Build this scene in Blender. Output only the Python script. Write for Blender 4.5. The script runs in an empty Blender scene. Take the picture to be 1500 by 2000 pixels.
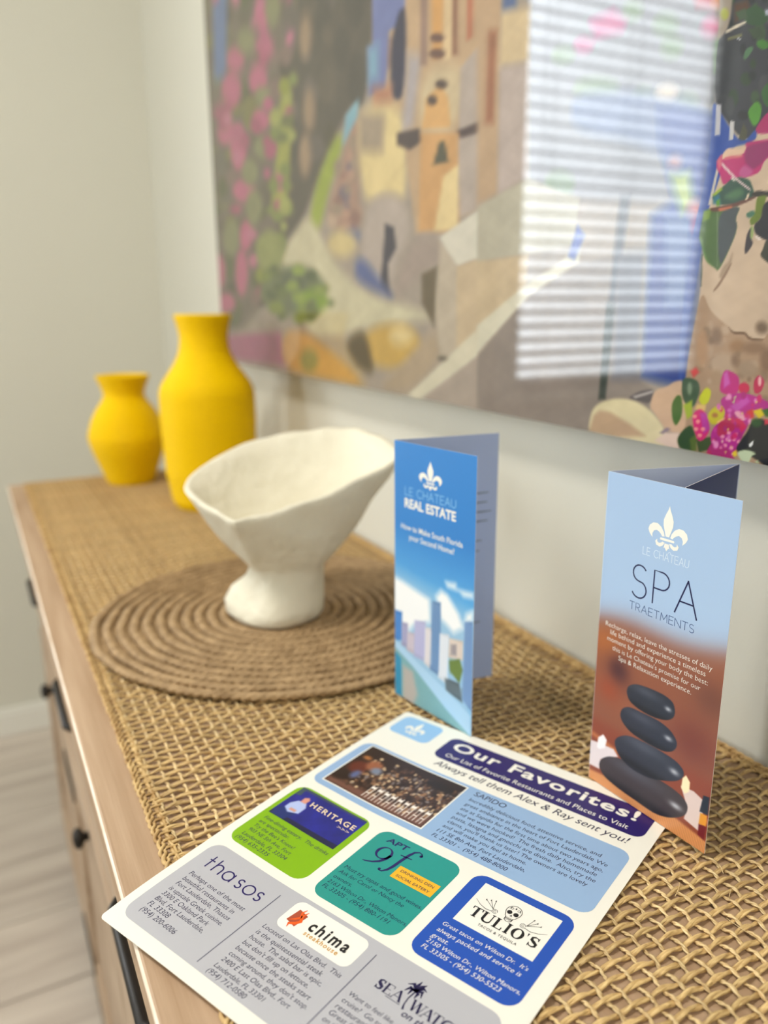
import bpy, bmesh, math, random
import numpy as np
from mathutils import Matrix, Vector
SC = bpy.context.scene
COL = SC.collection
random.seed(7); RNG = np.random.default_rng(7)
PI = math.pi

# ------------------------------------------------------------------ camera
CAM_Z = 1.1207                                   # metres above the floor
YAW, PITCH, ROLL, FPX = 1.0937, 0.2531, 0.0068, 1550.2
fw = Vector((-math.sin(YAW)*math.cos(PITCH), math.cos(YAW)*math.cos(PITCH), -math.sin(PITCH)))
r0 = Vector((math.cos(YAW), math.sin(YAW), 0)); d0 = fw.cross(r0)
rt = r0*math.cos(ROLL) + d0*math.sin(ROLL); dn = d0*math.cos(ROLL) - r0*math.sin(ROLL)
cd = bpy.data.cameras.new('camera'); cam = bpy.data.objects.new('camera', cd); COL.objects.link(cam)
cam.matrix_world = Matrix(((rt.x, -dn.x, -fw.x, 0), (rt.y, -dn.y, -fw.y, 0), (rt.z, -dn.z, -fw.z, CAM_Z), (0, 0, 0, 1)))
cd.sensor_fit = 'VERTICAL'; cd.sensor_height = 36; cd.sensor_width = 27; cd.lens = FPX/2000*36
cd.clip_start = .01; cd.clip_end = 100
cd.dof.use_dof = True; cd.dof.focus_distance = .445; cd.dof.aperture_fstop = 4.2; cd.dof.aperture_blades = 0
SC.camera = cam

# ------------------------------------------------------------------ sky, lights, exposure
W = bpy.data.worlds.new('sky'); SC.world = W; W.use_nodes = True
bg = W.node_tree.nodes['Background']; bg.inputs[0].default_value = (.88, .95, 1, 1); bg.inputs[1].default_value = 10.5
CEIL_POWER = 46
SC.view_settings.view_transform = 'Standard'; SC.view_settings.look = 'None'
SC.view_settings.exposure = 0.38; SC.view_settings.gamma = 1; SC.view_settings.use_curve_mapping = False
SC.cycles.max_bounces = 8; SC.cycles.diffuse_bounces = 5
SC.cycles.caustics_reflective = False; SC.cycles.caustics_refractive = False

SLAT_TILT = 17
# rim of the bowl: (right, away, up) in metres, anticlockwise from the right
BOWL_RIM = [(.122, .0, .165), (.098, .05, .178), (.05, .08, .180), (-.035, .07, .168), (-.088, .02, .146), (-.088, -.022, .132), (-.040, -.070, .119), (-.021, -.072, .119), (.03, -.062, .131), (.085, -.042, .150)]
VASE2 = (-1.2805, .3407, [(0.058, 0.0), (0.065, 0.0095), (0.073, 0.0572), (0.0767, 0.1429), (0.076, 0.1858), (0.0738, 0.1935), (0.071, 0.2011), (0.061, 0.2154), (0.0497, 0.2316), (0.0415, 0.2478), (0.0385, 0.2621), (0.038, 0.2764), (0.041, 0.2907), (0.0455, 0.3069)])
VASE1 = (-1.532, .252, [(0.041, 0.0), (0.044, 0.0053), (0.053, 0.0301), (0.066, 0.0655), (0.0705, 0.085), (0.0695, 0.0938), (0.062, 0.1186), (0.053, 0.1363), (0.04, 0.154), (0.036, 0.1646), (0.04, 0.1788), (0.0485, 0.1982)])

# ------------------------------------------------------------------ helpers
def lin(c):
    c = np.asarray(c, float)/255
    return np.where(c <= .04045, c/12.92, ((c+.055)/1.055)**2.4)
MATS = {}
def mat(name, col=(200, 200, 200), rough=.6, col2=None, scale=(20, 20, 20), detail=4, bump=0, bscale=None, metal=0, coat=0, attr=None, rand=0, spec=.5, coords='Object', contrast=(.35, .65)):
    if name in MATS: return MATS[name]
    m = bpy.data.materials.new(name); m.use_nodes = True; nt = m.node_tree; N = nt.nodes; L = nt.links
    b = N['Principled BSDF']; b.inputs['Roughness'].default_value = rough; b.inputs['Metallic'].default_value = metal
    b.inputs['Specular IOR Level'].default_value = spec
    b.inputs['Coat Weight'].default_value = coat; b.inputs['Coat Roughness'].default_value = .02
    c = (*lin(col), 1); b.inputs['Base Color'].default_value = c
    out = None
    def noise(sc, det):
        t = N.new('ShaderNodeTexCoord'); mp = N.new('ShaderNodeMapping'); mp.inputs['Scale'].default_value = sc
        n = N.new('ShaderNodeTexNoise'); n.inputs['Scale'].default_value = 1; n.inputs['Detail'].default_value = det
        L.new(t.outputs[coords], mp.inputs[0]); L.new(mp.outputs[0], n.inputs['Vector']); return n
    if col2 is not None:
        n = noise(scale, detail); r = N.new('ShaderNodeValToRGB')
        r.color_ramp.elements[0].position, r.color_ramp.elements[1].position = contrast
        r.color_ramp.elements[0].color = c; r.color_ramp.elements[1].color = (*lin(col2), 1)
        L.new(n.outputs['Fac'], r.inputs[0]); out = r.outputs[0]
    if attr:
        a = N.new('ShaderNodeAttribute'); a.attribute_name = attr; out = a.outputs['Color']
    if rand:
        oi = N.new('ShaderNodeObjectInfo'); mr = N.new('ShaderNodeMapRange')
        mr.inputs['To Min'].default_value = 1-rand; mr.inputs['To Max'].default_value = 1+rand
        h = N.new('ShaderNodeHueSaturation'); L.new(oi.outputs['Random'], mr.inputs['Value']); L.new(mr.outputs[0], h.inputs['Value'])
        if out: L.new(out, h.inputs['Color'])
        else: h.inputs['Color'].default_value = c
        out = h.outputs[0]
    if out: L.new(out, b.inputs['Base Color'])
    if bump:
        n = noise(bscale or scale, detail); bp = N.new('ShaderNodeBump'); bp.inputs['Strength'].default_value = 1; bp.inputs['Distance'].default_value = bump
        L.new(n.outputs['Fac'], bp.inputs['Height']); L.new(bp.outputs[0], b.inputs['Normal'])
    MATS[name] = m; return m

def obj(name, me, m, parent=None, smooth=False):
    if m is not None and not me.materials: me.materials.append(m)
    if smooth: me.polygons.foreach_set('use_smooth', [True]*len(me.polygons))
    o = bpy.data.objects.new(name, me); COL.objects.link(o); o.parent = parent; return o
def mk(name, v, f, m, parent=None, smooth=False):
    me = bpy.data.meshes.new(name); me.from_pydata([tuple(p) for p in v], [], [tuple(q) for q in f]); me.update()
    return obj(name, me, m, parent, smooth)
def empty(name, loc, rz=0):
    o = bpy.data.objects.new(name, None); o.empty_display_size = .05; COL.objects.link(o); o.location = loc; o.rotation_euler = (0, 0, rz); return o
def tag(o, label=None, cat=None, group=None, kind=None):
    for k, x in (('label', label), ('category', cat), ('group', group), ('kind', kind)):
        if x: o[k] = x
    return o
class MB:                                        # collects boxes, tubes and lathes for ONE part
    def __init__(s): s.v = []; s.f = []
    def add(s, v, f):
        k = len(s.v); s.v += [tuple(p) for p in v]; s.f += [tuple(i+k for i in q) for q in f]; return s
    def box(s, x0, x1, y0, y1, z0, z1, bev=0):
        if not bev:
            v = [(x, y, z) for x in (x0, x1) for y in (y0, y1) for z in (z0, z1)]
            return s.add(v, [(0, 1, 3, 2), (4, 6, 7, 5), (0, 4, 5, 1), (2, 3, 7, 6), (0, 2, 6, 4), (1, 5, 7, 3)])
        bm = bmesh.new(); bmesh.ops.create_cube(bm, size=1)
        for q in bm.verts: q.co = Vector(((x0+x1)/2+q.co.x*(x1-x0), (y0+y1)/2+q.co.y*(y1-y0), (z0+z1)/2+q.co.z*(z1-z0)))
        bmesh.ops.bevel(bm, geom=bm.edges[:], offset=bev, segments=2, profile=.5, affect='EDGES')
        bm.verts.index_update(); s.add([q.co[:] for q in bm.verts], [[q.index for q in f.verts] for f in bm.faces]); bm.free(); return s
    def tube(s, P, r, n=8, sz=1.0, cap=True):
        P = np.asarray(P, float); T = np.gradient(P, axis=0); T /= np.linalg.norm(T, axis=1)[:, None]
        up = np.array([0, 0, 1.]) if abs(T[:, 2]).mean() < .8 else np.array([1., 0, 0])
        S = np.cross(T, up); S /= np.linalg.norm(S, axis=1)[:, None]; U = np.cross(S, T)
        r = np.broadcast_to(r, (len(P),)); a = np.arange(n)*2*PI/n
        V = P[:, None]+r[:, None, None]*(np.cos(a)[None, :, None]*S[:, None]+sz*np.sin(a)[None, :, None]*U[:, None])
        m = len(P); F = [(i*n+j, i*n+(j+1) % n, (i+1)*n+(j+1) % n, (i+1)*n+j) for i in range(m-1) for j in range(n)]
        if cap: F += [tuple(range(n-1, -1, -1)), tuple((m-1)*n+j for j in range(n))]
        return s.add(V.reshape(-1, 3), F)
    def lathe(s, prof, n=48, cx=0, cy=0):
        m = len(prof); V = [(cx+r*math.cos(2*PI*j/n), cy+r*math.sin(2*PI*j/n), z) for r, z in prof for j in range(n)]
        return s.add(V, [(i*n+j, i*n+(j+1) % n, (i+1)*n+(j+1) % n, (i+1)*n+j) for i in range(m-1) for j in range(n)])
    def build(s, name, m, parent=None, smooth=False): return mk(name, s.v, s.f, m, parent, smooth)

class Canvas:                                    # paints a flat print into the colours of a grid of points (mm)
    def __init__(s, us, vs, base):
        s.us, s.vs = np.asarray(us, float), np.asarray(vs, float); s.U, s.V = np.meshgrid(s.us, s.vs)
        s.c = np.ones(s.U.shape+(3,))*np.asarray(base, float)
    def mix(s, a, col, sl=(slice(None), slice(None))): s.c[sl] = s.c[sl]*(1-a[..., None])+a[..., None]*np.asarray(col, float)
    def poly(s, pts, col, soft=1.0, rnd=False):
        p = np.asarray(pts, float)
        if rnd and len(p) > 4:                   # take the corners off free-form outlines
            nx_ = np.roll(p, -1, 0); p = np.stack([p*.78+nx_*.22, p*.22+nx_*.78], 1).reshape(-1, 2)
            nx_ = np.roll(p, -1, 0); p = np.stack([p*.78+nx_*.22, p*.22+nx_*.78], 1).reshape(-1, 2)
        lo, hi = p.min(0)-soft, p.max(0)+soft
        i0, i1 = np.searchsorted(s.us, (lo[0], hi[0])); j0, j1 = np.searchsorted(s.vs, (lo[1], hi[1]))
        if i0 >= i1 or j0 >= j1: return
        sl = (slice(j0, j1), slice(i0, i1)); X, Y = s.U[sl], s.V[sl]
        d2 = np.full(X.shape, 1e9); ins = np.zeros(X.shape, bool)
        for (ax, ay), (bx, by) in zip(p, np.roll(p, -1, 0)):
            ex, ey = bx-ax, by-ay; t = np.clip(((X-ax)*ex+(Y-ay)*ey)/(ex*ex+ey*ey+1e-9), 0, 1)
            d2 = np.minimum(d2, (X-ax-t*ex)**2+(Y-ay-t*ey)**2)
            if ay != by: ins ^= ((ay > Y) != (by > Y)) & (X < ax+(Y-ay)*ex/ey)
        sd = np.where(ins, 1, -1)*np.sqrt(d2); a = np.clip(.5+sd/soft, 0, 1); s.mix(a, col, sl); return sl, a
    def ell(s, x, y, rx, ry, col, soft=1.0, n=16, rot=0):
        a = np.arange(n)*2*PI/n; cx, cy = rx*np.cos(a), ry*np.sin(a)
        s.poly(np.c_[x+cx*math.cos(rot)-cy*math.sin(rot), y+cx*math.sin(rot)+cy*math.cos(rot)], col, soft)
    def grain(s, amp, sx, sy, seed=0):           # smooth printed mottle
        r = np.random.default_rng(seed); g = np.zeros(s.U.shape)
        for k in range(7):
            w = 2**(k*.5); g += np.sin(s.U/sx*w*(1+.3*r.random())+r.random()*6+2*np.sin(s.V/sy*w*.7+r.random()*6))*np.sin(s.V/sy*w+r.random()*6)/w**.5
        s.c *= (1+amp*g/2)[..., None]
    def build(s, name, place, m, parent, gain=1.0, off=0.0):
        nu, nv = len(s.us), len(s.vs); V = place(s.U.ravel(), s.V.ravel())
        q = (np.arange(nv-1)[:, None]*nu+np.arange(nu-1)[None]).ravel(); F = np.c_[q, q+1, q+nu+1, q+nu]
        me = bpy.data.meshes.new(name); me.vertices.add(len(V)); me.vertices.foreach_set('co', V.astype(np.float32).ravel())
        me.loops.add(F.size); me.loops.foreach_set('vertex_index', F.astype(np.int32).ravel()); me.polygons.add(len(F))
        me.polygons.foreach_set('loop_start', np.arange(0, F.size, 4, dtype=np.int32)); me.update(calc_edges=True)
        at = me.color_attributes.new('print', 'FLOAT_COLOR', 'POINT')
        at.data.foreach_set('color', np.c_[np.maximum(lin(np.clip(s.c, 0, 255).reshape(-1, 3))*gain-off, .003), np.ones(nu*nv)].astype(np.float32).ravel())
        return obj(name, me, m, parent)

# flat print: lettering and shapes as thin ink meshes lying on a surface given by place(u, v, lift) in mm -> metres
TXT = {}
def glyphs(s, bold=0, spacing=1):
    k = (s, bold, spacing)
    if k not in TXT:
        c = bpy.data.curves.new('ink', 'FONT'); c.body = s; c.size = 1; c.offset = bold; c.space_character = spacing; c.resolution_u = 3; c.fill_mode = 'BOTH'
        o = bpy.data.objects.new('ink', c); me = bpy.data.meshes.new_from_object(o)
        v = np.array([p.co[:2] for p in me.vertices]).reshape(-1, 2); f = [tuple(p.vertices) for p in me.polygons]
        bpy.data.objects.remove(o); bpy.data.curves.remove(c); bpy.data.meshes.remove(me); TXT[k] = (v, f)
    return TXT[k]
class Ink:
    def __init__(s): s.p = []; s.f = []
    def add(s, p, f):
        k = len(s.p); s.p += [tuple(q) for q in p]; s.f += [tuple(i+k for i in q) for q in f]; return s
    def text(s, t, u0, v0, u1=None, size=4.5, cap=None, bold=0, shear=0, spacing=1, mid=False):
        v, f = glyphs(t, bold, spacing); x0, x1 = v[:, 0].min(), v[:, 0].max()
        kx = (u1-u0)/(x1-x0) if u1 is not None else size; ky = kx if cap is None else cap/.69
        s.add(np.c_[u0+(v[:, 0]-x0)*kx+shear*v[:, 1]*ky, v0+v[:, 1]*ky], f); return kx
    def poly(s, pts): k = len(s.p); s.p += [tuple(q) for q in pts]; s.f.append(tuple(range(k, k+len(pts)))); return s
    def rect(s, a, b, c, d): return s.poly([(a, b), (c, b), (c, d), (a, d)])
    def line(s, pts, w):
        P = np.asarray(pts, float)
        if len(P) < 2: return s
        T = np.gradient(P, axis=0); T /= np.linalg.norm(T, axis=1)[:, None]+1e-9; Nn = np.c_[-T[:, 1], T[:, 0]]
        w = np.broadcast_to(w, (len(P),))[:, None]/2; k = len(P)
        if len(P) == 3 or True:
            pass
        return s.add(np.r_[P+Nn*w, P-Nn*w], [(i, i+1, k+i+1, k+i) for i in range(k-1)])
    def arc(s, cx, cy, rx, ry, a0, a1, w, n=18, rot=0):
        a = np.radians(np.linspace(a0, a1, n)); x, y = rx*np.cos(a), ry*np.sin(a); r = math.radians(rot)
        return s.line(np.c_[cx+x*math.cos(r)-y*math.sin(r), cy+x*math.sin(r)+y*math.cos(r)], w)
    def build(s, name, place, m, parent, lift=.12): 
        P = np.asarray(s.p, float); return mk(name, place(P[:, 0], P[:, 1], lift), s.f, m, parent)
def rrect(u0, u1, v0, v1, r, nu=0, nv=0):        # rounded rectangle as a grid that can follow a curved sheet
    nu = nu or max(4, int((u1-u0)/5)); nv = nv or max(4, int((v1-v0)/5))
    a = np.linspace(0, PI/2, 6); lo = v0+r-r*np.cos(a); lo[-1] = v0+r
    vs = np.unique(np.r_[v0+r*(1-np.cos(a)), np.linspace(v0+r, v1-r, nv), v1-r*(1-np.cos(a))].round(4))
    P = []; 
    for vv in vs:
        t = max(0, (v0+r-vv), (vv-v1+r)); i = r-math.sqrt(max(0, r*r-t*t))
        P += [(u, vv) for u in np.linspace(u0+i, u1-i, nu)]
    F = [(j*nu+i, j*nu+i+1, (j+1)*nu+i+1, (j+1)*nu+i) for j in range(len(vs)-1) for i in range(nu-1)]
    return P, F
FLEUR = [[(0, 1.15), (.03, 1.04), (.08, .92), (.125, .78), (.12, .64), (.08, .5), (.045, .37), (-.045, .37), (-.08, .5), (-.12, .64), (-.125, .78), (-.08, .92), (-.03, 1.04)]]
_side = [(.07, .36), (.10, .47), (.17, .58), (.27, .65), (.38, .64), (.47, .56), (.5, .45), (.46, .35), (.38, .26), (.385, .36), (.35, .44), (.28, .475), (.21, .44), (.16, .39), (.13, .345)]
_curl = [(.055, .205), (.10, .12), (.18, .07), (.27, .10), (.30, .19), (.25, .26), (.245, .19), (.20, .165), (.15, .185), (.115, .22)]
for q in (_side, _curl): FLEUR += [q, [(-x, y) for x, y in reversed(q)]]
FLEUR += [[(-.17, .255), (.17, .255), (.185, .285), (.17, .315), (-.17, .315), (-.185, .285)], [(0, 0), (.045, .085), (.075, .07), (.055, .19), (-.055, .19), (-.075, .07), (-.045, .085)]]
def fleur(ink, cx, v0, w, hh, rot=0):
    for q in FLEUR:
        pts = [(x*w, y/1.15*hh) for x, y in q]
        ink.poly([(cx+x*math.cos(rot)-y*math.sin(rot), v0+x*math.sin(rot)+y*math.cos(rot)) for x, y in pts])
CAPS = {  # single-stroke capitals for the thin lettering, unit height
 'L': (.5, [[(0, 1), (0, 0), (.5, 0)]]), 'E': (.5, [[(.5, 1), (0, 1), (0, 0), (.5, 0)], [(0, .52), (.45, .52)]]), 'T': (.6, [[(0, 1), (.6, 1)], [(.3, 1), (.3, 0)]]),
 'H': (.65, [[(0, 0), (0, 1)], [(.65, 0), (.65, 1)], [(0, .52), (.65, .52)]]), 'A': (.7, [[(0, 0), (.35, 1), (.7, 0)], [(.13, .36), (.57, .36)]]), 'N': (.68, [[(0, 0), (0, 1), (.68, 0), (.68, 1)]]),
 'M': (.8, [[(0, 0), (.06, 1), (.4, .25), (.74, 1), (.8, 0)]]), 'U': (.62, [[(0, 1), (0, .3)]+[(.31-.31*math.cos(a), .3-.3*math.sin(a)) for a in np.linspace(.2, PI-.2, 9)]+[(.62, .3), (.62, 1)]]),
 'C': (.75, [[(.42+.42*math.cos(a), .5+.5*math.sin(a)) for a in np.linspace(.75, 2*PI-.75, 20)]]),
 'R': (.52, [[(0, 0), (0, 1), (.25, 1)]+[(.25+.25*math.sin(a), .74+.26*math.cos(a)) for a in np.linspace(.2, PI-.2, 9)]+[(.25, .48), (0, .48)], [(.22, .48), (.52, 0)]]),
 'P': (.52, [[(0, 0), (0, 1), (.27, 1)]+[(.27+.25*math.sin(a), .74+.26*math.cos(a)) for a in np.linspace(.2, PI-.2, 9)]+[(.27, .48), (0, .48)]]),
 'S': (.52, [[(.26+.24*math.cos(a), .755+.245*math.sin(a)) for a in np.linspace(.55, 1.5*PI-.3, 12)]+[(.26+.26*math.cos(a), .26+.26*math.sin(a)) for a in np.linspace(PI/2-.5, -PI+.5, 14)]]), ' ': (.3, [])}
def caps(ink, t, u0, u1, v0, hgt, w, gap=.2):
    tot = sum(CAPS[c][0] for c in t)+gap*(len(t)-1); kx = (u1-u0)/tot; x = u0
    for c in t:
        for st in CAPS[c][1]:
            P = []
            for i, (a, b) in enumerate(st):      # double the corners so that mitred strokes keep their width
                P.append((x+a*kx, v0+b*hgt))
            segs = [P] if len(P) > 6 else [P[i:i+2] for i in range(len(P)-1)]
            for sgm in segs:
                if len(sgm) == 2:
                    (ax, ay), (bx, by) = sgm; L = math.hypot(bx-ax, by-ay)+1e-9; ex, ey = (bx-ax)/L*w*.4, (by-ay)/L*w*.4
                    sgm = [(ax-ex, ay-ey), (bx+ex, by+ey)]
                ink.line(sgm, w)
        x += (CAPS[c][0]+gap)*kx

# ------------------------------------------------------------------ the room
WX0, WX1, WY0, WY1, CH = -2.2, 2.6, -3.2, .478, 2.6      # end wall, right wall, wall behind the camera, picture wall, ceiling
paint = mat('wall_paint', (215, 213, 201), .55, bump=.0004, scale=(120, 120, 120))
paint_end = paint
white = mat('white_trim', (232, 230, 222), .4)
def structure(o): o['kind'] = 'structure'; return o
def wall_with_hole(name, axis, c0, c1, a0, a1, h0, h1, z0, z1, m):
    b = MB()
    for p0, p1, q0, q1 in ((a0, h0, 0, CH), (h1, a1, 0, CH), (h0, h1, 0, z0), (h0, h1, z1, CH)):
        b.box(c0, c1, p0, p1, q0, q1) if axis == 'x' else b.box(p0, p1, c0, c1, q0, q1)
    return structure(b.build(name, m))
WIN = (-1.70, -.755, .83, 2.25)                          # blind window on the end wall: y0, y1, sill, head
wall_with_hole('wall_left', 'x', WX0-.12, WX0, WY0-.12, WY1+.1, WIN[0], WIN[1], WIN[2], WIN[3], paint)
W2 = (-2.0, -1.2, 1.0, 2.3)
wall_with_hole('wall_front', 'y', WY0-.12, WY0, WX0, WX1, W2[0], W2[1], W2[2], W2[3], paint)
structure(MB().box(WX0, WX1+.12, WY1, WY1+.1, 0, CH).build('wall_back', paint))
W3 = (-1.78, -1.38, .95, 2.2)
wall_with_hole('wall_right', 'x', WX1, WX1+.12, WY0-.12, WY1, W3[0], W3[1], W3[2], W3[3], paint)
structure(MB().box(WX0-.12, WX1+.12, WY0-.12, WY1+.1, CH, CH+.1).build('ceiling', mat('ceiling_paint', (238, 236, 230), .7)))
fl = structure(MB().box(WX0-.12, WX1+.12, WY0-.12, WY1+.1, -.06, -.006).build('floor', mat('floor_joint', (150, 142, 132), .8)))
plank_m = mat('whitewashed_plank', (206, 196, 184), .45, col2=(178, 166, 155), scale=(26, 1.6, 1), detail=6, rand=.09, coords='Object')
PW = .19
pl = MB().box(0, PW-.003, 0, 1.197, -.006, 0, .0012); pm = bpy.data.meshes.new('plank'); pm.from_pydata(pl.v, [], pl.f); pm.materials.append(plank_m)
for i in range(15):
    y = WY0-random.random()*.9
    while y < WY1:
        y0, y1 = max(y, WY0+.001), min(y+1.2, WY1-.002)
        if y1-y0 > .05:
            o = bpy.data.objects.new('plank', pm); COL.objects.link(o); o.parent = fl; o.location = (WX0+.002+i*PW, y0, 0); o.scale = (1, (y1-y0)/1.2, 1)
        y += 1.2
structure(MB().box(WX0, WX0+.014, WY0, WY1, 0, .066, .003).box(WX0, WX0+.010, WY0, WY1, .0655, .078, .003).build('baseboard_left', white))
structure(MB().box(WX0+.014, WX1, WY1-.014, WY1, 0, .066, .003).box(WX0+.014, WX1, WY1-.010, WY1, .0655, .078, .003).build('baseboard_back', white))
# window on the end wall, seen mirrored in the picture's glossy face
w1 = structure(empty('window_1', (WX0, (WIN[0]+WIN[1])/2, WIN[2]))); hw = (WIN[1]-WIN[0])/2; hh = WIN[3]-WIN[2]
fr = MB()
for a in ((-hw, -hw+.045, 0, hh), (hw-.045, hw, 0, hh), (-hw+.045, hw-.045, 0, .05), (-hw+.045, hw-.045, hh-.05, hh)):
    fr.box(-.10, -.06, a[0], a[1], a[2], a[3], .003)
fr.build('window_frame', white, w1)
cas = MB()
for q in ((-hw-.1, -hw-.004, -.03, hh+.1), (hw+.004, hw+.1, -.03, hh+.1), (-hw-.004, hw+.004, hh+.004, hh+.1)): cas.box(.0005, .016, q[0], q[1], q[2], q[3], .003)
cas.build('casing', white, w1)
MB().box(-.118, .035, -hw-.003, hw+.003, -.03, 0, .006).build('window_sill', white, w1)
gl = bpy.data.materials.new('window_glass'); gl.use_nodes = True; nt = gl.node_tree; nt.nodes.remove(nt.nodes['Principled BSDF'])
tr = nt.nodes.new('ShaderNodeBsdfTransparent'); gs = nt.nodes.new('ShaderNodeBsdfGlossy'); gs.inputs['Roughness'].default_value = .01; mx = nt.nodes.new('ShaderNodeMixShader'); mx.inputs[0].default_value = .06
nt.links.new(tr.outputs[0], mx.inputs[1]); nt.links.new(gs.outputs[0], mx.inputs[2]); nt.links.new(mx.outputs[0], nt.nodes['Material Output'].inputs[0])
for z0, z1 in ((.05, hh-.05),):
    MB().box(-.083, -.079, -hw+.045, hw-.045, z0, z1).build('pane', gl, w1)
w2 = structure(empty('window_2', ((W2[0]+W2[1])/2, WY0, W2[2]))); b2 = MB(); a = (W2[1]-W2[0])/2; h2 = W2[3]-W2[2]
for q in ((-a, -a+.06, 0, h2), (a-.06, a, 0, h2), (-.03, .03, .06, h2-.06), (-a+.06, a-.06, 0, .06), (-a+.06, a-.06, h2-.06, h2)): b2.box(q[0], q[1], -.09, -.04, q[2], q[3], .003)
b2.build('window_frame', white, w2)
for x0, x1 in ((-a+.06, -.03), (.03, a-.06)): MB().box(x0, x1, -.068, -.064, .06, h2-.06).build('pane', gl, w2)
w3 = structure(empty('fill_window', (WX1, (W3[0]+W3[1])/2, W3[2]))); b3 = MB(); a3 = (W3[1]-W3[0])/2; h3 = W3[3]-W3[2]  # unseen window, added to give fill light from the right
for q in ((-a3, -a3+.05, 0, h3), (a3-.05, a3, 0, h3), (-a3+.05, a3-.05, 0, .05), (-a3+.05, a3-.05, h3-.05, h3)): b3.box(.04, .09, q[0], q[1], q[2], q[3], .003)
b3.build('window_frame', white, w3); MB().box(.063, .067, -a3+.05, a3-.05, .05, h3-.05).build('pane', gl, w3)
for nm, loc, rot, sx, sy in (('window_portal', (WX1+.02, (W3[0]+W3[1])/2, (W3[2]+W3[3])/2), (0, PI/2, 0), h3, 2*a3), ('window_portal', (WX0-.02, (WIN[0]+WIN[1])/2, (WIN[2]+WIN[3])/2), (0, -PI/2, 0), hh, 2*hw), ('window_portal', ((W2[0]+W2[1])/2, WY0-.02, (W2[2]+W2[3])/2), (PI/2, 0, 0), 2*a, h2)):
    ld = bpy.data.lights.new(nm, 'AREA'); ld.shape = 'RECTANGLE'; ld.size = sx; ld.size_y = sy; ld.cycles.is_portal = True
    lo = bpy.data.objects.new(nm, ld); COL.objects.link(lo); lo.location = loc; lo.rotation_euler = rot
# slatted blind hanging in front of that window
bl = tag(empty('window_blind', (WX0-.03, (WIN[0]+WIN[1])/2, WIN[2])), 'white horizontal slatted blind mirrored in the glossy face of the wall picture', 'blind')
slat_m = mat('blind_slat', (160, 156, 150), .5)
sv = MB(); n = 9
for side in (0, 1):
    for i in range(n):
        t = i/(n-1)-.5; z = -.004*(2*t)**2+(-.0012 if side else .0012)
        sv.v += [(t*.048, -hw+.012, z), (t*.048, hw-.012, z)]
for side in (0, 1):
    k = side*2*n
    for i in range(n-1): sv.f.append((k+2*i, k+2*i+1, k+2*i+3, k+2*i+2))
for i in range(n-1):
    sv.f += [(2*i, 2*i+2, 2*n+2*i+2, 2*n+2*i), (2*i+1, 2*n+2*i+1, 2*n+2*i+3, 2*i+3)]
sv.f += [(0, 2*n, 2*n+1, 1), (2*n-2, 2*n-1, 4*n-1, 4*n-2)]
sm = bpy.data.meshes.new('slat'); sm.from_pydata(sv.v, [], sv.f); sm.materials.append(slat_m)
z = .045
while z < hh-.07:
    o = bpy.data.objects.new('slat', sm); COL.objects.link(o); o.parent = bl; o.location = (0, 0, z); o.rotation_euler = (0, math.radians(SLAT_TILT), 0); z += .0455
MB().box(-.024, .024, -hw+.01, hw-.01, hh-.055, hh-.002, .003).build('headrail', slat_m, bl)
MB().box(-.024, .024, -hw+.012, hw-.012, .003, .02, .003).build('bottom_rail', slat_m, bl)
for y in (-hw+.12, 0, hw-.12):
    c = MB()
    for x in (-.026, .026): c.box(x-.0006, x+.0006, y-.001, y+.001, .02, hh-.05)
    c.build('ladder_cord', slat_m, bl)
# flush ceiling lamp, and a smaller unseen one added as fill from the right
em = bpy.data.materials.new('lamp_diffuser'); em.use_nodes = True; e = em.node_tree.nodes['Principled BSDF']; e.inputs['Emission Color'].default_value = (1, .97, .9, 1); e.inputs['Emission Strength'].default_value = CEIL_POWER
for x, y, t in ((-.62, -.62, 'round flush white ceiling lamp above the console and placemat, out of frame'), (1.25, -.3, 'added round white fill lamp on the ceiling nearest the right wall, out of frame')):
    cl = tag(empty('ceiling_light', (x, y, CH)), t, 'lamp'); cl.scale = (1, 1, 1) if x < 0 else (.74, .74, .74)
    MB().lathe([(0, 0), (.24, 0), (.24, -.03), (.22, -.045), (.20, -.045)], 48).build('lamp_base', white, cl, True)
    MB().lathe([(.21, -.03), (.20, -.06), (.15, -.08), (.08, -.09), (0, -.092)], 48).build('diffuser', em, cl, True)

# ------------------------------------------------------------------ console table
T = .7988                                                 # height of the table top
TX0, TX1, TY0, TY1 = -1.625, .195, .042, .474
wood = mat('pale_washed_wood', (188, 160, 132), .55, col2=(160, 130, 100), scale=(5, 70, 70), detail=8, bump=.0004, bscale=(10, 260, 260), contrast=(.3, .72), coords='Object')
wood_f = mat('front_washed_wood', (186, 164, 140), .6, col2=(160, 136, 112), scale=(5, 60, 30), detail=8, bump=.0004, bscale=(10, 160, 160), contrast=(.3, .7))
edge_m = mat('white_edge', (236, 222, 204), .5, col2=(214, 190, 162), scale=(30, 200, 200), detail=5, contrast=(.4, .75))
iron = mat('dark_iron', (46, 43, 40), .45, metal=.7)
con = tag(empty('console_table', ((TX0+TX1)/2, (TY0+TY1)/2, 0)), 'long pale washed wooden console cabinet with dark iron pulls under the wall picture', 'console')
def loc(b, ox=(TX0+TX1)/2, oy=(TY0+TY1)/2): b.v = [(x-ox, y-oy, z) for x, y, z in b.v]; return b
bw = (TY1-TY0)/3
for i in range(3): loc(MB().box(TX0, TX1, TY0+i*bw+(.0004 if i else 0), TY0+(i+1)*bw-.0004, T-.03, T, .0016)).build('top_board', wood, con)
loc(MB().tube([(x, TY0+.0012, T-.0024) for x in np.linspace(TX0+.002, TX1-.002, 40)], .0022, 8)).build('pale_edge', edge_m, con, True)  # thin paler strip along the front edge of the top
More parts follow.
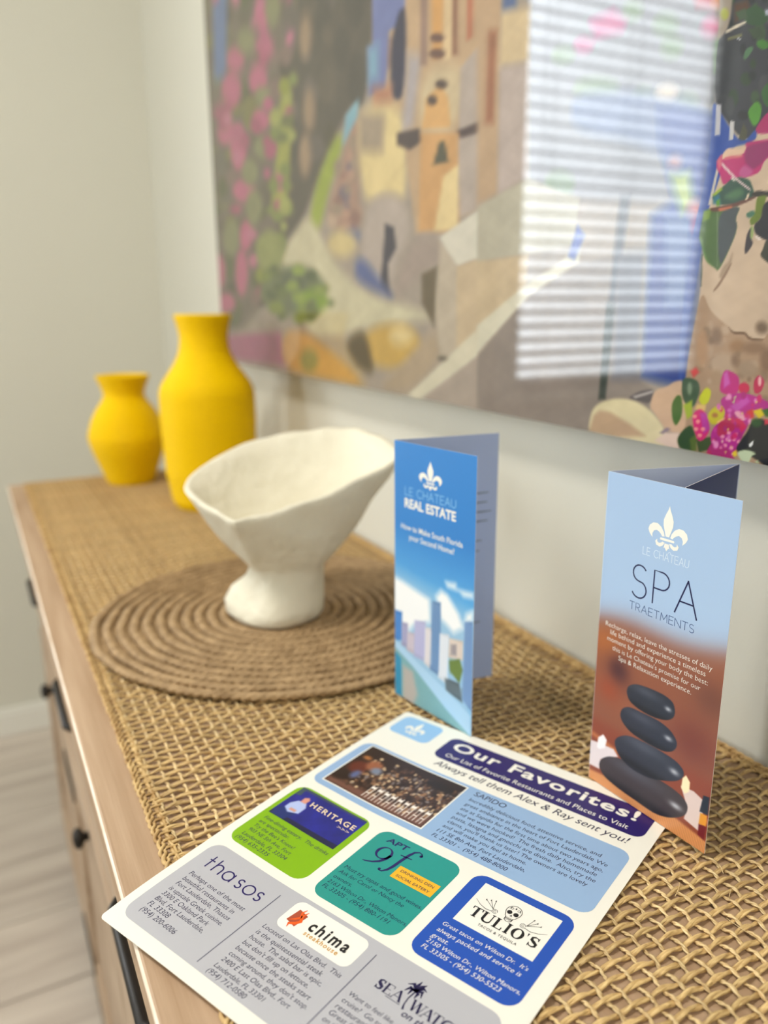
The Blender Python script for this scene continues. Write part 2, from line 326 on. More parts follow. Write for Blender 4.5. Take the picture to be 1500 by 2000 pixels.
loc(MB().box(TX0+.02, TX1-.02, TY0+.043, TY1-.004, .06, T-.0301)).build('carcass', wood_f, con)
for x in (TX0+.05, (TX0+TX1)/2, TX1-.05):
    for y in (TY0+.06, TY1-.04): loc(MB().box(x-.028, x+.028, y-.028, y+.028, .0005, .06, .003)).build('foot', wood_f, con)
fx0, fx1, fy = TX0+.02, TX1-.02, TY0+.043
loc(MB().box(fx0, fx1, fy-.018, fy-.0002, T-.045, T-.0302, .001).box(fx0, fx0+.03, fy-.018, fy-.0002, .062, T-.0452, .001).box(fx1-.03, fx1, fy-.018, fy-.0002, .062, T-.0452, .001).box(fx0+.0302, fx1-.0302, fy-.018, fy-.0002, .53, .56, .001).box(fx0+.0302, fx1-.0302, fy-.018, fy-.0002, .062, .1, .001)).build('face_frame', wood_f, con)
nb = 4; bwid = (fx1-fx0-.06)/nb
for i in range(nb):
    x0, x1 = fx0+.03+i*bwid+.004, fx0+.03+(i+1)*bwid-.004; xm = (x0+x1)/2
    d = loc(MB().box(x0, x1, fy-.021, fy-.0002, .563, T-.048, .003)).build('drawer_front', wood_f, con)
    p = MB().tube([(xm-.065, fy-.021, .67), (xm-.065, fy-.031, .67), (xm-.058, fy-.035, .67), (xm+.058, fy-.035, .67), (xm+.065, fy-.031, .67), (xm+.065, fy-.021, .67)], .0045, 10)
    loc(p.box(xm-.075, xm-.055, fy-.0235, fy-.0205, .66, .68).box(xm+.055, xm+.075, fy-.0235, fy-.0205, .66, .68)).build('pull', iron, d, True)
    g = MB().box(x0, x1, fy-.016, fy-.0002, .103, .527, .002)
    for a in ((x0, x0+.06, .103, .527), (x1-.06, x1, .103, .527), (x0+.0602, x1-.0602, .103, .163), (x0+.0602, x1-.0602, .467, .527)): g.box(a[0], a[1], fy-.022, fy-.0158, a[2], a[3], .001)
    dr = loc(g).build('cabinet_door', wood_f, con); kx = xm+.02
    k = MB().lathe([(0, 0), (.006, 0), (.005, .005), (.012, .009), (.013, .014), (.008, .018), (0, .019)], 20)
    k.v = [(kx+x, fy-.022-z,   .5+y) for x, y, z in k.v]; loc(k).build('knob', iron, dr, True)
    hx = x0 if i % 2 else x1; s = 1 if i % 2 else -1
    for hz in (.15, .45): loc(MB().box(min(hx, hx+s*.055), max(hx, hx+s*.055), fy-.0245, fy-.0221, hz-.012, hz+.012, .0008)).build('hinge', iron, dr)

# ------------------------------------------------------------------ woven seagrass runner, strand by strand
RX0, RX1, RY0, RY1, WEFT, WARP = -1.612, .02, .0795, .458, .0076, .0096
run = tag(empty('table_runner', (0, 0, T)), 'open weave seagrass table runner with knotted edges lying along the console', 'table runner')
grass = mat('seagrass', (226, 196, 138), .55, col2=(174, 138, 86), scale=(800, 70, 800), detail=3, bump=.0005, bscale=(1500, 120, 1500), rand=.12, contrast=(.3, .7))
grass2 = mat('seagrass_pale', (236, 212, 162), .55, col2=(190, 156, 104), scale=(70, 800, 800), detail=3, bump=.0004, bscale=(120, 1500, 1500), rand=.12, contrast=(.3, .7))
edge_g = mat('seagrass_edge', (218, 186, 128), .55, col2=(168, 130, 78), scale=(130, 130, 130), detail=3, bump=.0006, bscale=(800, 800, 300), contrast=(.3, .7))
ny = int((RY1-RY0)/WARP); nx = int((RX1-RX0)/WEFT)
def wander(n, amp, step, rng):
    k = rng.normal(0, amp, n//step+3); return np.interp(np.arange(n)/step, np.arange(len(k)), k)
def plied(P, r, off, pitch, flat, rng, n=6, wr=0):
    b = MB(); s = np.r_[0, np.cumsum(np.linalg.norm(np.diff(P, axis=0), axis=1))]
    Tn = np.gradient(P, axis=0); Tn /= np.linalg.norm(Tn, axis=1)[:, None]; S = np.cross(Tn, [0, 0, 1.]); S /= np.linalg.norm(S, axis=1)[:, None]
    ph = rng.random()*6
    for k in (0, 1):
        a = 2*PI*s/pitch+PI*k+ph+wander(len(P), .5, 12, rng)
        Q = P+off*(np.cos(a)[:, None]*S+flat*np.sin(a)[:, None]*np.array([0, 0, 1.]))
        b.tube(Q, r*(1+wander(len(P), .14, 10, rng)), n, flat, cap=False)
    return b
def weft_mesh(par, rng):
    m = ny*7+1; y = np.linspace(RY0-.005, RY1+.005, m); ph = (y-RY0)/WARP
    z = .00205+.00085*np.cos(PI*(ph+par))*np.clip(1.3-abs(2*(y-RY0)/(RY1-RY0)-1)*.0, 0, 1)
    P = np.c_[wander(m, .0003, 14, rng), y, z]
    b = plied(P, .00112, .00062, .03, .66, rng); me = bpy.data.meshes.new('weft_strand'); me.from_pydata(b.v, [], b.f); me.materials.append(grass); me.polygons.foreach_set('use_smooth', [True]*len(me.polygons)); return me
wm = [[weft_mesh(p, np.random.default_rng(10*p+k)) for k in range(5)] for p in (0, 1)]
for i in range(nx):
    o = bpy.data.objects.new('weft_strand', wm[i % 2][random.randrange(5)]); COL.objects.link(o); o.parent = run; o.location = (RX0+.004+i*WEFT+random.uniform(-.0005, .0005), 0, 0)
for k in range(ny):
    rng = np.random.default_rng(300+k); m = nx*6+1; x = np.linspace(RX0, RX1, m); ph = (x-RX0-.004)/WEFT
    P = np.c_[x, RY0+k*WARP+WARP*0+wander(m, .0005, 10, rng), .00215-.00095*np.cos(PI*(ph+k))]
    plied(P, .00072, .00055, rng.uniform(.006, .013), .8, rng, 5).build('warp_strand', grass2, run, True)
for y, s in ((RY0-.003, -1), (RY1+.004, 1)):     # knotted long edges: a core cord, loops round it and an outer plait
    rng = np.random.default_rng(int(5+s)); x = np.linspace(RX0, RX1, 1500); ph = 2*PI*(x-RX0)/WEFT
    plied(np.c_[x, y+wander(1500, .0004, 20, rng), np.full(1500, .0025)], .0012, .0009, .02, .8, rng).build('edge_cord', edge_g, run, True)
    x = np.linspace(RX0, RX1, nx*14); ph = 2*PI*(x-RX0)/WEFT
    j = wander(len(x), .0003, 14, rng)
    MB().tube(np.c_[x+.0008*np.sin(2*ph), y+s*.0012+.0040*np.cos(ph)+j, .0024+.0013*np.sin(ph)], .0008*(1+wander(len(x), .12, 9, rng)), 6, cap=False).build('edge_loop', edge_g, run, True)
    for q in (0, 1):
        MB().tube(np.c_[x, y+s*(.0062+.0017*np.sin(ph*.5+PI*q))+j, .0021+.0008*np.cos(ph*.5+PI*q)], .0012*(1+wander(len(x), .12, 9, rng)), 6, cap=False).build('edge_plait', edge_g, run, True)
y = np.linspace(RY0-.006, RY1+.006, 500)
plied(np.c_[np.full(500, RX0+.001), y, np.full(500, .0028)], .0014, .0011, .02, .8, RNG).build('end_cord', edge_g, run, True)

for k in range(36):                              # a few loose fibres standing off the weave
    x, y, a, L_ = random.uniform(-.5, -.12), random.uniform(.12, .44), random.uniform(0, PI), random.uniform(.006, .02)
    t = np.linspace(-.5, .5, 7); b = MB().tube(np.c_[x+L_*t*math.cos(a), y+L_*t*math.sin(a)+.002*t*t*8*random.uniform(-.3, .3), .0036+.0004*(1-4*t*t)], .00022, 4)
    b.build('loose_fibre', grass2, run, True)

# ------------------------------------------------------------------ round coiled placemat
MX, MY, MR, MT = -.757, .270, .204, T+.0038
matt = tag(empty('placemat', (MX, MY, MT), 2.2), 'round coiled brown rope placemat under the white bowl', 'placemat')
jute = mat('coiled_jute', (180, 150, 110), .7, col2=(138, 110, 74), scale=(90, 90, 90), detail=4, bump=.0008, bscale=(500, 500, 500), contrast=(.3, .7))
pit = .0128; turns = MR/pit; th = np.linspace(.6, 2*PI*turns, int(turns*150)); rr = pit*th/(2*PI)
st = np.cumsum(np.r_[0, np.diff(th)*rr[1:]]); b = MB()
for k in range(3):
    a = 2*PI*st/.026+2*PI*k/3; wob = .0006*np.sin(st/.011)
    R = rr-.005+wob+.0026*np.cos(a); Z = .0046+.0017*np.sin(a)
    b.tube(np.c_[R*np.cos(th), R*np.sin(th), Z], .0031, 6, .8, cap=False)
b.build('rope_coil', jute, matt, True)
MB().lathe([(0, .0012), (MR-.012, .0012), (MR-.012, .003), (0, .003)], 48).build('backing', jute, matt)

# ------------------------------------------------------------------ white sculptural bowl
BX, BY, BZ = -.744, .266, MT+.0076
bowl_m = mat('white_paper_pulp', (226, 220, 200), .75, bump=.004, scale=(55, 55, 55), detail=6)
bowl = tag(empty('pedestal_bowl', (BX, BY, BZ)), 'white rough sculptural pedestal bowl with tilted rim on the round placemat', 'bowl')
rv = np.array([rt.x, rt.y, 0]); rv /= np.linalg.norm(rv); fv = np.array([fw.x, fw.y, 0]); fv /= np.linalg.norm(fv)
def ring(ctrl, n=96):                            # closed smooth loop through (right, away, up) control points, metres
    c = np.asarray(ctrl, float); m = len(c); out = []
    for i in range(n):
        t = i/n*m; k = int(t); t -= k; p0, p1, p2, p3 = (c[(k+j) % m] for j in (-1, 0, 1, 2))
        out.append(.5*((2*p1)+(-p0+p2)*t+(2*p0-5*p1+4*p2-p3)*t*t+(-p0+3*p1-3*p2+p3)*t**3))
    return np.array(out)
A8 = [0, 45, 90, 135, 180, 225, 270, 315]        # anticlockwise from the right: right, back right, back, back left, left, front left, front, front right
def polar(r, z): return [(q*math.cos(math.radians(a)), q*math.sin(math.radians(a)), zz) for a, q, zz in zip(A8, r, z if hasattr(z, '__len__') else [z]*8)]
RIM = BOWL_RIM
rim = ring(RIM)
waist = ring(polar([.044, .042, .036, .034, .034, .034, .039, .044], .054))
lvl = [ring(polar([.036, .040, .038, .042, .052, .050, .048, .038], .000)), ring(polar([.040, .045, .042, .047, .060, .052, .054, .044], .005)), ring(polar([.041, .046, .042, .047, .061, .046, .053, .045], .016)),
       ring(polar([.042, .044, .040, .043, .054, .039, .047, .045], .030)), ring(polar([.043, .042, .038, .037, .040, .035, .042, .044], .042)), waist]
for t in np.linspace(.08, 1, 14): lvl.append(waist*(1-t)+rim*t+np.array([0, 0, -.010])*math.sin(PI*t)*.6)
cen = np.array([.01, .0, .0])
lvl.append(rim*[.985, .985, 1]+[0, 0, .0032]); lvl.append(rim*[.945, .945, 1]+[0, 0, .0020])
inner = ring(polar([.02]*8, .068))
for t in np.linspace(.08, 1, 12): lvl.append((rim*[.93, .93, 1])*(1-t)+inner*t+np.array([0, 0, -.012])*math.sin(PI*t))
V = []; rg = np.random.default_rng(3)
for L_ in lvl: V += [tuple(x*rv+y*fv+np.array([0, 0, z])) for x, y, z in L_]
V += [tuple(np.array([0, 0, .066])), (0, 0, 0)]
F = [(i*96+j, i*96+(j+1) % 96, (i+1)*96+(j+1) % 96, (i+1)*96+j) for i in range(len(lvl)-1) for j in range(96)]
n_ = len(lvl); F += [((n_-1)*96+j, (n_-1)*96+(j+1) % 96, n_*96) for j in range(96)]+[(j, n_*96+1, (j+1) % 96) for j in range(96)]
V = [(x+.0012*math.sin(70*y+90*z), y+.0012*math.sin(80*x+60*z), z+(.0008*math.sin(130*x+110*y) if z > .02 else 0)) for x, y, z in V]
mk('bowl_body', V, F, bowl_m, bowl, True)

# ------------------------------------------------------------------ two ribbed yellow vases
yel = mat('yellow_glaze', (240, 198, 0), .55, spec=.12, bump=.0003, scale=(200, 200, 200))
def vase(name, x, y, prof, label, rib=.0038, amp=.0005):
    p = np.asarray(prof, float); z = np.linspace(p[0, 1], p[-1, 1], 420)
    cs = np.interp(z, p[:, 1], p[:, 0]); k = np.ones(15)/15; cs = np.convolve(np.pad(cs, 7, 'edge'), k, 'valid')
    cs = cs+amp*np.sin(2*PI*z/rib); pr = [(0, 0), (cs[0]*.92, 0)]+list(zip(cs, z))
    top = p[-1, 1]; r = cs[-1]; pr += [(r-.003, top+.0015), (r-.006, top)]+[(np.interp(q, p[:, 1], p[:, 0])-.006, q) for q in np.linspace(top-.004, top*.45, 30)]+[(0, top*.45)]
    o = tag(empty(name, (x, y, T+.0042)), label, 'vase', None); MB().lathe(pr, 72).build('vase_body', yel, o, True); return o
vase('yellow_vase', VASE2[0], VASE2[1], VASE2[2], 'tall yellow ribbed bottle vase with wide straight body at the far end of the console')
vase('yellow_vase', VASE1[0], VASE1[1], VASE1[2], 'short round bellied yellow ribbed vase left of the tall yellow vase')

# ------------------------------------------------------------------ restaurant flyer, flat on the runner
SW, SH, PHI = 215.9, 279.4, .4267
SHX, SHY, SHZ = -.392, .0277, CAM_Z-.3167
card_stock = mat('white_card', (236, 233, 222), .38); 
fly = tag(empty('flyer', (SHX, SHY, SHZ), PHI), 'white printed restaurant flyer lying across the runner with coloured rounded boxes', 'flyer')
def bulge(u, v): return .0028*np.sin(PI*np.clip(v/SH, 0, 1))*np.where(u < 70, np.cos(PI/2*np.clip(u, 0, 70)/70)**2, 0)-.0016*np.clip((40-v)/40, 0, 1)**2*np.clip((60-u)/60, 0, 1)
def FP(u, v, lift=0): u = np.asarray(u, float); v = np.asarray(v, float); return np.c_[u/1000, v/1000, bulge(u, v)+lift/1000]
P, F = rrect(0, SW, 0, SH, 3, 28, 34); P = np.array(P); top = FP(P[:, 0], P[:, 1], 0); bot = FP(P[:, 0], P[:, 1], -.32); n_ = len(P)
bnd = [i for i in range(28)]+[j*28+27 for j in range(1, n_//28)]+[n_-28+i for i in range(26, -1, -1)]+[j*28 for j in range(n_//28-2, 0, -1)]
mk('paper', np.r_[top, bot], F+[tuple(i+n_ for i in reversed(f)) for f in F]+[(a, b, b+n_, a+n_) for a, b in zip(bnd, bnd[1:]+bnd[:1])], card_stock, fly)
def ink(name, c, rough=.4): return mat('ink_'+name, c, rough)
navy, dark, whi, grey_t = ink('navy', (34, 22, 92)), ink('dark', (52, 52, 78)), ink('white', (238, 235, 226)), ink('grey', (92, 92, 112))
black = ink('black', (24, 22, 22))
def card(name, c, u0, u1, v0, v1, r, label=None):
    p, f = rrect(u0, u1, v0, v1, r); p = np.array(p); return tag(mk(name, FP(p[:, 0], p[:, 1], .05), f, ink(name, c, .35), fly), label)
def words(parent, m, lines, name='body_text', shear=.18, size=4.5, bold=-.004, lift=.12):
    k = Ink()
    for L_ in lines:
        s_ = k.text(L_[0], L_[1], L_[2], L_[3] if len(L_) > 3 else None, size=size, shear=shear, bold=bold)
    k.build(name, FP, m, parent, lift)
logo = card('logo_box', (146, 188, 226), 5, 41, 246.5, 274.5, 6, 'pale blue box with a white lily emblem')
k = Ink(); fleur(k, 23, 250.5, 17, 21); k.build('emblem', FP, whi, logo)
hd = card('header_band', (40, 26, 98), 52, 208.5, 238.8, 269.5, 7, 'dark purple header band')
k = Ink(); k.text('Our Favorites!', 59, 254.2, 199, cap=10.6, bold=.024, spacing=1.12); k.text('Our List of Favorite Restaurants and Places to Visit', 60.7, 243.2, 197.5); k.build('header_text', FP, whi, hd)
k = Ink(); k.text('Always tell them Alex & Ray sent you!', 60, 229.6, 202, shear=.2); k.build('tagline_text', FP, dark, fly)
sap = card('sapido_box'.replace('sapido', 'light_blue'), (146, 176, 212), 5.5, 209.5, 159.5, 223, 8, 'light blue box with a bar photo')
k = Ink(); k.text('SAPIDO', 102.8, 215, 126.3, shear=.05); k.build('heading_text', FP, dark, sap)
words(sap, dark, [('Incredibly delicious food, attentive service, and', 103.4, 208.2, 195), ('great ambiance in the heart of Fort Lauderdale We', 103.7, 202.4, 201.5), ('ate at Sapido for the first time about two years ago,', 104, 196.6, 201.4), ('and we were hooked!  The fresh daily homemade', 104.4, 191.1, 199.8), ('pasta, lasagna and gnocchi are divine.  Also, try the', 104.6, 185.8, 201.3), ('clams, you\'ll thank us later! The owners are lovely', 104.8, 180.4, 198.8), ('and will make you feel at home.', 104.8, 175, 163.4)], shear=.05)
words(sap, ink('navy_dark', (28, 28, 70)), [('111 SE 8th Ave, Fort Lauderdale,', 104.2, 169.2, 165.5), ('FL 33301 -  (954) 488-8000', 104.1, 163.6, 156.5)], 'address_text', shear=.18)
c = Canvas(np.arange(13, 95.1, .55), np.arange(165.6, 219.6, .55), (46, 28, 20)); r_ = np.random.default_rng(12)
print_m = mat('printed_photo', attr='print', rough=.35)
c.poly([(13, 165), (95, 165), (95, 178), (13, 172)], (112, 74, 60), 6)
for _ in range(420):
    x, y = r_.uniform(26, 95), r_.normal(192, 11); 
    if y < 170 or y > 212: continue
    q = r_.choice([0, 1, 2, 3, 4]); c.ell(x, y, r_.uniform(.5, 1.6), r_.uniform(.6, 2.4), [(150, 112, 80), (206, 178, 140), (96, 64, 44), (120, 108, 104), (70, 48, 36)][q], 1.2, 8)
for x, y, rx, ry, cc in ((22, 192, 7, 8, (96, 40, 24)), (30, 200, 6, 6, (150, 90, 60)), (35, 196, 4, 4, (120, 130, 150)), (20, 205, 3, 2, (190, 120, 60)), (18, 178, 6, 6, (40, 24, 18)), (26, 184, 3, 5, (90, 100, 140)), (80, 209, 12, 5, (36, 22, 16))): c.ell(x, y, rx, ry, cc, 4)
for i in range(9):
    x = 44+i*5.6
    for dx in (0, 2.6): c.poly([(x+dx, 168), (x+dx+.6, 168), (x+dx+1.0, 183), (x+dx+.4, 183)], (236, 226, 214), .6)
    c.poly([(x, 179), (x+3.6, 179), (x+3.6, 181.5), (x, 181.5)], (240, 230, 220), .6); c.poly([(x, 173), (x+3.2, 173), (x+3.2, 174), (x, 174)], (226, 214, 200), .5)
q, f = rrect(12, 96, 164.6, 220.5, .3); q = np.array(q); mk('photo_border', FP(q[:, 0], q[:, 1], .1), f, whi, sap)
c.build('bar_photo', lambda u, v: FP(u, v, .15), print_m, sap)
her = card('green_box', (128, 176, 12), 6.3, 69.2, 84, 151.5, 8, 'bright green box with a dark blue photo')
c = Canvas(np.arange(9.6, 65.2, .45), np.arange(116.6, 150, .45), (36, 40, 132)); c.grain(.12, 9, 14, 3)
for p_, cc in (([(9, 116), (66, 116), (66, 121), (9, 120)], (30, 34, 66)), ([(11, 117), (22, 117), (25, 126), (17, 129), (11, 124)], (34, 50, 110)), ([(14, 127), (19, 124), (26, 127), (26, 134), (23, 138), (17, 137), (14, 132)], (176, 190, 232)), ([(18.5, 137), (22.5, 137), (23, 141.5), (20.8, 143.5), (18.2, 141.5)], (214, 150, 130)), ([(18, 126.5), (23, 126.5), (23, 128.8), (18, 128.8)], (206, 150, 130)), ([(9, 147.5), (66, 148.5), (66, 151), (9, 151)], (60, 70, 96)), ([(9, 140), (14, 142), (13, 150), (9, 150)], (60, 80, 90))): c.poly(p_, cc, 1)
c.build('dining_photo', lambda u, v: FP(u, v, .12), print_m, her)
k = Ink(); k.text('HERITAGE', 26.2, 137.3, 63.3, cap=4.6, bold=.015, spacing=1.25, shear=-.12); k.text('>>>', 53, 133, 62.5, cap=2.6); k.build('photo_lettering', FP, ink('cream', (236, 214, 180)), her, .2)
words(her, dark, [('Fine-dining eatery.  The drinks', 11.8, 110.3, 65.4), ('are spectacular.', 11.7, 105.8, 37.7), ('Try the Bee\'s Knees!', 11.9, 101.1, 46), ('903 NE 5th Ave, Fort', 12.2, 96.4, 48), ('Lauderdale, FL 33304', 12, 91.4, 49), ('(954) 635-2335', 11.2, 86.8, 38.6)])
apt = card('teal_box', (38, 146, 136), 77.3, 136.6, 82.6, 151.5, 8, 'teal box with a yellow tag')
k = Ink(); k.text('APT', 85.4, 142.3, 101, cap=4.2, bold=.02, shear=.05)
k.arc(91.5, 133, 4.6, 5.2, 0, 360, np.interp(np.linspace(0, 1, 30), [0, .25, .5, .75, 1], [1.9, .7, 2.0, .7, 1.9]), 30)
k.line([(96.1, 133.5), (95.6, 129.5), (93.6, 125.5), (90.4, 122.8), (86.5, 121), (84.6, 120.6)], [1.9, 2, 1.8, 1.4, .9, .4])
k.line([(111.6, 143.6), (110.4, 145.6), (108.2, 146.2), (105.8, 144.4), (104.6, 140.5), (103.6, 134), (102.8, 127), (101.6, 122.4), (99.6, 119.8), (97.4, 119.6)], [.8, .8, .9, 1.5, 1.9, 2, 1.9, 1.6, 1, .7])
k.arc(110.9, 143.8, .55, .55, 0, 360, 1.1, 12); k.arc(97.6, 120.5, .5, .5, 0, 360, 1, 12); k.line([(100.4, 137.6), (108.2, 138.2)], .8)
k.build('logo_lettering', FP, navy, apt)
q = Ink().rect(106, 119.3, 134.3, 130.2); ta = q.build('yellow_tag', FP, ink('yellow', (236, 178, 34)), apt, .1)
k = Ink(); k.text('DRINKING DEN', 108.6, 125.9, 131.6, cap=2.1); k.text('SOCIAL EATERY', 108.6, 121.3, 131.6, cap=2.1); k.build('tag_text', FP, dark, apt, .18)
words(apt, ink('dark_teal', (26, 50, 84)), [('Must try tapas and good wines.', 80.4, 108.7, 135.5), ('Ask for Carol or Nancy the', 80.4, 103.9, 126.6), ('owners.', 80.5, 98.9, 94), ('2163 Wilton Dr., Wilton Manors,', 80.5, 94.1, 136.2), ('FL 33305 - (954) 880-1191', 80.5, 89.5, 127.2)])
tul = card('blue_box', (34, 80, 176), 144.6, 207, 82.8, 153.5, 8, 'royal blue box with a white panel')
k = Ink().rect(152.8, 114.1, 200.1, 148.2); wp = k.build('white_panel', FP, whi, tul, .1)
k = Ink()                                        # slab lettering with serifs on a slight rise
def slab(k, ch, x, y, w, hh, st=1.5, se=.55):
    vb = lambda a, b0=0, b1=1: k.rect(x+a*w-st/2, y+b0*hh, x+a*w+st/2, y+b1*hh)
    sf = lambda a, t, l=1.35: k.rect(x+a*w-l, y+(hh-se if t else 0), x+a*w+l, y+(hh if t else se))
    if ch == 'T': vb(.5); sf(.5, 0); k.rect(x, y+hh-se, x+w, y+hh); k.rect(x, y+hh-2, x+.6, y+hh); k.rect(x+w-.6, y+hh-2, x+w, y+hh)
    if ch == 'U': vb(.15, .25); k.rect(x+.85*w-.3, y+.25*hh, x+.85*w+.3, y+hh); sf(.15, 1); sf(.85, 1, 1); k.arc(x+.5*w, y+.3*hh, .35*w, .3*hh-.4, 180, 360, np.interp(np.linspace(0, 1, 14), [0, 1], [1.5, .6]), 14)
    if ch == 'L': vb(.25); sf(.25, 1); k.rect(x, y, x+w, y+se); k.rect(x+w-.6, y, x+w, y+2.2)
    if ch == 'I': vb(.5); sf(.5, 0); sf(.5, 1)
    if ch == 'O': k.arc(x+.5*w, y+.5*hh, .5*w-.6, .5*hh-.3, 0, 360, np.interp(np.linspace(0, 1, 33), [0, .25, .5, .75, 1], [1.9, .6, 1.9, .6, 1.9]), 33)
    if ch == "'": k.poly([(x+.2*w, y+hh), (x+.8*w, y+hh), (x+.5*w, y+.68*hh)])
    if ch == 'S': k.line([(x+.85*w, y+.78*hh), (x+.72*w, y+.93*hh), (x+.45*w, y+.96*hh), (x+.18*w, y+.84*hh), (x+.2*w, y+.63*hh), (x+.5*w, y+.5*hh), (x+.82*w, y+.36*hh), (x+.82*w, y+.15*hh), (x+.55*w, y+.05*hh), (x+.25*w, y+.08*hh), (x+.1*w, y+.24*hh)], [.5, .6, .8, 1.3, 1.7, 1.8, 1.7, 1.3, .8, .6, .5]); k.rect(x+.85*w-.25, y+.7*hh, x+.85*w+.25, y+hh); k.rect(x+.1*w-.25, y, x+.1*w+.25, y+.32*hh)
x = 157.2
for i, (ch, w_) in enumerate([('T', 6.2), ('U', 6.4), ('L', 5.4), ('I', 3.6), ('O', 6.4), ("'", 1.8), ('S', 5.2)]):
    slab(k, ch, x, 121.9, w_, 7.6); x += w_+.85
k.text('TACOS & TEQUILA', 165.5, 118, 188.5, cap=1.7, bold=.01, spacing=1.2)
for s in (-1, 1):
    cx = 176.5+s*8.5; k.arc(cx, 132.2, 1.5, 1.5, 0, 330, .28, 16); k.arc(cx, 132.2, .7, .7, 40, 360, .25, 10)
    k.line([(cx+s*1.2, 131.4), (cx+s*5, 130.8), (cx+s*9, 132), (cx+s*13, 134.6)], [.35, .35, .3, .15])
    for dx, dy in ((3.2, 6), (5.6, 5), (8, 4)): k.line([(cx+s*1.6, 133.2), (cx+s*dx, 133.2+dy)], .25); k.poly([(cx+s*(dx-.6), 132.6+dy), (cx+s*(dx+.4), 132.9+dy), (cx+s*(dx+.1), 134+dy)])
sx, sy = 176.5, 137
k.arc(sx, sy+1, 4.3, 4.6, -35, 215, .35, 28); k.line([(sx-3.5, sy-1.6), (sx-3, sy-3.4), (sx-2.2, sy-4), (sx-2, sy-6.4), (sx-.8, sy-7.2), (sx+.8, sy-7.2), (sx+2, sy-6.4), (sx+2.2, sy-4), (sx+3, sy-3.4), (sx+3.5, sy-1.6)], .35)
for s in (-1, 1): k.poly([(sx+s*1.9+1.45*math.cos(a), sy-.3+1.5*math.sin(a)) for a in np.linspace(0, 2*PI, 16)[:-1]]); k.arc(sx+s*2, sy+3, .7, .7, 0, 360, .25, 10); k.line([(sx+s*3.2, sy+2.2), (sx+s*2.6, sy+4)], .3)
k.poly([(sx, sy-1.4), (sx-.75, sy-3.1), (sx-.1, sy-2.8), (sx+.1, sy-2.8), (sx+.75, sy-3.1)]); k.rect(sx-1.9, sy-5.2, sx+1.9, sy-4.95)
for i in range(-3, 4): k.rect(sx+i*.6-.1, sy-6.3, sx+i*.6+.1, sy-4)
k.poly([(sx, sy+4.6), (sx+.5, sy+3.8), (sx, sy+2.9), (sx-.5, sy+3.8)])
k.build('logo_lettering', FP, black, tul, .18)
words(tul, whi, [('Great tacos on Wilton Dr.  It\'s', 150.3, 107.2, 200.7), ('always packed and service is', 150.4, 102, 199.5), ('great.', 150.3, 97, 160.5), ('2150 Wilton Dr., Wilton Manors,', 150.3, 92.6, 204.6), ('FL 33305 - (954) 530-5523', 150.4, 88, 196)], bold=-.004)
gry = card('grey_box', (180, 180, 186), 6.3, 207, 8.3, 77.4, 8, 'wide pale grey box with two thin dividing lines')
for u in (67.6, 136): Ink().line([(u, 70-q*7.3) for q in range(9)], .55).build('divider_line', FP, grey_t, gry)
k = Ink(); w_ = .95; y0 = 58.4; x = 15            # thin rounded lower case lettering
k.line([(x+1.8, y0), (x+1.8, y0+10)], w_); k.line([(x, y0+6.2), (x+4.2, y0+6.2)], w_)
k.line([(x+7, y0), (x+7, y0+10)], w_); k.arc(x+9.8, y0+3.9, 2.8, 2.8, 180, 0, w_); k.line([(x+12.6, y0+4), (x+12.6, y0)], w_)
k.arc(x+18.6, y0+3.4, 3.4, 3.4, 0, 360, w_, 26); k.line([(x+22, y0+6.8), (x+22, y0)], w_)
for sx_ in (26.6, 42.2):
    k.arc(x+sx_+1.6, y0+5.1, 1.7, 1.6, 30, 270, w_, 12); k.arc(x+sx_+1.6, y0+1.8, 1.8, 1.7, 90, -150, w_, 12)
k.arc(x+36, y0+3.4, 3.6, 3.5, 0, 360, w_, 26)
k.build('logo_lettering', FP, navy, gry)
words(gry, dark, [('Perhaps one of the most', 14.3, 48.8, 59.8), ('beautiful restaurants in', 14.6, 43.9, 56.8), ('Fort Lauderdale, Thasos', 14.6, 39.2, 58.6), ('is upscale Greek cuisine.', 14.6, 34.4, 58.6), ('3300 E Oakland Park', 14.5, 29.7, 52.6), ('Blvd, Fort Lauderdale,', 14.5, 25, 54.6), ('FL 33308', 14.4, 20.3, 31.6), ('(954) 200-6006', 14.4, 15.4, 43.4)], shear=.14)
q, f = rrect(79, 129.6, 53.2, 74.6, 5); q = np.array(q); wb = mk('white_panel', FP(q[:, 0], q[:, 1], .1), f, whi, gry)
k = Ink(); k.poly([(82.6, 59.5), (89.6, 58), (91, 67.5), (84, 69)]); k.build('flame_square', FP, ink('brick', (168, 74, 46)), gry, .16)
k = Ink(); k.line([(86.4, 55.6), (85.6, 58), (88.6, 60), (90.2, 62.6), (88.4, 66), (89.6, 70)], [.3, 1.6, 2, 2, 1.6, .3]); k.line([(84, 60), (86.6, 62.4), (88.2, 64.8), (86.6, 68), (87.6, 70.8)], [.3, 1.3, 1.5, 1.2, .3]); k.build('flame', FP, ink('orange', (236, 92, 24)), gry, .2)
k = Ink(); k.text('chima', 96.2, 60.9, 122.6, cap=7.4, bold=.028, spacing=1.3, shear=.03); k.build('logo_lettering', FP, black, gry, .18)
k = Ink(); k.text('steakhouse', 97, 57, 120, cap=2.9, bold=.02, spacing=1.25); k.build('sub_lettering', FP, ink('gold', (200, 150, 66)), gry, .18)
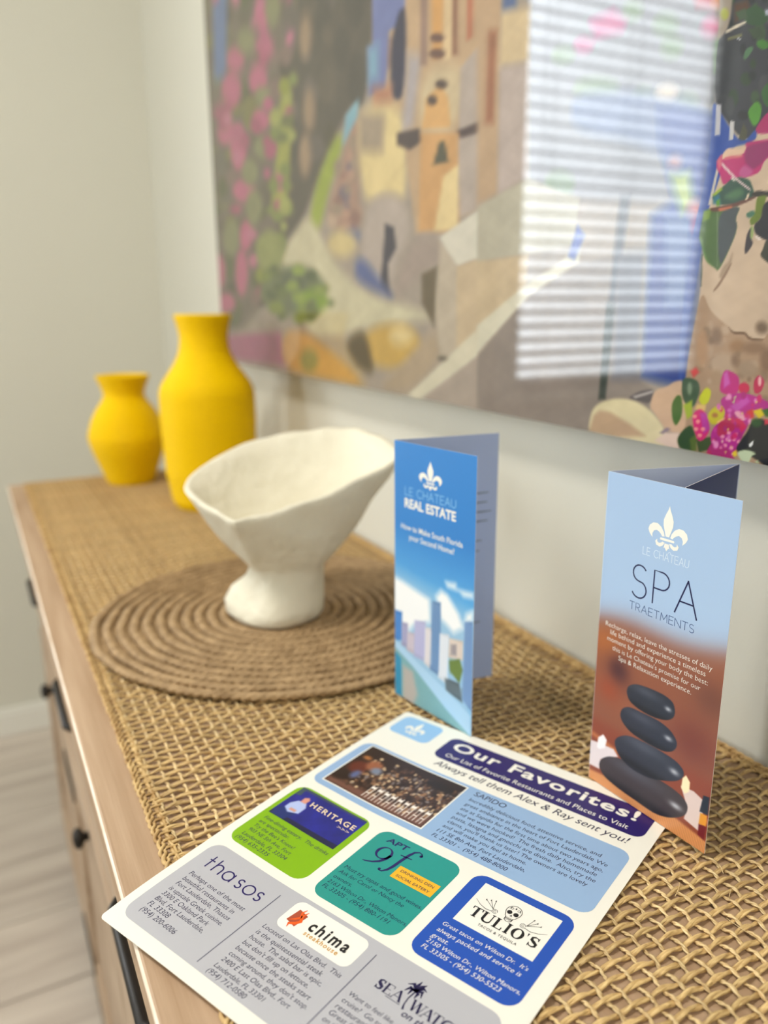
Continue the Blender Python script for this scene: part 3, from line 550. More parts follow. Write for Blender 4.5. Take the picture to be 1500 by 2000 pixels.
words(gry, dark, [('Located on Las Olas Blvd.  This', 76.3, 47.6, 130.5), ('is the quintessential steak', 76.4, 42.7, 122.5), ('house.  The salad bar is epic,', 76.3, 38.2, 126.5), ('but don\'t fill up on lettuce,', 76.2, 33.6, 122), ('because once the steaks start', 76.1, 29, 127.3), ('coming around, they don\'t stop.', 76.1, 24.4, 130), ('2400 E Last Olas Blvd., Fort', 76, 19.7, 123), ('Lauderdale, FL 33301', 76, 15, 110.5), ('(954) 712-0580', 75.6, 10.6, 102.5)], shear=.14)
k = Ink()
def serif(k, ch, x, y, w, hh, t=1.15, h=.32):
    se = lambda a, yy: k.rect(x+a*w-.95, y+yy, x+a*w+.95, y+yy+.28)
    if ch == 'S': slab(k, 'S', x, y, w, hh)
    if ch == 'E': k.rect(x+.2*w-t/2, y, x+.2*w+t/2, y+hh); [k.rect(x, y+q*hh-(.3 if q else 0), x+w*(.95 if q != .52 else .75), y+q*hh+(0 if q else .3)) for q in (0, .52, 1)]; k.rect(x+.88*w, y, x+.95*w, y+1.6); k.rect(x+.88*w, y+hh-1.6, x+.95*w, y+hh)
    if ch == 'A': k.line([(x+.1*w, y), (x+.5*w, y+hh)], h); k.line([(x+.5*w, y+hh), (x+.9*w, y)], t); k.line([(x+.25*w, y+.34*hh), (x+.72*w, y+.34*hh)], h); se(.1, 0); se(.9, 0)
    if ch == 'W': k.line([(x+.08*w, y+hh), (x+.3*w, y)], t); k.line([(x+.3*w, y), (x+.5*w, y+hh)], h); k.line([(x+.5*w, y+hh), (x+.7*w, y)], t); k.line([(x+.7*w, y), (x+.92*w, y+hh)], h); se(.08, hh-.28); se(.92, hh-.28); se(.5, hh-.28)
    if ch == 'T': k.rect(x+.5*w-t/2, y, x+.5*w+t/2, y+hh); k.rect(x, y+hh-.3, x+w, y+hh); se(.5, 0); k.rect(x, y+hh-1.7, x+.3, y+hh); k.rect(x+w-.3, y+hh-1.7, x+w, y+hh)
    if ch == 'C': k.arc(x+.55*w, y+.5*hh, .5*w, .48*hh, 50, 310, np.interp(np.linspace(0, 1, 24), [0, .5, 1], [.35, 1.3, .35]), 24); k.rect(x+.86*w, y+.66*hh, x+.92*w, y+hh)
    if ch == 'H': [k.rect(x+q*w-t/2, y, x+q*w+t/2, y+hh) for q in (.18, .82)]; k.rect(x+.18*w, y+.5*hh-.15, x+.82*w, y+.5*hh+.15); [se(q, z_) for q in (.18, .82) for z_ in (0, hh-.28)]
for ch, x, w_ in (('S', 146.8, 3.9), ('E', 151.3, 4.7), ('A', 156, 6.2), ('W', 166.8, 7.6), ('A', 173.4, 6), ('T', 178.6, 5.2), ('C', 184.2, 5.6), ('H', 190.6, 6)): serif(k, ch, x, 54.2, w_, 6.2)
k.rect(154.5, 53.2, 163, 53.5)
k.line([(165.4, 52.2), (164.4, 55), (164, 59), (164.6, 63.6)], [1.1, .7, .6, .8])
for ax, ay, bx, by in ((-5.6, 1.5, -3, 3.4), (-4.8, -2.6, -3.2, .6), (-2.2, -3.6, -2, .2), (4.6, 2.8, 2.4, 3.8), (4.2, -1.8, 3, 1.6), (1.6, -3.6, 1.8, -.4), (-.6, 6.6, -1, 3.4), (2.6, 6.2, 1, 4)):
    k.line([(164.6, 64), (164.6+bx, 64+by), (164.6+ax, 64+ay)], [1.1, 1.9, .3])
k.text('on the', 166.4, 49.2, 181, cap=3.6, shear=.25, bold=.012)
k.build('logo_lettering', FP, ink('indigo', (30, 24, 70)), gry)
words(gry, dark, [('Want to feel like', 139.9, 42.9, 166.3), ('cruise?  Go to', 139.8, 38.2, 163), ('restaurant', 139.7, 33.8, 158), ('Great f', 139.4, 29.4, 152), ('on the', 139.4, 25, 150)], shear=.14)

# printed areas of the wall picture: (sRGB colour, outline in mm on the panel, edge softness mm)
PICTURE_PRINT=[
((92,86,76),[(-1633.3,680.8),(-873.8,402),(-875.6,325),(-881.7,280.3),(-898.3,244.6),(-974.2,210.8),(-1043.2,158),(-1139.8,92.4),(-1307.9,81.9),(-1498.2,1.1),(-1581.6,1.3),(-1617.1,409.6)],16),
((118,108,96),[(-1633.3,680.8),(-1137.6,498.8),(-1110.3,394.7),(-1129.8,274.9),(-1188.1,119.1),(-1324.6,-32.9),(-1639.6,-55.3),(-1584.3,535.5)],20),
((124,118,92),[(-1357.4,498.7),(-1373.9,497.1),(-1405.6,507),(-1420.6,518.7),(-1403,520.1),(-1371.5,510)],10),
((112,108,96),[(-1434.7,-13.8),(-1448.8,-23.5),(-1474,-23.8),(-1485,-14.1),(-1470.3,-4.3),(-1445.3,-4.3)],10),
((124,118,92),[(-1355.2,461.5),(-1368,454),(-1390.4,460.4),(-1399.7,474.5),(-1386.3,481.9),(-1364.2,475.2)],10),
((96,100,72),[(-1369.8,412.2),(-1383.7,406),(-1408.7,412.3),(-1419.5,425.2),(-1405,431.4),(-1380.2,424.8)],10),
((104,98,84),[(-1202,64.1),(-1225.1,41.8),(-1267.7,43.2),(-1286.6,68),(-1261.4,90.5),(-1219.5,87.9)],10),
((124,118,92),[(-1343.5,341.9),(-1358.4,335.5),(-1385.6,341.3),(-1397.8,353.8),(-1382.2,360.2),(-1355.2,354.1)],10),
((96,100,72),[(-1150.7,220.9),(-1162.7,212.7),(-1185.3,216.2),(-1195.7,228.3),(-1183,236.5),(-1160.6,232.7)],10),
((134,112,104),[(-1264.8,311.1),(-1283.6,302.2),(-1318.9,309.3),(-1335,325.8),(-1314.8,334.6),(-1279.9,327)],10),
((104,98,84),[(-1360.3,416.2),(-1384,413.2),(-1430.2,425.1),(-1452.4,440.5),(-1426.6,443.2),(-1380.7,430.9)],10),
((134,112,104),[(-1213.7,367.2),(-1230.3,357.3),(-1260.9,364.8),(-1274.5,382.8),(-1256.9,392.6),(-1226.6,384.5)],10),
((124,118,92),[(-1471.6,194.3),(-1486.2,185.9),(-1511.9,188.7),(-1522.9,200.2),(-1507.7,208.6),(-1482.2,205.5)],10),
((112,108,96),[(-1279.3,433.5),(-1295.3,428.9),(-1325.3,437.4),(-1339.3,450.9),(-1322.3,455.4),(-1292.5,446.5)],10),
((104,98,84),[(-1297.4,39),(-1309.8,28.7),(-1332.2,29.1),(-1341.9,40.2),(-1328.9,50.6),(-1306.8,49.8)],10),
((104,98,84),[(-1368.7,236.3),(-1395.6,224.9),(-1446.6,232.1),(-1470.1,251.5),(-1440.6,262.8),(-1390.3,254.8)],10),
((128,124,80),[(-1430.5,319.4),(-1442.7,316.8),(-1465.7,321.2),(-1476.4,328.3),(-1463.7,330.7),(-1440.8,326.2)],10),
((96,100,72),[(-1098.6,335.4),(-1113.2,332.4),(-1142.3,339.7),(-1156.6,350.2),(-1140.9,353.1),(-1112,345.6)],10),
((134,112,104),[(-1407.2,1.9),(-1436.7,-23.8),(-1489.4,-24.4),(-1511.7,2.2),(-1479.3,28.3),(-1427.6,27.4)],10),
((112,108,96),[(-1162.3,155),(-1171.4,150.7),(-1188.8,152.6),(-1197.1,158.9),(-1187.6,163.2),(-1170.3,161.2)],10),
((124,118,92),[(-1275.5,456.2),(-1290.4,452),(-1318.6,460.4),(-1331.6,473.3),(-1315.8,477.4),(-1287.8,468.7)],10),
((86,80,70),[(-1461.4,564.1),(-1477.2,557.8),(-1504.7,566.9),(-1516.1,582.4),(-1499.6,588.5),(-1472.4,579.2)],10),
((104,98,84),[(-1267.7,418.5),(-1290.3,415.3),(-1334.5,427.5),(-1355.9,443.4),(-1331.3,446.3),(-1287.4,433.6)],10),
((124,118,92),[(-1436.3,487.4),(-1461.6,478.1),(-1507.5,491.2),(-1527.5,514.2),(-1500.1,523.1),(-1454.9,509.3)],10),
((104,98,84),[(-1271,221.4),(-1285.4,216.6),(-1312.9,220.6),(-1325.9,229.6),(-1310.8,234.4),(-1283.4,230.1)],10),
((124,118,92),[(-1290.3,115.8),(-1307.5,104.9),(-1339.3,107.2),(-1353.7,120.8),(-1335.4,131.7),(-1303.9,129)],10),
((134,112,104),[(-1395.1,340.3),(-1407,335.5),(-1428.7,340),(-1438.3,349.5),(-1425.9,354.2),(-1404.4,349.5)],10),
((124,118,92),[(-1223.5,295.2),(-1235.1,292.6),(-1257.4,297.1),(-1268.1,304.4),(-1256,306.9),(-1233.8,302.3)],10),
((124,118,92),[(-1367.8,427.5),(-1382.1,422.8),(-1408.3,429.8),(-1420.1,441.6),(-1405.1,446.3),(-1379,439.1)],10),
((96,100,72),[(-1351,378.2),(-1377.7,366.1),(-1427.1,377.5),(-1449.2,401.8),(-1420,413.6),(-1371.3,401.3)],10),
((128,124,80),[(-1133,165),(-1150.6,158.7),(-1185.7,162.8),(-1202.8,173.7),(-1183.7,180),(-1148.9,175.5)],10),
((112,108,96),[(-1305.4,310.9),(-1332.2,291.9),(-1380.7,301.1),(-1401.5,330.5),(-1372.1,349.3),(-1324.5,338.9)],10),
((86,80,70),[(-1113.6,315.6),(-1129.6,302.3),(-1159.2,308.9),(-1172.5,329.6),(-1155.4,342.9),(-1126.2,335.6)],10),
((86,80,70),[(-1357.9,327.3),(-1372.8,319.1),(-1399.6,324.5),(-1411.2,338.4),(-1395.5,346.6),(-1369,340.9)],10),
((104,98,84),[(-1405.4,30.2),(-1438.6,2),(-1498.4,2.2),(-1523.7,32.6),(-1486.8,61.2),(-1428.4,59)],10),
((134,112,104),[(-1394.5,212.9),(-1410.4,201.2),(-1438.3,204.6),(-1449.9,220.2),(-1433.1,232),(-1405.6,228.1)],10),
((128,124,80),[(-1195.6,467.6),(-1206,463.8),(-1225.3,470.1),(-1234.2,480.4),(-1223.4,484.2),(-1204.1,477.7)],10),
((86,80,70),[(-1285,320.8),(-1300.3,318),(-1329.9,324.2),(-1344.1,333.4),(-1327.9,336),(-1298.5,329.6)],10),
((104,98,84),[(-1096.1,455.2),(-1113.1,448.9),(-1145.9,459.9),(-1161.5,477.8),(-1143.2,483.8),(-1110.7,472.3)],10),
((104,98,84),[(-1177.1,308.8),(-1188.6,299.8),(-1209.6,304.3),(-1218.9,318.1),(-1206.8,327.1),(-1186,322.3)],10),
((112,108,96),[(-1432.6,191.1),(-1452.2,177.9),(-1487,181.7),(-1501.6,199.1),(-1480.7,212.3),(-1446.4,208)],10),
((104,98,84),[(-1305.5,258),(-1316.2,251.2),(-1335.5,254.4),(-1343.9,264.6),(-1332.7,271.4),(-1313.6,268.1)],10),
((86,80,70),[(-1468,264.5),(-1485.4,259.8),(-1518.1,264.8),(-1533.3,274.8),(-1514.9,279.5),(-1482.4,274.2)],10),
((104,98,84),[(-1359.7,124.8),(-1380.4,114.7),(-1419.3,117.6),(-1437.2,131.1),(-1415,141.2),(-1376.5,137.8)],10),
((134,112,104),[(-1292.8,492.5),(-1317.3,485.7),(-1363.9,500.4),(-1385.4,522.7),(-1358.6,529),(-1312.6,513.6)],10),
((134,112,104),[(-1166.5,340.4),(-1177.9,331.9),(-1198.7,336.8),(-1207.9,350.6),(-1196,359),(-1175.3,353.8)],10),
((86,80,70),[(-1273.9,485.1),(-1298.2,471.2),(-1342.4,484.9),(-1361.5,513.5),(-1335,527),(-1291.6,512.2)],10),
((86,80,70),[(-1258.1,299.2),(-1280.8,288.3),(-1323.9,296.6),(-1343.7,316.6),(-1318.9,327.4),(-1276.4,318.3)],10),
((86,80,70),[(-1255.1,16.4),(-1275.5,1.4),(-1313.8,1.5),(-1331.3,17.4),(-1309.3,32.5),(-1271.5,31.7)],10),
((124,118,92),[(-1459.8,264.9),(-1479.4,259.1),(-1516.4,264.8),(-1533.5,276.6),(-1512.6,282.3),(-1475.9,276.2)],10),
((112,108,96),[(-1438.1,300),(-1458.1,286.4),(-1492.7,292.3),(-1506.8,312.5),(-1485.5,326),(-1451.4,319.5)],10),
((86,80,70),[(-1207.1,442.8),(-1217.2,437.3),(-1235.5,442.9),(-1243.7,454.1),(-1233.2,459.5),(-1215,453.7)],10),
((86,80,70),[(-1260.4,481.4),(-1272.8,478.4),(-1296.3,486),(-1307.1,496.7),(-1294.1,499.5),(-1270.8,491.8)],10),
((104,98,84),[(-1353.1,456.6),(-1379.3,444.8),(-1427.1,458.2),(-1448.1,484.2),(-1419.5,495.6),(-1372.5,481.3)],10),
((134,112,104),[(-1212,350.5),(-1234.4,335.7),(-1275.9,345.3),(-1294.4,370.7),(-1270,385.4),(-1229.1,374.8)],10),
((134,112,104),[(-1283.6,19.3),(-1302.8,4),(-1338.2,4.1),(-1354,20.4),(-1333.4,35.9),(-1298.4,35)],10),
((96,100,72),[(-1266.1,451.2),(-1288.1,436.7),(-1327.7,448.2),(-1344.6,475),(-1320.7,489.2),(-1281.8,476.8)],10),
((128,124,80),[(-1335.5,315.2),(-1357.3,301.3),(-1396.5,308.8),(-1413.4,331.1),(-1389.9,344.9),(-1351.3,336.6)],10),
((112,108,96),[(-1471.2,45.2),(-1493.4,28.2),(-1532.6,28.9),(-1549,47.5),(-1525.2,64.6),(-1486.5,63.1)],10),
((128,124,80),[(-1248.7,49.8),(-1260,38.5),(-1280.2,39.1),(-1288.8,51.3),(-1277,62.6),(-1257,61.7)],10),
((96,100,72),[(-1442.7,203),(-1462.7,188.8),(-1497.7,192.8),(-1512.1,211.5),(-1490.8,225.7),(-1456.3,221.1)],10),
((104,98,84),[(-1231.5,246.6),(-1252.7,230.7),(-1291.6,236.8),(-1308.7,259.8),(-1285.8,275.7),(-1247.5,268.6)],10),
((112,108,96),[(-1438.1,245.4),(-1461.8,228.1),(-1502.9,233.7),(-1519.7,257.6),(-1494.2,274.8),(-1453.8,268.3)],10),
((128,124,80),[(-1091.8,384.5),(-1104,380.6),(-1127.9,387.5),(-1139.4,398.5),(-1126.4,402.2),(-1102.7,395.1)],10),
((128,124,80),[(-1171.1,166.4),(-1191.3,154.1),(-1230.3,158.4),(-1248.5,175.8),(-1226.5,188.1),(-1188,183)],10),
((96,100,72),[(-1261.6,42.4),(-1282.9,28.8),(-1323.5,29.7),(-1342.4,44.9),(-1319.2,58.7),(-1279,57.1)],10),
((134,112,104),[(-1186.6,232.3),(-1203.1,218.1),(-1233.3,222.8),(-1246.6,242.3),(-1228.9,256.4),(-1199.2,251.1)],10),
((96,100,72),[(-1301.4,326),(-1324.9,315.7),(-1369,324.8),(-1389.3,344.9),(-1363.7,355),(-1320.1,345.2)],10),
((134,112,104),[(-1216.3,382.4),(-1238.2,369.7),(-1279.2,380.1),(-1297.6,404.2),(-1273.7,416.6),(-1233.3,405.4)],10),
((112,108,96),[(-1212.5,325.1),(-1234,320.7),(-1276.7,330.1),(-1297.6,344.4),(-1274,348.6),(-1231.6,338.7)],10),
((128,124,80),[(-1256.8,286.2),(-1282.4,266.5),(-1329.1,274.8),(-1349.3,304.2),(-1321.2,323.8),(-1275.4,314.1)],10),
((96,100,72),[(-1235.2,356.7),(-1245.4,352),(-1264.3,356.5),(-1272.9,366),(-1262.2,370.7),(-1243.4,366)],10),
((104,98,84),[(-1219.1,269.1),(-1236.3,263.4),(-1269.8,269.5),(-1285.7,281.6),(-1267.2,287.2),(-1234,280.8)],10),
((124,118,92),[(-1357.2,393.8),(-1384.6,384.3),(-1436.2,396.7),(-1459.9,419.5),(-1429.8,428.6),(-1378.9,415.4)],10),
((112,108,96),[(-1248.5,197.6),(-1268.7,188.4),(-1307.6,193.4),(-1325.9,208.1),(-1304,217.2),(-1265.5,211.7)],10),
((104,98,84),[(-1254.8,439.5),(-1265.7,432.4),(-1285,438),(-1293.2,451),(-1281.9,458),(-1262.8,452.2)],10),
((128,124,80),[(-1428.1,428),(-1456.4,421),(-1510,434.5),(-1534.7,455.7),(-1503.6,462.4),(-1450.7,448.1)],10),
((128,124,80),[(-1140,141.1),(-1157.7,129.6),(-1191.8,132.8),(-1207.8,148.3),(-1188.7,159.9),(-1155,156)],10),
((96,100,72),[(-1483.1,172.8),(-1498.3,163.4),(-1525.1,166),(-1536.4,178.3),(-1520.4,187.7),(-1493.9,184.8)],10),
((124,118,92),[(-1195.9,226.1),(-1211.3,219.6),(-1241.1,224.3),(-1255.2,235.6),(-1238.8,242),(-1209.2,237.1)],10),
((124,118,92),[(-1368.6,279.6),(-1387.3,266.8),(-1420.3,272.4),(-1434.3,291.3),(-1414.4,304),(-1381.7,297.9)],10),
((86,80,70),[(-1365.8,345),(-1388.9,336.1),(-1432.1,345.2),(-1451.7,363.7),(-1426.7,372.4),(-1384,362.7)],10),
((96,100,72),[(-1363.3,522.2),(-1392.2,507.9),(-1444.2,524.3),(-1466.3,556.2),(-1434.5,569.9),(-1383.6,552.4)],10),
((86,80,70),[(-1384.6,478.8),(-1409.6,477.2),(-1458.5,491.5),(-1482.1,507.9),(-1454.8,509.1),(-1406.2,494.3)],10),
((112,108,96),[(-1335.7,540.2),(-1360.2,537.2),(-1407.5,553.3),(-1429.9,572.9),(-1403.1,575.3),(-1356.2,558.8)],10),
((134,112,104),[(-1213.9,27.2),(-1237.4,11.8),(-1282.7,12.3),(-1304.1,29.1),(-1278.3,44.8),(-1233.5,43.3)],10),
((134,112,104),[(-1436.9,278.1),(-1453.1,269.7),(-1481.9,274.4),(-1494.4,287.8),(-1477.4,296.3),(-1448.8,291.3)],10),
((134,112,104),[(-1116.2,330.7),(-1131.7,321.2),(-1161,328.1),(-1174.6,345.2),(-1158.1,354.7),(-1129,347.2)],10),
((96,100,72),[(-1415.8,72.1),(-1442.6,51.4),(-1490.5,53),(-1510.9,76.4),(-1481.8,97.3),(-1434.7,94.5)],10),
((104,98,84),[(-1304.6,81.4),(-1330.3,58.4),(-1376.8,60.2),(-1396.8,86.5),(-1368.7,109.7),(-1323,106.5)],10),
((112,108,96),[(-1226.5,152),(-1244.9,140.3),(-1279.7,143.7),(-1295.7,159.4),(-1275.8,171.2),(-1241.4,167.2)],10),
((86,80,70),[(-1373.7,535.5),(-1393.7,528.6),(-1430.1,540.6),(-1446.1,559.8),(-1424.7,566.4),(-1388.7,554)],10),
((86,80,70),[(-1370.3,450.6),(-1382.3,445.7),(-1404,451.7),(-1413.5,462.9),(-1400.9,467.7),(-1379.4,461.5)],10),
((86,80,70),[(-1417.7,403.7),(-1439.9,391.7),(-1479.1,401),(-1495.6,423),(-1471.9,434.8),(-1433.2,424.8)],10),
((96,100,72),[(-1138.3,443.7),(-1148.7,438.3),(-1167.9,444.5),(-1176.7,456.2),(-1165.9,461.5),(-1146.8,455.1)],10),
((128,124,80),[(-1406.9,372.1),(-1435.1,363),(-1488.3,374.7),(-1512.7,396.4),(-1481.7,405.1),(-1429.2,392.6)],10),
((134,112,104),[(-1228.3,309.2),(-1240.3,299.6),(-1261.5,304),(-1270.6,318.3),(-1258.1,327.8),(-1237.1,323.1)],10),
((128,124,80),[(-1209.3,59.9),(-1222.6,52),(-1248.1,52.9),(-1260,62.1),(-1245.9,70.1),(-1220.6,68.9)],10),
((124,118,92),[(-1434.2,171.5),(-1452.1,166.6),(-1486.5,170.1),(-1502.9,178.7),(-1483.8,183.5),(-1449.6,179.8)],10),
((128,124,80),[(-1402.9,135.7),(-1423.9,118.8),(-1460.7,121.5),(-1475.9,141.9),(-1453.5,158.8),(-1417.3,155.3)],10),
((96,100,72),[(-1346.5,134.1),(-1361.4,125),(-1388.6,127.2),(-1400.7,138.8),(-1385,147.9),(-1358,145.4)],10),
((86,80,70),[(-1424.5,35.8),(-1439.3,27.8),(-1466.9,28.4),(-1479.3,37.1),(-1463.7,45.2),(-1436.3,44.4)],10),
((96,100,72),[(-1233.2,151.5),(-1257.4,133.2),(-1302.9,137.4),(-1323.3,161.1),(-1296.7,179.5),(-1252,174.2)],10),
((96,100,72),[(-1144.7,244),(-1153.7,241.6),(-1171.2,244.7),(-1179.6,250.3),(-1170.3,252.7),(-1152.8,249.5)],10),
((112,108,96),[(-1241.2,412.6),(-1251.7,406),(-1270.6,411.3),(-1278.8,423.3),(-1267.8,429.9),(-1249.1,424.4)],10),
((128,124,80),[(-1365.1,244.5),(-1387.4,238.6),(-1430.6,245),(-1451.2,257.9),(-1427.1,263.8),(-1384.2,256.9)],10),
((104,98,84),[(-1129.2,392.3),(-1145.9,381.3),(-1177.2,390),(-1191.4,410.4),(-1173.5,421.2),(-1142.6,411.9)],10),
((112,108,96),[(-1181.1,159.1),(-1193.2,152.4),(-1216.1,155),(-1226.8,164.4),(-1214.1,171.1),(-1191.3,168.3)],10),
((96,100,72),[(-1394.9,-9),(-1420.7,-33.5),(-1466,-34.3),(-1484.7,-9.3),(-1456.7,15.6),(-1412.3,15.1)],10),
((104,98,84),[(-1473.7,142),(-1488.6,130.6),(-1513.9,132.6),(-1524.2,146.3),(-1508.7,157.8),(-1483.6,155.5)],10),
((104,98,84),[(-1201.1,165.7),(-1223,146.5),(-1263.5,150.7),(-1281.5,175.2),(-1257.6,194.5),(-1217.7,189.2)],10),
((134,112,104),[(-1158.7,299.2),(-1174.7,289.8),(-1205.1,296.2),(-1219.1,312.4),(-1201.9,321.7),(-1171.9,314.9)],10),
((84,80,72),[(-1018,194),(-1037.2,183),(-1075.4,188.6),(-1094.1,206.1),(-1073.1,217.1),(-1035.2,210.7)],10),
((100,92,80),[(-1019.8,341.9),(-1033.5,324),(-1058.8,330.6),(-1069.9,355.7),(-1055.3,373.5),(-1030.5,366.2)],10),
((84,80,72),[(-934.1,292.2),(-947.5,271.8),(-973.1,277.8),(-985,305.1),(-970.6,325.5),(-945.4,318.6)],10),
((100,92,80),[(-1055.5,334.6),(-1076.8,329.8),(-1119.9,340.8),(-1141.4,357.2),(-1117.8,361.7),(-1075.1,350.2)],10),
((108,100,92),[(-1083.3,359.2),(-1103.6,335),(-1140.6,344.4),(-1156.5,379.4),(-1134.3,403.3),(-1098.2,392.5)],10),
((86,80,66),[(-979,407.5),(-990,403.6),(-1011.7,410.8),(-1022.3,422.2),(-1010.7,426.1),(-989.1,418.6)],10),
((86,80,66),[(-1009.1,428.5),(-1025,426),(-1056.9,436.9),(-1072.8,450.8),(-1055.6,453),(-1023.9,441.7)],10),
((84,80,72),[(-1001.4,392.9),(-1013.5,378.1),(-1036.1,385),(-1046.2,407.3),(-1033.3,422),(-1011.1,414.5)],10),
((108,100,92),[(-967.3,362.1),(-982,348.1),(-1010.5,356.3),(-1023.9,379.4),(-1008.1,393.3),(-980,384.3)],10),
((100,92,80),[(-920.5,392.9),(-931.9,381.4),(-954.2,388.8),(-964.8,408.1),(-952.7,419.5),(-930.7,411.6)],10),
((108,100,92),[(-1099.1,256.7),(-1112.8,244.7),(-1138.5,249.4),(-1150.1,266.7),(-1135.5,278.7),(-1110.1,273.5)],10),
((108,100,92),[(-1012.3,197.7),(-1032.6,184.2),(-1072.8,190.1),(-1092.3,210.7),(-1070,224.3),(-1030.3,217.3)],10),
((108,100,92),[(-1028.1,265.3),(-1044.2,249.8),(-1074.9,255.9),(-1089.1,278.4),(-1071.7,293.9),(-1041.5,287)],10),
((84,80,72),[(-888.2,248.3),(-903.2,224.2),(-933,230.2),(-947.3,261.6),(-930.8,285.7),(-901.6,278.4)],10),
((84,80,72),[(-1090,217),(-1109,199.5),(-1144.9,205),(-1161.3,228.9),(-1140.7,246.4),(-1105.3,240)],10),
((100,92,80),[(-917.1,384.9),(-932.3,370.9),(-962.7,380.6),(-977.3,405.3),(-960.7,419.1),(-930.8,408.5)],10),
((108,100,92),[(-1039,423),(-1053.4,417.6),(-1081.6,426.9),(-1095.2,441.9),(-1079.8,447.1),(-1051.8,437.5)],10),
((84,80,72),[(-981.5,335.7),(-998,314),(-1029.3,322.1),(-1043.5,353.1),(-1025.6,374.6),(-994.9,365.4)],10),
((108,100,92),[(-1051.3,310.8),(-1060.3,308),(-1077.8,312.3),(-1086.3,319.4),(-1076.9,322.2),(-1059.5,317.8)],10),
((84,80,72),[(-993.8,401),(-1006.6,394.5),(-1031.7,402.6),(-1043.7,417.5),(-1030.1,423.8),(-1005.2,415.4)],10),
((84,80,72),[(-892.1,333.3),(-907.8,307.6),(-938.9,316.1),(-953.6,351.8),(-936.3,377.3),(-905.9,367.4)],10),
((86,80,66),[(-1117.9,467.2),(-1131.5,465.1),(-1158.1,474.3),(-1171,485.7),(-1156.6,487.6),(-1130.1,478.2)],10),
((100,92,80),[(-980.2,317.9),(-990.3,309.1),(-1009.5,314),(-1018.6,328.1),(-1008,336.9),(-988.9,331.7)],10),
((86,80,66),[(-981.2,205.9),(-990.6,191.1),(-1008,193.9),(-1015.9,211.9),(-1006,226.7),(-988.8,223.4)],10),
((100,92,80),[(-973.9,261.5),(-989.8,244.8),(-1020.6,251),(-1035.1,274.9),(-1017.9,291.6),(-987.5,284.4)],10),
((84,80,72),[(-1109.7,245.7),(-1120.9,240.7),(-1142.3,244.6),(-1152.5,253.7),(-1140.8,258.7),(-1119.5,254.6)],10),
((105,128,172),[(-1464.9,560.2),(-1382.6,532.8),(-1419.5,371.6),(-1491.5,381.5)],16),
((196,108,138),[(-1197.5,405.2),(-1203.3,396.5),(-1216.6,392.5),(-1234.3,394.5),(-1251.7,402.1),(-1263.9,413.4),(-1267.2,425.2),(-1260.8,434.1),(-1246.6,437.7),(-1228.8,435.1),(-1212.1,427.4),(-1200.7,416.5)],16),
((196,108,138),[(-1186.2,358.1),(-1192,353),(-1206.5,351.7),(-1226.1,354.8),(-1245.8,361.5),(-1260.1,370),(-1264.6,378.1),(-1258.2,383.3),(-1242.6,384.2),(-1222.7,380.7),(-1203.6,373.9),(-1190.4,365.7)],16),
((196,108,138),[(-1319.7,374.9),(-1327,368),(-1344.8,365.8),(-1368.7,369),(-1392.4,377),(-1409.3,387.7),(-1414.4,398),(-1406,405.1),(-1386.9,406.8),(-1362.6,403.1),(-1339.8,394.9),(-1324.3,384.7)],16),
((196,108,138),[(-1221.2,323.8),(-1227.8,314.3),(-1243.7,309.6),(-1264.7,311),(-1285.6,318.5),(-1300.2,330.1),(-1304.4,342.5),(-1296.8,352.3),(-1279.9,356.6),(-1258.5,354.5),(-1238.6,346.7),(-1225.1,335.6)],16),
((196,108,138),[(-1341.8,336.2),(-1350.9,324.7),(-1372,319),(-1400,320.9),(-1427.6,330.2),(-1446.8,344.6),(-1451.9,360),(-1441.4,371.8),(-1418.5,376.9),(-1390.1,374),(-1364,364.3),(-1346.5,350.6)],16),
((196,108,138),[(-1223.7,269.1),(-1229.5,261.8),(-1243.6,258.1),(-1262.5,259.1),(-1281.2,264.8),(-1294.4,273.6),(-1298.4,283.1),(-1291.9,290.7),(-1276.9,294.1),(-1257.8,292.6),(-1239.8,286.8),(-1227.4,278.2)],16),
((196,108,138),[(-1329.4,249.7),(-1337.9,232.6),(-1355.6,221.5),(-1378.2,219.6),(-1399.6,227.8),(-1413.8,244),(-1416.5,263.8),(-1406.9,281.3),(-1388.1,291.8),(-1365.5,292.6),(-1345.2,284),(-1332.1,268.3)],16),
((196,108,138),[(-1298.4,181.2),(-1307.2,173),(-1329,168.6),(-1358.7,169.3),(-1388.7,175.2),(-1410.5,184.8),(-1417.2,195.5),(-1407,204.1),(-1383,208.1),(-1352.6,206.7),(-1324,200.4),(-1304.5,191.1)],16),
((196,108,138),[(-1394.9,285.6),(-1402.9,275.9),(-1421.1,270.8),(-1445,271.7),(-1468.5,278.7),(-1484.9,289.9),(-1489.2,302.3),(-1480.2,312.3),(-1460.7,317),(-1436.5,315.4),(-1414,308.1),(-1399,297.3)],16),
((196,108,138),[(-1324,114.9),(-1330.2,102.5),(-1343.4,93.9),(-1360.3,91.4),(-1376.5,95.9),(-1387.3,106.4),(-1389.6,119.9),(-1382.8,132.6),(-1369,141),(-1352,142.9),(-1336.4,138.1),(-1326.3,127.9)],16),
((196,108,138),[(-1486,63),(-1494.5,47),(-1511.4,35.3),(-1532.7,31.3),(-1552.5,36.3),(-1565.4,49.1),(-1567.4,66.2),(-1558,82.7),(-1540.2,94),(-1519,97.2),(-1500,91.8),(-1488.1,79.3)],16),
((196,108,138),[(-1354.5,57.9),(-1362.2,38.1),(-1377,23.5),(-1395.3,18.2),(-1412,24.1),(-1422.5,39.7),(-1423.7,60.6),(-1415.2,81),(-1399.7,95.1),(-1381.6,99.3),(-1365.7,93),(-1355.8,77.9)],16),
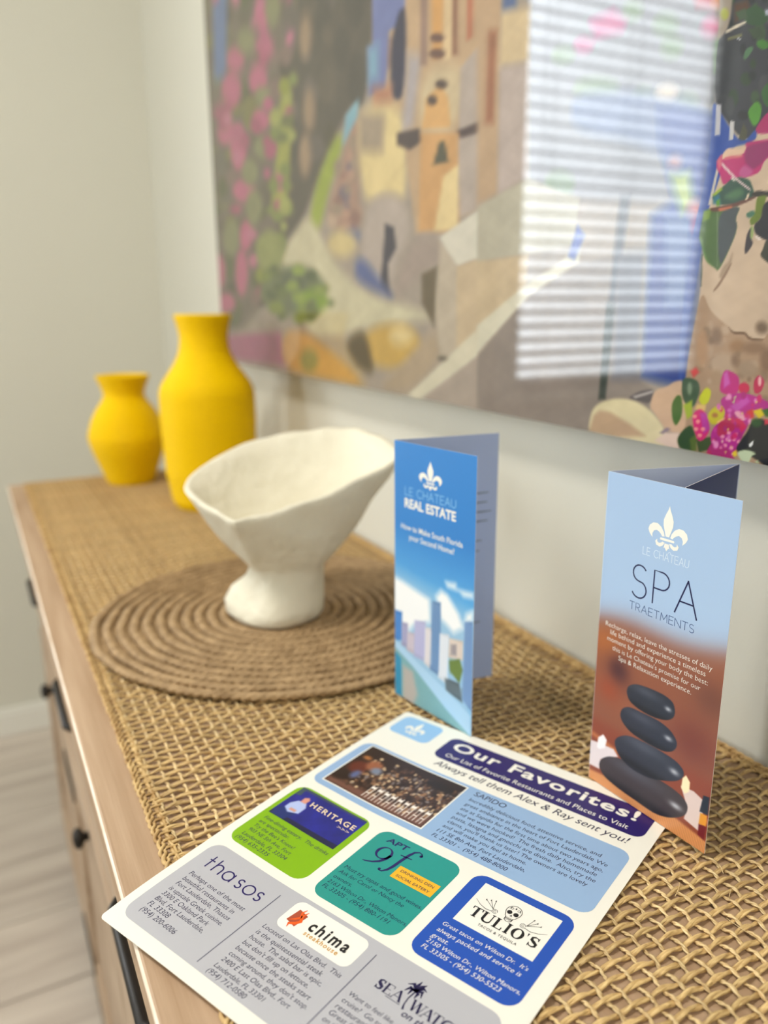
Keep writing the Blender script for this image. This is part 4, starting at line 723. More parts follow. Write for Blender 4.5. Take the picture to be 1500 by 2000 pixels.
((196,108,138),[(-1433,8),(-1442.9,-0.9),(-1467.2,-7.5),(-1500.4,-10.1),(-1533.8,-7.7),(-1558,-0.7),(-1565.5,9),(-1554,18.4),(-1527.1,24.9),(-1493.1,26.9),(-1461.4,23.9),(-1439.7,17)],16),
((196,108,138),[(-1199.2,459.3),(-1207.3,450.5),(-1227,448.2),(-1253.7,453.2),(-1280.4,464.7),(-1299.5,479.6),(-1305.3,493.6),(-1295.8,502.6),(-1274.3,504.2),(-1247.1,498.1),(-1221.7,486.4),(-1204.5,472.3)],16),
((140,140,102),[(-1268.1,387.2),(-1275,379.3),(-1291.6,376.3),(-1313.8,379.2),(-1335.8,387.4),(-1351.4,398.7),(-1355.9,410.1),(-1348,418.2),(-1330.2,420.7),(-1307.7,417.2),(-1286.6,408.9),(-1272.3,397.9)],16),
((140,140,102),[(-1156.6,398.5),(-1162.1,388.8),(-1174.7,383.9),(-1191.4,385.4),(-1207.8,393),(-1219.1,404.8),(-1222.2,417.5),(-1216.1,427.5),(-1202.8,431.9),(-1185.9,429.9),(-1170.2,422),(-1159.6,410.6)],16),
((140,140,102),[(-1412.9,314),(-1419.8,302.7),(-1434.2,296),(-1452.6,295.8),(-1470,302.4),(-1481.5,314.1),(-1483.8,327.7),(-1476.2,339.3),(-1461.1,345.7),(-1442.7,345.3),(-1426,338.4),(-1415.1,327)],16),
((140,140,102),[(-1279.8,206),(-1286.5,196.4),(-1302.2,190.6),(-1323,190.4),(-1343.4,195.9),(-1357.8,205.8),(-1361.8,217.4),(-1354.2,227.3),(-1337.5,232.7),(-1316.4,232.4),(-1296.8,226.6),(-1283.5,217)],16),
((140,140,102),[(-1210.8,299.7),(-1216.3,294),(-1229.9,291.7),(-1248.2,293.5),(-1266.4,299.1),(-1279.5,307),(-1283.6,315),(-1277.5,320.9),(-1263,322.9),(-1244.5,320.7),(-1226.8,315),(-1214.6,307.3)],16),
((140,140,102),[(-1267.4,153.4),(-1274.5,140.4),(-1290.4,131.7),(-1311.2,129.7),(-1331.5,135.3),(-1345.5,147.1),(-1348.9,161.9),(-1341,175.3),(-1324,183.6),(-1303,184.8),(-1283.6,178.8),(-1270.7,167.3)],16),
((140,140,102),[(-1390.2,116.6),(-1398.9,102.1),(-1418,92.1),(-1442.9,89.4),(-1466.9,94.9),(-1483.3,107.6),(-1487,123.8),(-1477.1,138.8),(-1456.6,148.5),(-1431.6,150.3),(-1408.8,144.2),(-1393.8,131.9)],16),
((140,140,102),[(-1219.4,231.8),(-1225.2,224.2),(-1239.3,220.1),(-1258.2,220.6),(-1276.9,225.8),(-1290.2,234.4),(-1294.2,244),(-1287.7,251.8),(-1272.7,255.7),(-1253.5,254.7),(-1235.5,249.2),(-1223.1,240.9)],16),
((164,166,84),[(-1167.6,301.2),(-1116.7,290.1),(-1148.4,171.3),(-1178.2,129.7),(-1236.2,135.2),(-1195.7,205.6)],16),
((160,135,110),[(-1050.9,335.3),(-1054.6,323.3),(-1062.8,315.8),(-1073.6,314.8),(-1083.9,320.9),(-1090.9,332.5),(-1092.6,346.3),(-1088.5,358.5),(-1080,365.7),(-1069.2,366.2),(-1059.3,359.9),(-1052.6,348.6)],16),
((160,135,110),[(-1043.7,247.6),(-1047.4,234.9),(-1055.7,226.4),(-1066.6,224.7),(-1077,230.2),(-1084.1,241.7),(-1085.8,255.9),(-1081.8,268.8),(-1073.1,277),(-1062.3,278.2),(-1052.2,272.5),(-1045.5,261.3)],16),
((160,135,110),[(-1061.6,196.1),(-1065.6,182.7),(-1074.3,173.6),(-1085.6,171.2),(-1096.5,176.6),(-1103.8,188.2),(-1105.6,202.9),(-1101.3,216.6),(-1092.2,225.4),(-1080.9,227.2),(-1070.4,221.6),(-1063.4,210.3)],16),
((158,172,70),[(-980.5,209.5),(-953.6,197.9),(-1010.2,141.4),(-1040.3,98.6),(-1080.1,101.7),(-1050.2,158.9)],16),
((212,202,168),[(-1074.5,125.2),(-1020.8,79),(-970.1,43.1),(-893.7,14),(-743.3,-7.1),(-747.4,-13.5),(-894.7,-24.8),(-973.9,-36.8),(-1087.6,-39.9),(-1115.9,0.1),(-1038.1,27),(-1178,51.1),(-1193,75.5),(-1139,100.8)],16),
((170,92,118),[(-1190.1,228.7),(-1200.2,222.6),(-1218.9,225.5),(-1227.5,234.8),(-1217,241),(-1198.3,237.9)],10),
((170,92,118),[(-1106.3,397.4),(-1114,395.1),(-1128.9,399.5),(-1135.9,406.3),(-1127.9,408.5),(-1113.2,404)],10),
((196,120,146),[(-1217.5,422.1),(-1228.2,417.6),(-1248,423.3),(-1257.1,433.8),(-1245.9,438.3),(-1226.2,432.4)],10),
((196,120,146),[(-1106.6,348.5),(-1116.6,342.3),(-1135.4,347.1),(-1144.1,358.4),(-1133.6,364.6),(-1114.9,359.6)],10),
((170,92,118),[(-1122.9,263.2),(-1130.8,260.4),(-1145.9,263.4),(-1153.2,269.2),(-1145.1,271.9),(-1129.9,268.9)],10),
((170,92,118),[(-1208.2,237.8),(-1220.4,232.1),(-1243.6,235.9),(-1254.4,245.6),(-1241.5,251.3),(-1218.5,247.3)],10),
((170,92,118),[(-1204.7,347.9),(-1219.5,340.2),(-1246.9,346.7),(-1259.4,361.3),(-1243.8,368.9),(-1216.6,362.1)],10),
((170,92,118),[(-1404.6,324.6),(-1424.9,321),(-1464.2,328.7),(-1482.9,340.3),(-1461.1,343.8),(-1422.1,335.8)],10),
((196,120,146),[(-1250.8,405.7),(-1259.4,402.9),(-1275.4,407.2),(-1282.7,414.5),(-1273.8,417.3),(-1257.9,412.9)],10),
((170,92,118),[(-1388.3,321.4),(-1405.8,314.1),(-1438,320.4),(-1452.4,334.2),(-1433.8,341.3),(-1402,334.7)],10),
((170,92,118),[(-1321.4,517.6),(-1329.7,517.4),(-1345.5,522.6),(-1353,528.3),(-1344.5,528.5),(-1328.7,523.1)],10),
((170,92,118),[(-1190.7,222.5),(-1206.6,213.5),(-1236.5,218),(-1250.4,231.9),(-1233.5,240.9),(-1203.8,236)],10),
((186,104,134),[(-1132.3,414.2),(-1140.4,409.6),(-1155.5,414.1),(-1162.4,423.4),(-1154,428),(-1138.9,423.3)],10),
((170,92,118),[(-1248.3,267.8),(-1265.1,258.9),(-1296.5,264.4),(-1310.8,279.2),(-1292.9,288),(-1261.8,282.1)],10),
((196,120,146),[(-1436.7,493.8),(-1450.3,491.8),(-1475.8,499.3),(-1487.5,508.9),(-1473.3,510.8),(-1447.9,503.1)],10),
((170,92,118),[(-1445.5,323.9),(-1464.1,318.1),(-1498.8,324.7),(-1514.7,337.4),(-1494.9,343),(-1460.4,336.1)],10),
((196,120,146),[(-1250.7,46.4),(-1261.4,41.6),(-1282,42.2),(-1291.8,47.8),(-1280.6,52.7),(-1260.1,52)],10),
((186,104,134),[(-1197.7,286.4),(-1210.8,279.2),(-1235.4,284),(-1246.7,296.3),(-1232.8,303.5),(-1208.4,298.3)],10),
((170,92,118),[(-1275.4,26.6),(-1285.6,19.4),(-1304.4,19.7),(-1312.9,27.3),(-1302.3,34.5),(-1283.6,34.1)],10),
((196,120,146),[(-1295,114.3),(-1311.6,106.6),(-1343.1,108.9),(-1357.9,119.1),(-1340.3,126.8),(-1309,124.2)],10),
((170,92,118),[(-1415.4,305.1),(-1436.6,292.4),(-1474,299),(-1489.9,319),(-1467.3,331.6),(-1430.3,324.3)],10),
((170,92,118),[(-1311.1,256),(-1326.6,245.7),(-1354.4,250.2),(-1366.5,265.3),(-1350.2,275.6),(-1322.6,270.7)],10),
((170,92,118),[(-1180.6,265.7),(-1193.4,261.1),(-1217.9,265.7),(-1229.6,275),(-1216.2,279.5),(-1191.8,274.7)],10),
((196,120,146),[(-1326.7,463.5),(-1340.3,456.5),(-1364.7,463.6),(-1375.2,478),(-1360.8,484.9),(-1336.7,477.5)],10),
((170,92,118),[(-1223.7,440.7),(-1234.7,435.3),(-1254.8,441.3),(-1263.8,452.9),(-1252.4,458.2),(-1232.4,452)],10),
((186,104,134),[(-1347,275.5),(-1364.3,265.6),(-1395.7,270.9),(-1409.4,286.5),(-1391,296.4),(-1360,290.7)],10),
((186,104,134),[(-1203.9,377.6),(-1216.2,369.9),(-1238.6,375.7),(-1248.6,389.4),(-1235.7,397.1),(-1213.4,391)],10),
((196,120,146),[(-1301.6,74.2),(-1314.7,63.4),(-1338.2,64.5),(-1348.4,76.6),(-1334.7,87.4),(-1311.4,86)],10),
((170,92,118),[(-1323.5,517.5),(-1339.3,515.8),(-1369.6,525.8),(-1383.9,537.8),(-1367.1,539.3),(-1337,529.1)],10),
((186,104,134),[(-1250.9,380.3),(-1257.2,379.3),(-1269.4,382.4),(-1275.1,386.6),(-1268.6,387.5),(-1256.5,384.4)],10),
((196,120,146),[(-1396.3,304.6),(-1411.4,297.5),(-1438.9,302.5),(-1450.9,314.9),(-1435,322),(-1407.8,316.7)],10),
((186,104,134),[(-1389.2,560.4),(-1398.5,559.5),(-1415.9,565.5),(-1424,572.6),(-1414.3,573.5),(-1396.9,567.4)],10),
((196,120,146),[(-1356.3,239.1),(-1371.5,230),(-1398.9,234),(-1410.9,247.5),(-1394.8,256.6),(-1367.7,252.3)],10),
((186,104,134),[(-1222.2,196),(-1231.3,189),(-1247.7,191.2),(-1255,200.5),(-1245.6,207.5),(-1229.2,205.1)],10),
((170,92,118),[(-1367.7,160),(-1386.5,154),(-1422.6,157.6),(-1439.8,167.3),(-1419.7,173.3),(-1383.8,169.4)],10),
((170,92,118),[(-1175.6,465.5),(-1187.5,464.1),(-1210.6,471.7),(-1221.7,480.9),(-1209.2,482.1),(-1186.3,474.4)],10),
((186,104,134),[(-1157.8,175.6),(-1172.1,164.8),(-1198.9,168),(-1211.1,182.5),(-1195.9,193.3),(-1169.4,189.6)],10),
((170,92,118),[(-1178.8,144.4),(-1189.2,135.3),(-1208,137.2),(-1216.4,148.3),(-1205.6,157.4),(-1186.9,155.3)],10),
((170,92,118),[(-1434.3,500.5),(-1444.3,497.6),(-1462.4,503.1),(-1470.4,511.4),(-1460,514.2),(-1442,508.7)],10),
((196,120,146),[(-1131.3,254.9),(-1140.4,250.1),(-1157.8,253.4),(-1165.9,261.5),(-1156.4,266.3),(-1139.1,262.9)],10),
((166,170,96),[(-1112,230.1),(-1123.3,224),(-1144.8,227.7),(-1155,237.5),(-1143.2,243.5),(-1121.8,239.7)],10),
((130,140,80),[(-1227,25.9),(-1243.8,13.8),(-1275.5,14.2),(-1290.1,27.2),(-1272.1,39.4),(-1240.7,38.5)],10),
((110,118,74),[(-1257.8,24.6),(-1268.4,16.4),(-1287.8,16.6),(-1296.5,25.4),(-1285.5,33.7),(-1266.2,33.2)],10),
((150,156,70),[(-1136.5,139.7),(-1144.3,133),(-1158.7,134.4),(-1165.2,142.7),(-1157.1,149.3),(-1142.8,147.7)],10),
((166,170,96),[(-1161.6,115.4),(-1169.2,108.9),(-1183,110),(-1189.2,117.8),(-1181.4,124.3),(-1167.7,123.1)],10),
((110,118,74),[(-1119.6,249.6),(-1132.9,243.9),(-1158.5,248.5),(-1170.8,259.2),(-1156.8,264.9),(-1131.3,260)],10),
((130,140,80),[(-1100,297.2),(-1109.7,290.6),(-1127.9,294.6),(-1136.2,305.4),(-1126.1,312),(-1108.1,307.8)],10),
((130,140,80),[(-1160.9,91),(-1177.5,76.1),(-1208.5,77.8),(-1222.5,95.2),(-1204.7,110.3),(-1174.1,107.9)],10),
((130,140,80),[(-1163.5,240.6),(-1179.1,233.4),(-1209,238.5),(-1223.2,251.1),(-1206.6,258.3),(-1176.9,252.9)],10),
((130,140,80),[(-1138.3,169.8),(-1150,161.5),(-1172.1,164.2),(-1182.3,175.4),(-1169.9,183.6),(-1148,180.7)],10),
((110,118,74),[(-1129.6,134),(-1140.2,127.7),(-1160.5,129.7),(-1170,138.1),(-1158.9,144.3),(-1138.8,142.2)],10),
((166,170,96),[(-1123.5,282.1),(-1133.8,278),(-1153.7,282.1),(-1163.1,290.5),(-1152.3,294.5),(-1132.6,290.3)],10),
((130,140,80),[(-1171.8,130.9),(-1184.9,123.2),(-1209.8,125.5),(-1221.5,135.6),(-1207.7,143.3),(-1182.9,140.7)],10),
((110,118,74),[(-1158.2,255.8),(-1171.5,250),(-1197.1,254.7),(-1209.1,265.3),(-1195.1,271),(-1169.7,266.1)],10),
((150,156,70),[(-1129,295.1),(-1141.6,286.4),(-1165.1,291.4),(-1175.9,305.4),(-1162.6,314),(-1139.3,308.7)],10),
((110,118,74),[(-1172.1,84.3),(-1187.4,75.2),(-1216.7,76.8),(-1230.6,87.9),(-1214.3,97.1),(-1185.2,95)],10),
((130,140,80),[(-1136,188.8),(-1149.8,181.5),(-1176.4,185),(-1189,196.2),(-1174.3,203.5),(-1148,199.6)],10),
((130,140,80),[(-1206.1,142.3),(-1217.4,137.6),(-1239.3,139.7),(-1249.7,146.7),(-1237.8,151.4),(-1216,149.1)],10),
((166,170,96),[(-1237.8,92.9),(-1255.9,82.5),(-1290.4,84.5),(-1306.6,97.4),(-1287.1,107.9),(-1252.9,105.4)],10),
((166,170,96),[(-1138.3,140.7),(-1153.5,129.4),(-1182.3,132.2),(-1195.6,146.7),(-1179.4,158),(-1150.9,154.7)],10),
((166,170,96),[(-1243.3,82),(-1256.3,73.5),(-1280.5,74.7),(-1291.6,84.8),(-1278,93.3),(-1253.9,91.8)],10),
((110,118,74),[(-1199.6,66.6),(-1215.8,51.5),(-1245.6,52.7),(-1258.9,69.5),(-1241.6,84.8),(-1212.1,83)],10),
((110,118,74),[(-1144,233),(-1157.1,228),(-1182.5,232.2),(-1194.7,241.7),(-1180.8,246.6),(-1155.6,242.1)],10),
((150,156,70),[(-1270,50.3),(-1282.3,39),(-1304.3,39.6),(-1313.9,51.8),(-1301,63.2),(-1279.1,62.2)],10),
((130,140,80),[(-1185.6,174.9),(-1199.3,165.3),(-1224.9,168.3),(-1236.5,181.3),(-1222,191),(-1196.7,187.6)],10),
((166,170,96),[(-1165.4,262.2),(-1180.3,252.6),(-1208.4,257.7),(-1221.3,272.9),(-1205.4,282.5),(-1177.5,276.9)],10),
((112,122,86),[(-1021,21.3),(-1037.6,4.7),(-1083.2,-8),(-1150.2,-13.2),(-1223.3,-8.4),(-1280.4,6.2),(-1300.2,26.7),(-1275,46.2),(-1215.4,58.1),(-1143,59.9),(-1078.4,52.3),(-1035.3,38.3)],16),
((132,160,58),[(-1014.9,7.9),(-1023.3,-0.1),(-1045.8,-6.1),(-1077.5,-8.4),(-1110.4,-6.2),(-1135.2,0.2),(-1143.8,9),(-1133.5,17.7),(-1107.8,23.5),(-1074.9,25.1),(-1043.8,22.2),(-1022.3,15.9)],16),
((92,102,80),[(-1085.4,36.5),(-1092.7,29),(-1111.8,23.7),(-1138.4,22.1),(-1165.6,24.8),(-1185.7,31.2),(-1192.5,39.7),(-1183.9,47.6),(-1162.7,52.8),(-1135.3,53.8),(-1109.4,50.6),(-1091.4,44.3)],16),
((150,155,95),[(-1174.9,80.4),(-1184.8,64.7),(-1209,53.8),(-1242.2,50.5),(-1275.7,56.4),(-1299.8,70.3),(-1306.9,88.2),(-1294.9,104.9),(-1267.7,115.3),(-1233.8,117.1),(-1202.5,110.2),(-1181.3,96.8)],16),
((128,140,70),[(-1079.5,-0.5),(-1090.2,-6.5),(-1111,-6.5),(-1121.2,-0.5),(-1110,5.6),(-1089.2,5.4)],10),
((146,164,80),[(-1056.3,2.4),(-1069.6,-5),(-1095.8,-5),(-1108.6,2.7),(-1094.5,10.2),(-1068.5,9.9)],10),
((110,120,96),[(-1121.5,16.9),(-1128.8,12.7),(-1143.1,12.9),(-1149.9,17.3),(-1142.3,21.5),(-1128.1,21.2)],10),
((128,140,70),[(-1100.2,-9.9),(-1108,-14.9),(-1123.2,-15),(-1130.5,-10.1),(-1122.3,-5.1),(-1107.2,-5.1)],10),
((110,120,96),[(-1120.9,6.2),(-1132.2,-0.9),(-1154.1,-0.8),(-1164.5,6.5),(-1152.6,13.7),(-1130.9,13.4)],10),
((86,98,66),[(-1189.5,29.7),(-1199.9,23.7),(-1219.7,24),(-1229.1,30.6),(-1218.2,36.7),(-1198.5,36.1)],10),
((86,98,66),[(-1232.3,21),(-1242.2,15),(-1260.8,15.3),(-1269.5,21.7),(-1259.2,27.7),(-1240.7,27.3)],10),
((110,120,96),[(-1162.9,-1.9),(-1171.6,-6.8),(-1188.2,-6.8),(-1196.1,-1.8),(-1187.1,3.1),(-1170.5,3.1)],10),
((86,98,66),[(-1114.2,46.7),(-1123.8,42.3),(-1142.6,42.9),(-1151.7,48.1),(-1141.6,52.5),(-1122.9,51.7)],10),
((146,164,80),[(-1093.9,50.1),(-1108,42.3),(-1135.7,43.2),(-1149.1,52.3),(-1134.1,60.2),(-1106.6,59)],10),
((86,98,66),[(-1048.6,42.4),(-1060.3,35.7),(-1083.4,36.4),(-1094.7,44),(-1082.3,50.7),(-1059.3,49.7)],10),
((110,120,96),[(-1089.6,34.6),(-1101.2,28.9),(-1124,29.5),(-1135.1,35.9),(-1122.9,41.7),(-1100.2,41)],10),
((128,140,70),[(-1196.5,0.6),(-1213.4,-9.1),(-1246,-9.2),(-1261.6,0.8),(-1243.5,10.7),(-1211.1,10.4)],10),
((86,98,66),[(-1211.7,16.4),(-1221.9,11.7),(-1241.6,11.9),(-1251.1,16.9),(-1240.4,21.7),(-1220.8,21.3)],10),
((104,118,70),[(-1061.5,-14.2),(-1073.1,-20.3),(-1096.1,-20.6),(-1107.4,-14.6),(-1095.1,-8.5),(-1072.2,-8.4)],10),
((86,98,66),[(-1101.9,35),(-1112.3,28.6),(-1132.2,29.1),(-1141.8,36.1),(-1131,42.6),(-1111.1,41.9)],10),
((86,98,66),[(-1197.4,48.9),(-1205.7,45.4),(-1221.7,45.9),(-1229.3,50),(-1220.8,53.6),(-1204.8,52.9)],10),
((104,118,70),[(-1201.2,52),(-1218.5,44.5),(-1252.4,45.6),(-1268.7,54.6),(-1250.2,62.3),(-1216.6,60.8)],10),
((86,98,66),[(-1186,-14),(-1194,-18.3),(-1209.5,-18.5),(-1216.9,-14.3),(-1208.6,-10),(-1193.1,-9.9)],10),
((104,118,70),[(-1166.5,22),(-1180.7,14.3),(-1208.4,14.6),(-1221.7,23),(-1206.6,30.9),(-1179,30.2)],10),
((104,118,70),[(-996,5.1),(-1001.9,1.1),(-1013.6,1.2),(-1019.3,5.2),(-1013.1,9.2),(-1001.5,9.1)],10),
((110,120,96),[(-1127.7,39.2),(-1134.6,35.6),(-1147.9,36),(-1154.2,40),(-1147.1,43.6),(-1133.9,43.1)],10),
((110,120,96),[(-1058.3,6),(-1065,1.5),(-1077.9,1.5),(-1084.1,6.2),(-1077.2,10.8),(-1064.3,10.7)],10),
((146,164,80),[(-1022.7,21.8),(-1033.4,15.4),(-1054.6,15.7),(-1064.9,22.7),(-1053.6,29.1),(-1032.6,28.6)],10),
((146,164,80),[(-1098.9,14),(-1112.5,6.6),(-1139.4,6.8),(-1152.4,14.7),(-1137.9,22.2),(-1111.2,21.7)],10),
((128,140,70),[(-1238.6,46.7),(-1253.6,39.6),(-1282.5,40.4),(-1296.3,48.6),(-1280.4,55.8),(-1251.7,54.7)],10),
((104,118,70),[(-1173.2,-11.8),(-1184,-17.4),(-1204.9,-17.6),(-1214.9,-12.1),(-1203.6,-6.4),(-1182.8,-6.4)],10),
((146,164,80),[(-1120.8,29.8),(-1135.2,22.5),(-1163.4,23.1),(-1177.1,31.2),(-1161.8,38.6),(-1133.8,37.7)],10),
((128,140,70),[(-1183.7,-1.5),(-1195.7,-9.1),(-1218.7,-9.2),(-1229.5,-1.5),(-1216.9,6.2),(-1194.1,6)],10),
((104,118,70),[(-1058.4,0.8),(-1070,-7),(-1092.5,-7),(-1103.4,0.9),(-1091.2,8.8),(-1068.8,8.6)],10),
((128,140,70),[(-1011.8,24.5),(-1018.3,20.4),(-1030.8,20.6),(-1036.8,25.1),(-1030.2,29.2),(-1017.7,28.9)],10),
((86,98,66),[(-1206.2,58.5),(-1215.1,54.6),(-1232.3,55.3),(-1240.5,60),(-1231.2,64),(-1214.1,63.2)],10),
((104,118,70),[(-1045.5,-6.9),(-1058.5,-14.9),(-1084.1,-15.1),(-1096.6,-7.1),(-1082.8,1),(-1057.3,0.9)],10),
((128,140,70),[(-1095.4,-15.6),(-1110.1,-23.2),(-1139.2,-23.6),(-1153.4,-16.2),(-1137.7,-8.5),(-1108.8,-8.4)],10),
((170,98,128),[(-1522.2,-52),(-1205.7,-36.9),(-1184.1,-89.4),(-1476.5,-92)],16),
((210,160,98),[(-1196.1,-33.6),(-1087.2,-34.2),(-890.8,-96.7),(-1031.9,-97.1),(-1202.8,-93.7)],16),
((150,145,95),[(-1055.9,-73),(-1061,-81.9),(-1074.1,-89.1),(-1091.8,-92.6),(-1109.7,-91.4),(-1122.6,-85.7),(-1126.8,-76.9),(-1121,-67.6),(-1107.1,-60.4),(-1089,-57.3),(-1071.8,-58.9),(-1059.8,-64.7)],16),
((208,168,80),[(-764.5,-41.8),(-773.4,-54.4),(-799,-64.9),(-836.2,-70.6),(-876.2,-69.5),(-907.1,-61.2),(-918.5,-47.8),(-906.3,-33.6),(-875.2,-23.1),(-835.7,-19),(-799,-21.7),(-773.6,-30.1)],16),
((226,200,140),[(-782.7,-31.4),(-786.3,-37.1),(-796.6,-41.6),(-811,-43.6),(-825.8,-42.7),(-836.9,-38.8),(-841,-33.1),(-836.8,-27.1),(-825.7,-22.7),(-811,-20.9),(-796.6,-22.1),(-786.4,-26)],16),
((88,72,38),[(-967.9,-47.1),(-917.9,-27.7),(-895.1,-39.5),(-879.2,-80.7),(-925.5,-76.2)],16),
((182,160,132),[(-816,-69.3),(-773.5,-40),(-734.7,-21.7),(-721.6,-52.8),(-796.5,-98.1),(-868.4,-94.8)],16),
((172,138,120),[(-926.6,220.1),(-910.3,208.2),(-918.7,123.8),(-902.3,106),(-943.8,78.7),(-1018.6,114.7),(-983.4,155.3)],16),
((122,110,120),[(-940.5,133.3),(-950.4,124.6),(-969.7,126.7),(-979.1,137.8),(-968.7,146.5),(-949.5,144.1)],10),
((206,176,150),[(-956.9,117.7),(-968.2,111.5),(-990.7,113.6),(-1001.8,122.3),(-989.8,128.6),(-967.4,126.2)],10),
((122,110,120),[(-943.4,118.7),(-949.5,114.8),(-961.6,116),(-967.5,121.2),(-961.1,125.2),(-949.1,123.9)],10),
((160,140,120),[(-935.6,137.4),(-941.9,134.5),(-954.2,136),(-960.3,140.4),(-953.9,143.2),(-941.6,141.7)],10),
((160,140,120),[(-920.8,153.9),(-930.1,146.5),(-948.5,148.9),(-957.5,159),(-947.7,166.4),(-929.4,163.8)],10),
((190,150,128),[(-911.2,174.7),(-920.3,165.2),(-938.2,167.8),(-946.8,180.2),(-937.3,189.8),(-919.5,186.8)],10),
((190,150,128),[(-946.3,112.1),(-952.1,105.9),(-963.4,106.9),(-968.8,114.3),(-962.8,120.6),(-951.6,119.4)],10),
((160,140,120),[(-907.4,187.9),(-916,182.4),(-933.2,185.1),(-941.6,193.6),(-932.6,199.1),(-915.6,196.1)],10),
((190,150,128),[(-900.6,174.4),(-907.5,170.2),(-921.1,172.3),(-927.9,178.6),(-920.7,182.8),(-907.1,180.6)],10),
((150,116,104),[(-913.6,180.2),(-919.3,174.8),(-930.4,176.5),(-935.8,183.8),(-929.9,189.2),(-918.8,187.3)],10),
((150,116,104),[(-931.7,95.1),(-939.8,86.9),(-955.6,88.1),(-963.2,97.7),(-954.8,106),(-939.1,104.5)],10),
((190,150,128),[(-941.5,158.6),(-949.6,151.7),(-965.5,153.7),(-973.1,163),(-964.7,170),(-948.9,167.7)],10),
((150,116,104),[(-961.3,127.1),(-969.5,121.3),(-985.7,123),(-993.5,130.6),(-985,136.4),(-968.9,134.6)],10),
((150,116,104),[(-913.3,102.6),(-921.8,94.2),(-938.5,95.6),(-946.6,105.7),(-937.8,114.2),(-921.2,112.5)],10),
((206,176,150),[(-979.8,107.3),(-988.8,98.6),(-1006.2,100.1),(-1014.5,110.5),(-1005.1,119.2),(-987.8,117.5)],10),
((122,110,120),[(-928.3,161.6),(-934.8,156.7),(-947.6,158.4),(-953.8,165.2),(-947.1,170.2),(-934.3,168.3)],10),
((190,150,128),[(-905.4,182.9),(-911.4,179.5),(-923.3,181.4),(-929.2,186.8),(-923,190.2),(-911.1,188.2)],10),
((150,116,104),[(-950.1,156.5),(-955.6,154),(-966.5,155.4),(-971.9,159.5),(-966.2,162.1),(-955.3,160.6)],10),
((190,150,128),[(-939.8,96),(-947.3,91.5),(-962.2,92.7),(-969.6,98.5),(-961.7,103.1),(-946.9,101.7)],10),
((160,140,120),[(-900.3,164.5),(-910.2,154.8),(-929.7,157.5),(-939.2,170.3),(-928.8,180.1),(-909.4,177.1)],10),
((160,140,120),[(-959.3,167.7),(-967.5,161),(-983.6,163.2),(-991.3,172.3),(-982.7,179),(-966.8,176.6)],10),
((190,150,128),[(-928.9,154.8),(-933.8,149.8),(-943.3,151.1),(-947.8,157.4),(-942.8,162.4),(-933.3,161.1)],10),
((160,140,120),[(-960.1,117.6),(-971.4,111.5),(-993.8,113.6),(-1004.9,122.1),(-993,128.3),(-970.7,125.9)],10),
((160,140,120),[(-914.2,185),(-921.8,178.1),(-936.8,180.5),(-944,189.9),(-936.1,196.8),(-921.3,194.2)],10),
((140,185,200),[(-949.5,224.5),(-914.9,235.3),(-915.5,218),(-963,190.2)],5),
((110,115,150),[(-914.3,83.7),(-917.5,80.4),(-926,78.5),(-937.8,78.3),(-949.8,80.1),(-958.6,83.4),(-961.7,87.4),(-958.2,90.8),(-949.2,92.7),(-937.2,92.7),(-925.6,90.8),(-917.2,87.5)],16),
((218,196,140),[(-926.1,75.1),(-931.9,67.1),(-947.5,61.8),(-969.2,60.6),(-991.5,64.2),(-1008.1,71.7),(-1013.9,81.1),(-1007,89.5),(-989.9,94.7),(-967.6,95.2),(-946.3,91.2),(-931.3,83.8)],16),
((232,208,150),[(-915.2,226.6),(-801.5,207.7),(-796.9,108.3),(-839.3,123.6),(-902,117.4),(-916.9,176)],16),
((168,150,128),[(-915.3,222.3),(-848.1,204.9),(-853.6,168.2),(-911.3,177.4)],16),
((188,172,160),[(-915.7,41),(-902.3,106),(-880.2,121.8),(-839.3,121.5),(-801.4,108.8),(-792.2,74.5),(-830.2,44.4),(-835.5,10.8),(-921.7,33.9)],16),
((66,62,72),[(-849.6,92.1),(-827.4,85.8),(-822.7,63.7),(-842.6,47.2),(-838,10.8),(-863.6,22.8),(-855.2,59.1)],4),
((92,104,152),[(-929.7,56.1),(-903.8,57.1),(-850.6,22.5),(-825.5,8.4),(-888,21),(-930.5,34.2)],16),
((118,128,178),[(-874.3,383.1),(-799.4,356.9),(-803.7,283.1),(-837.6,284.8),(-845.3,231),(-888.1,231.8),(-889.4,282.3),(-876.6,281.1)],4),
((52,52,76),[(-814.6,299.4),(-797.2,294.4),(-803.7,210.2),(-835.9,218.8),(-833,273.8)],5),
((130,172,195),[(-887.9,279.9),(-864.1,277.9),(-864.8,245.5),(-887.7,246.5)],16),
((186,128,100),[(-877.6,238),(-831.1,229.9),(-833.5,216.3),(-872.8,222.3)],16),
((198,166,130),[(-801.5,357.6),(-658.8,307.7),(-649,88.7),(-694.3,84),(-697.5,69.2),(-778.8,75.5),(-801.4,160),(-797.1,245.5)],4),
((178,168,168),[(-797.1,253.1),(-767.5,243.8),(-786,181.2),(-808.2,179.2)],16),
((222,166,98),[(-751,340),(-726.7,331.4),(-728.8,231.6),(-747.3,234.3)],4),
((150,108,84),[(-714,327),(-701.7,322.7),(-699.8,227.1),(-710.3,229.7)],4),
((158,128,112),[(-772.6,347.5),(-756.8,342),(-757.2,232.1),(-771.6,235.5)],4),
((225,195,150),[(-726.7,331.4),(-714,327),(-711.3,226.4),(-726.1,230)],4),
((190,120,90),[(-688.1,317.9),(-674.8,313.3),(-675.1,235.9),(-685.1,235.2)],4),
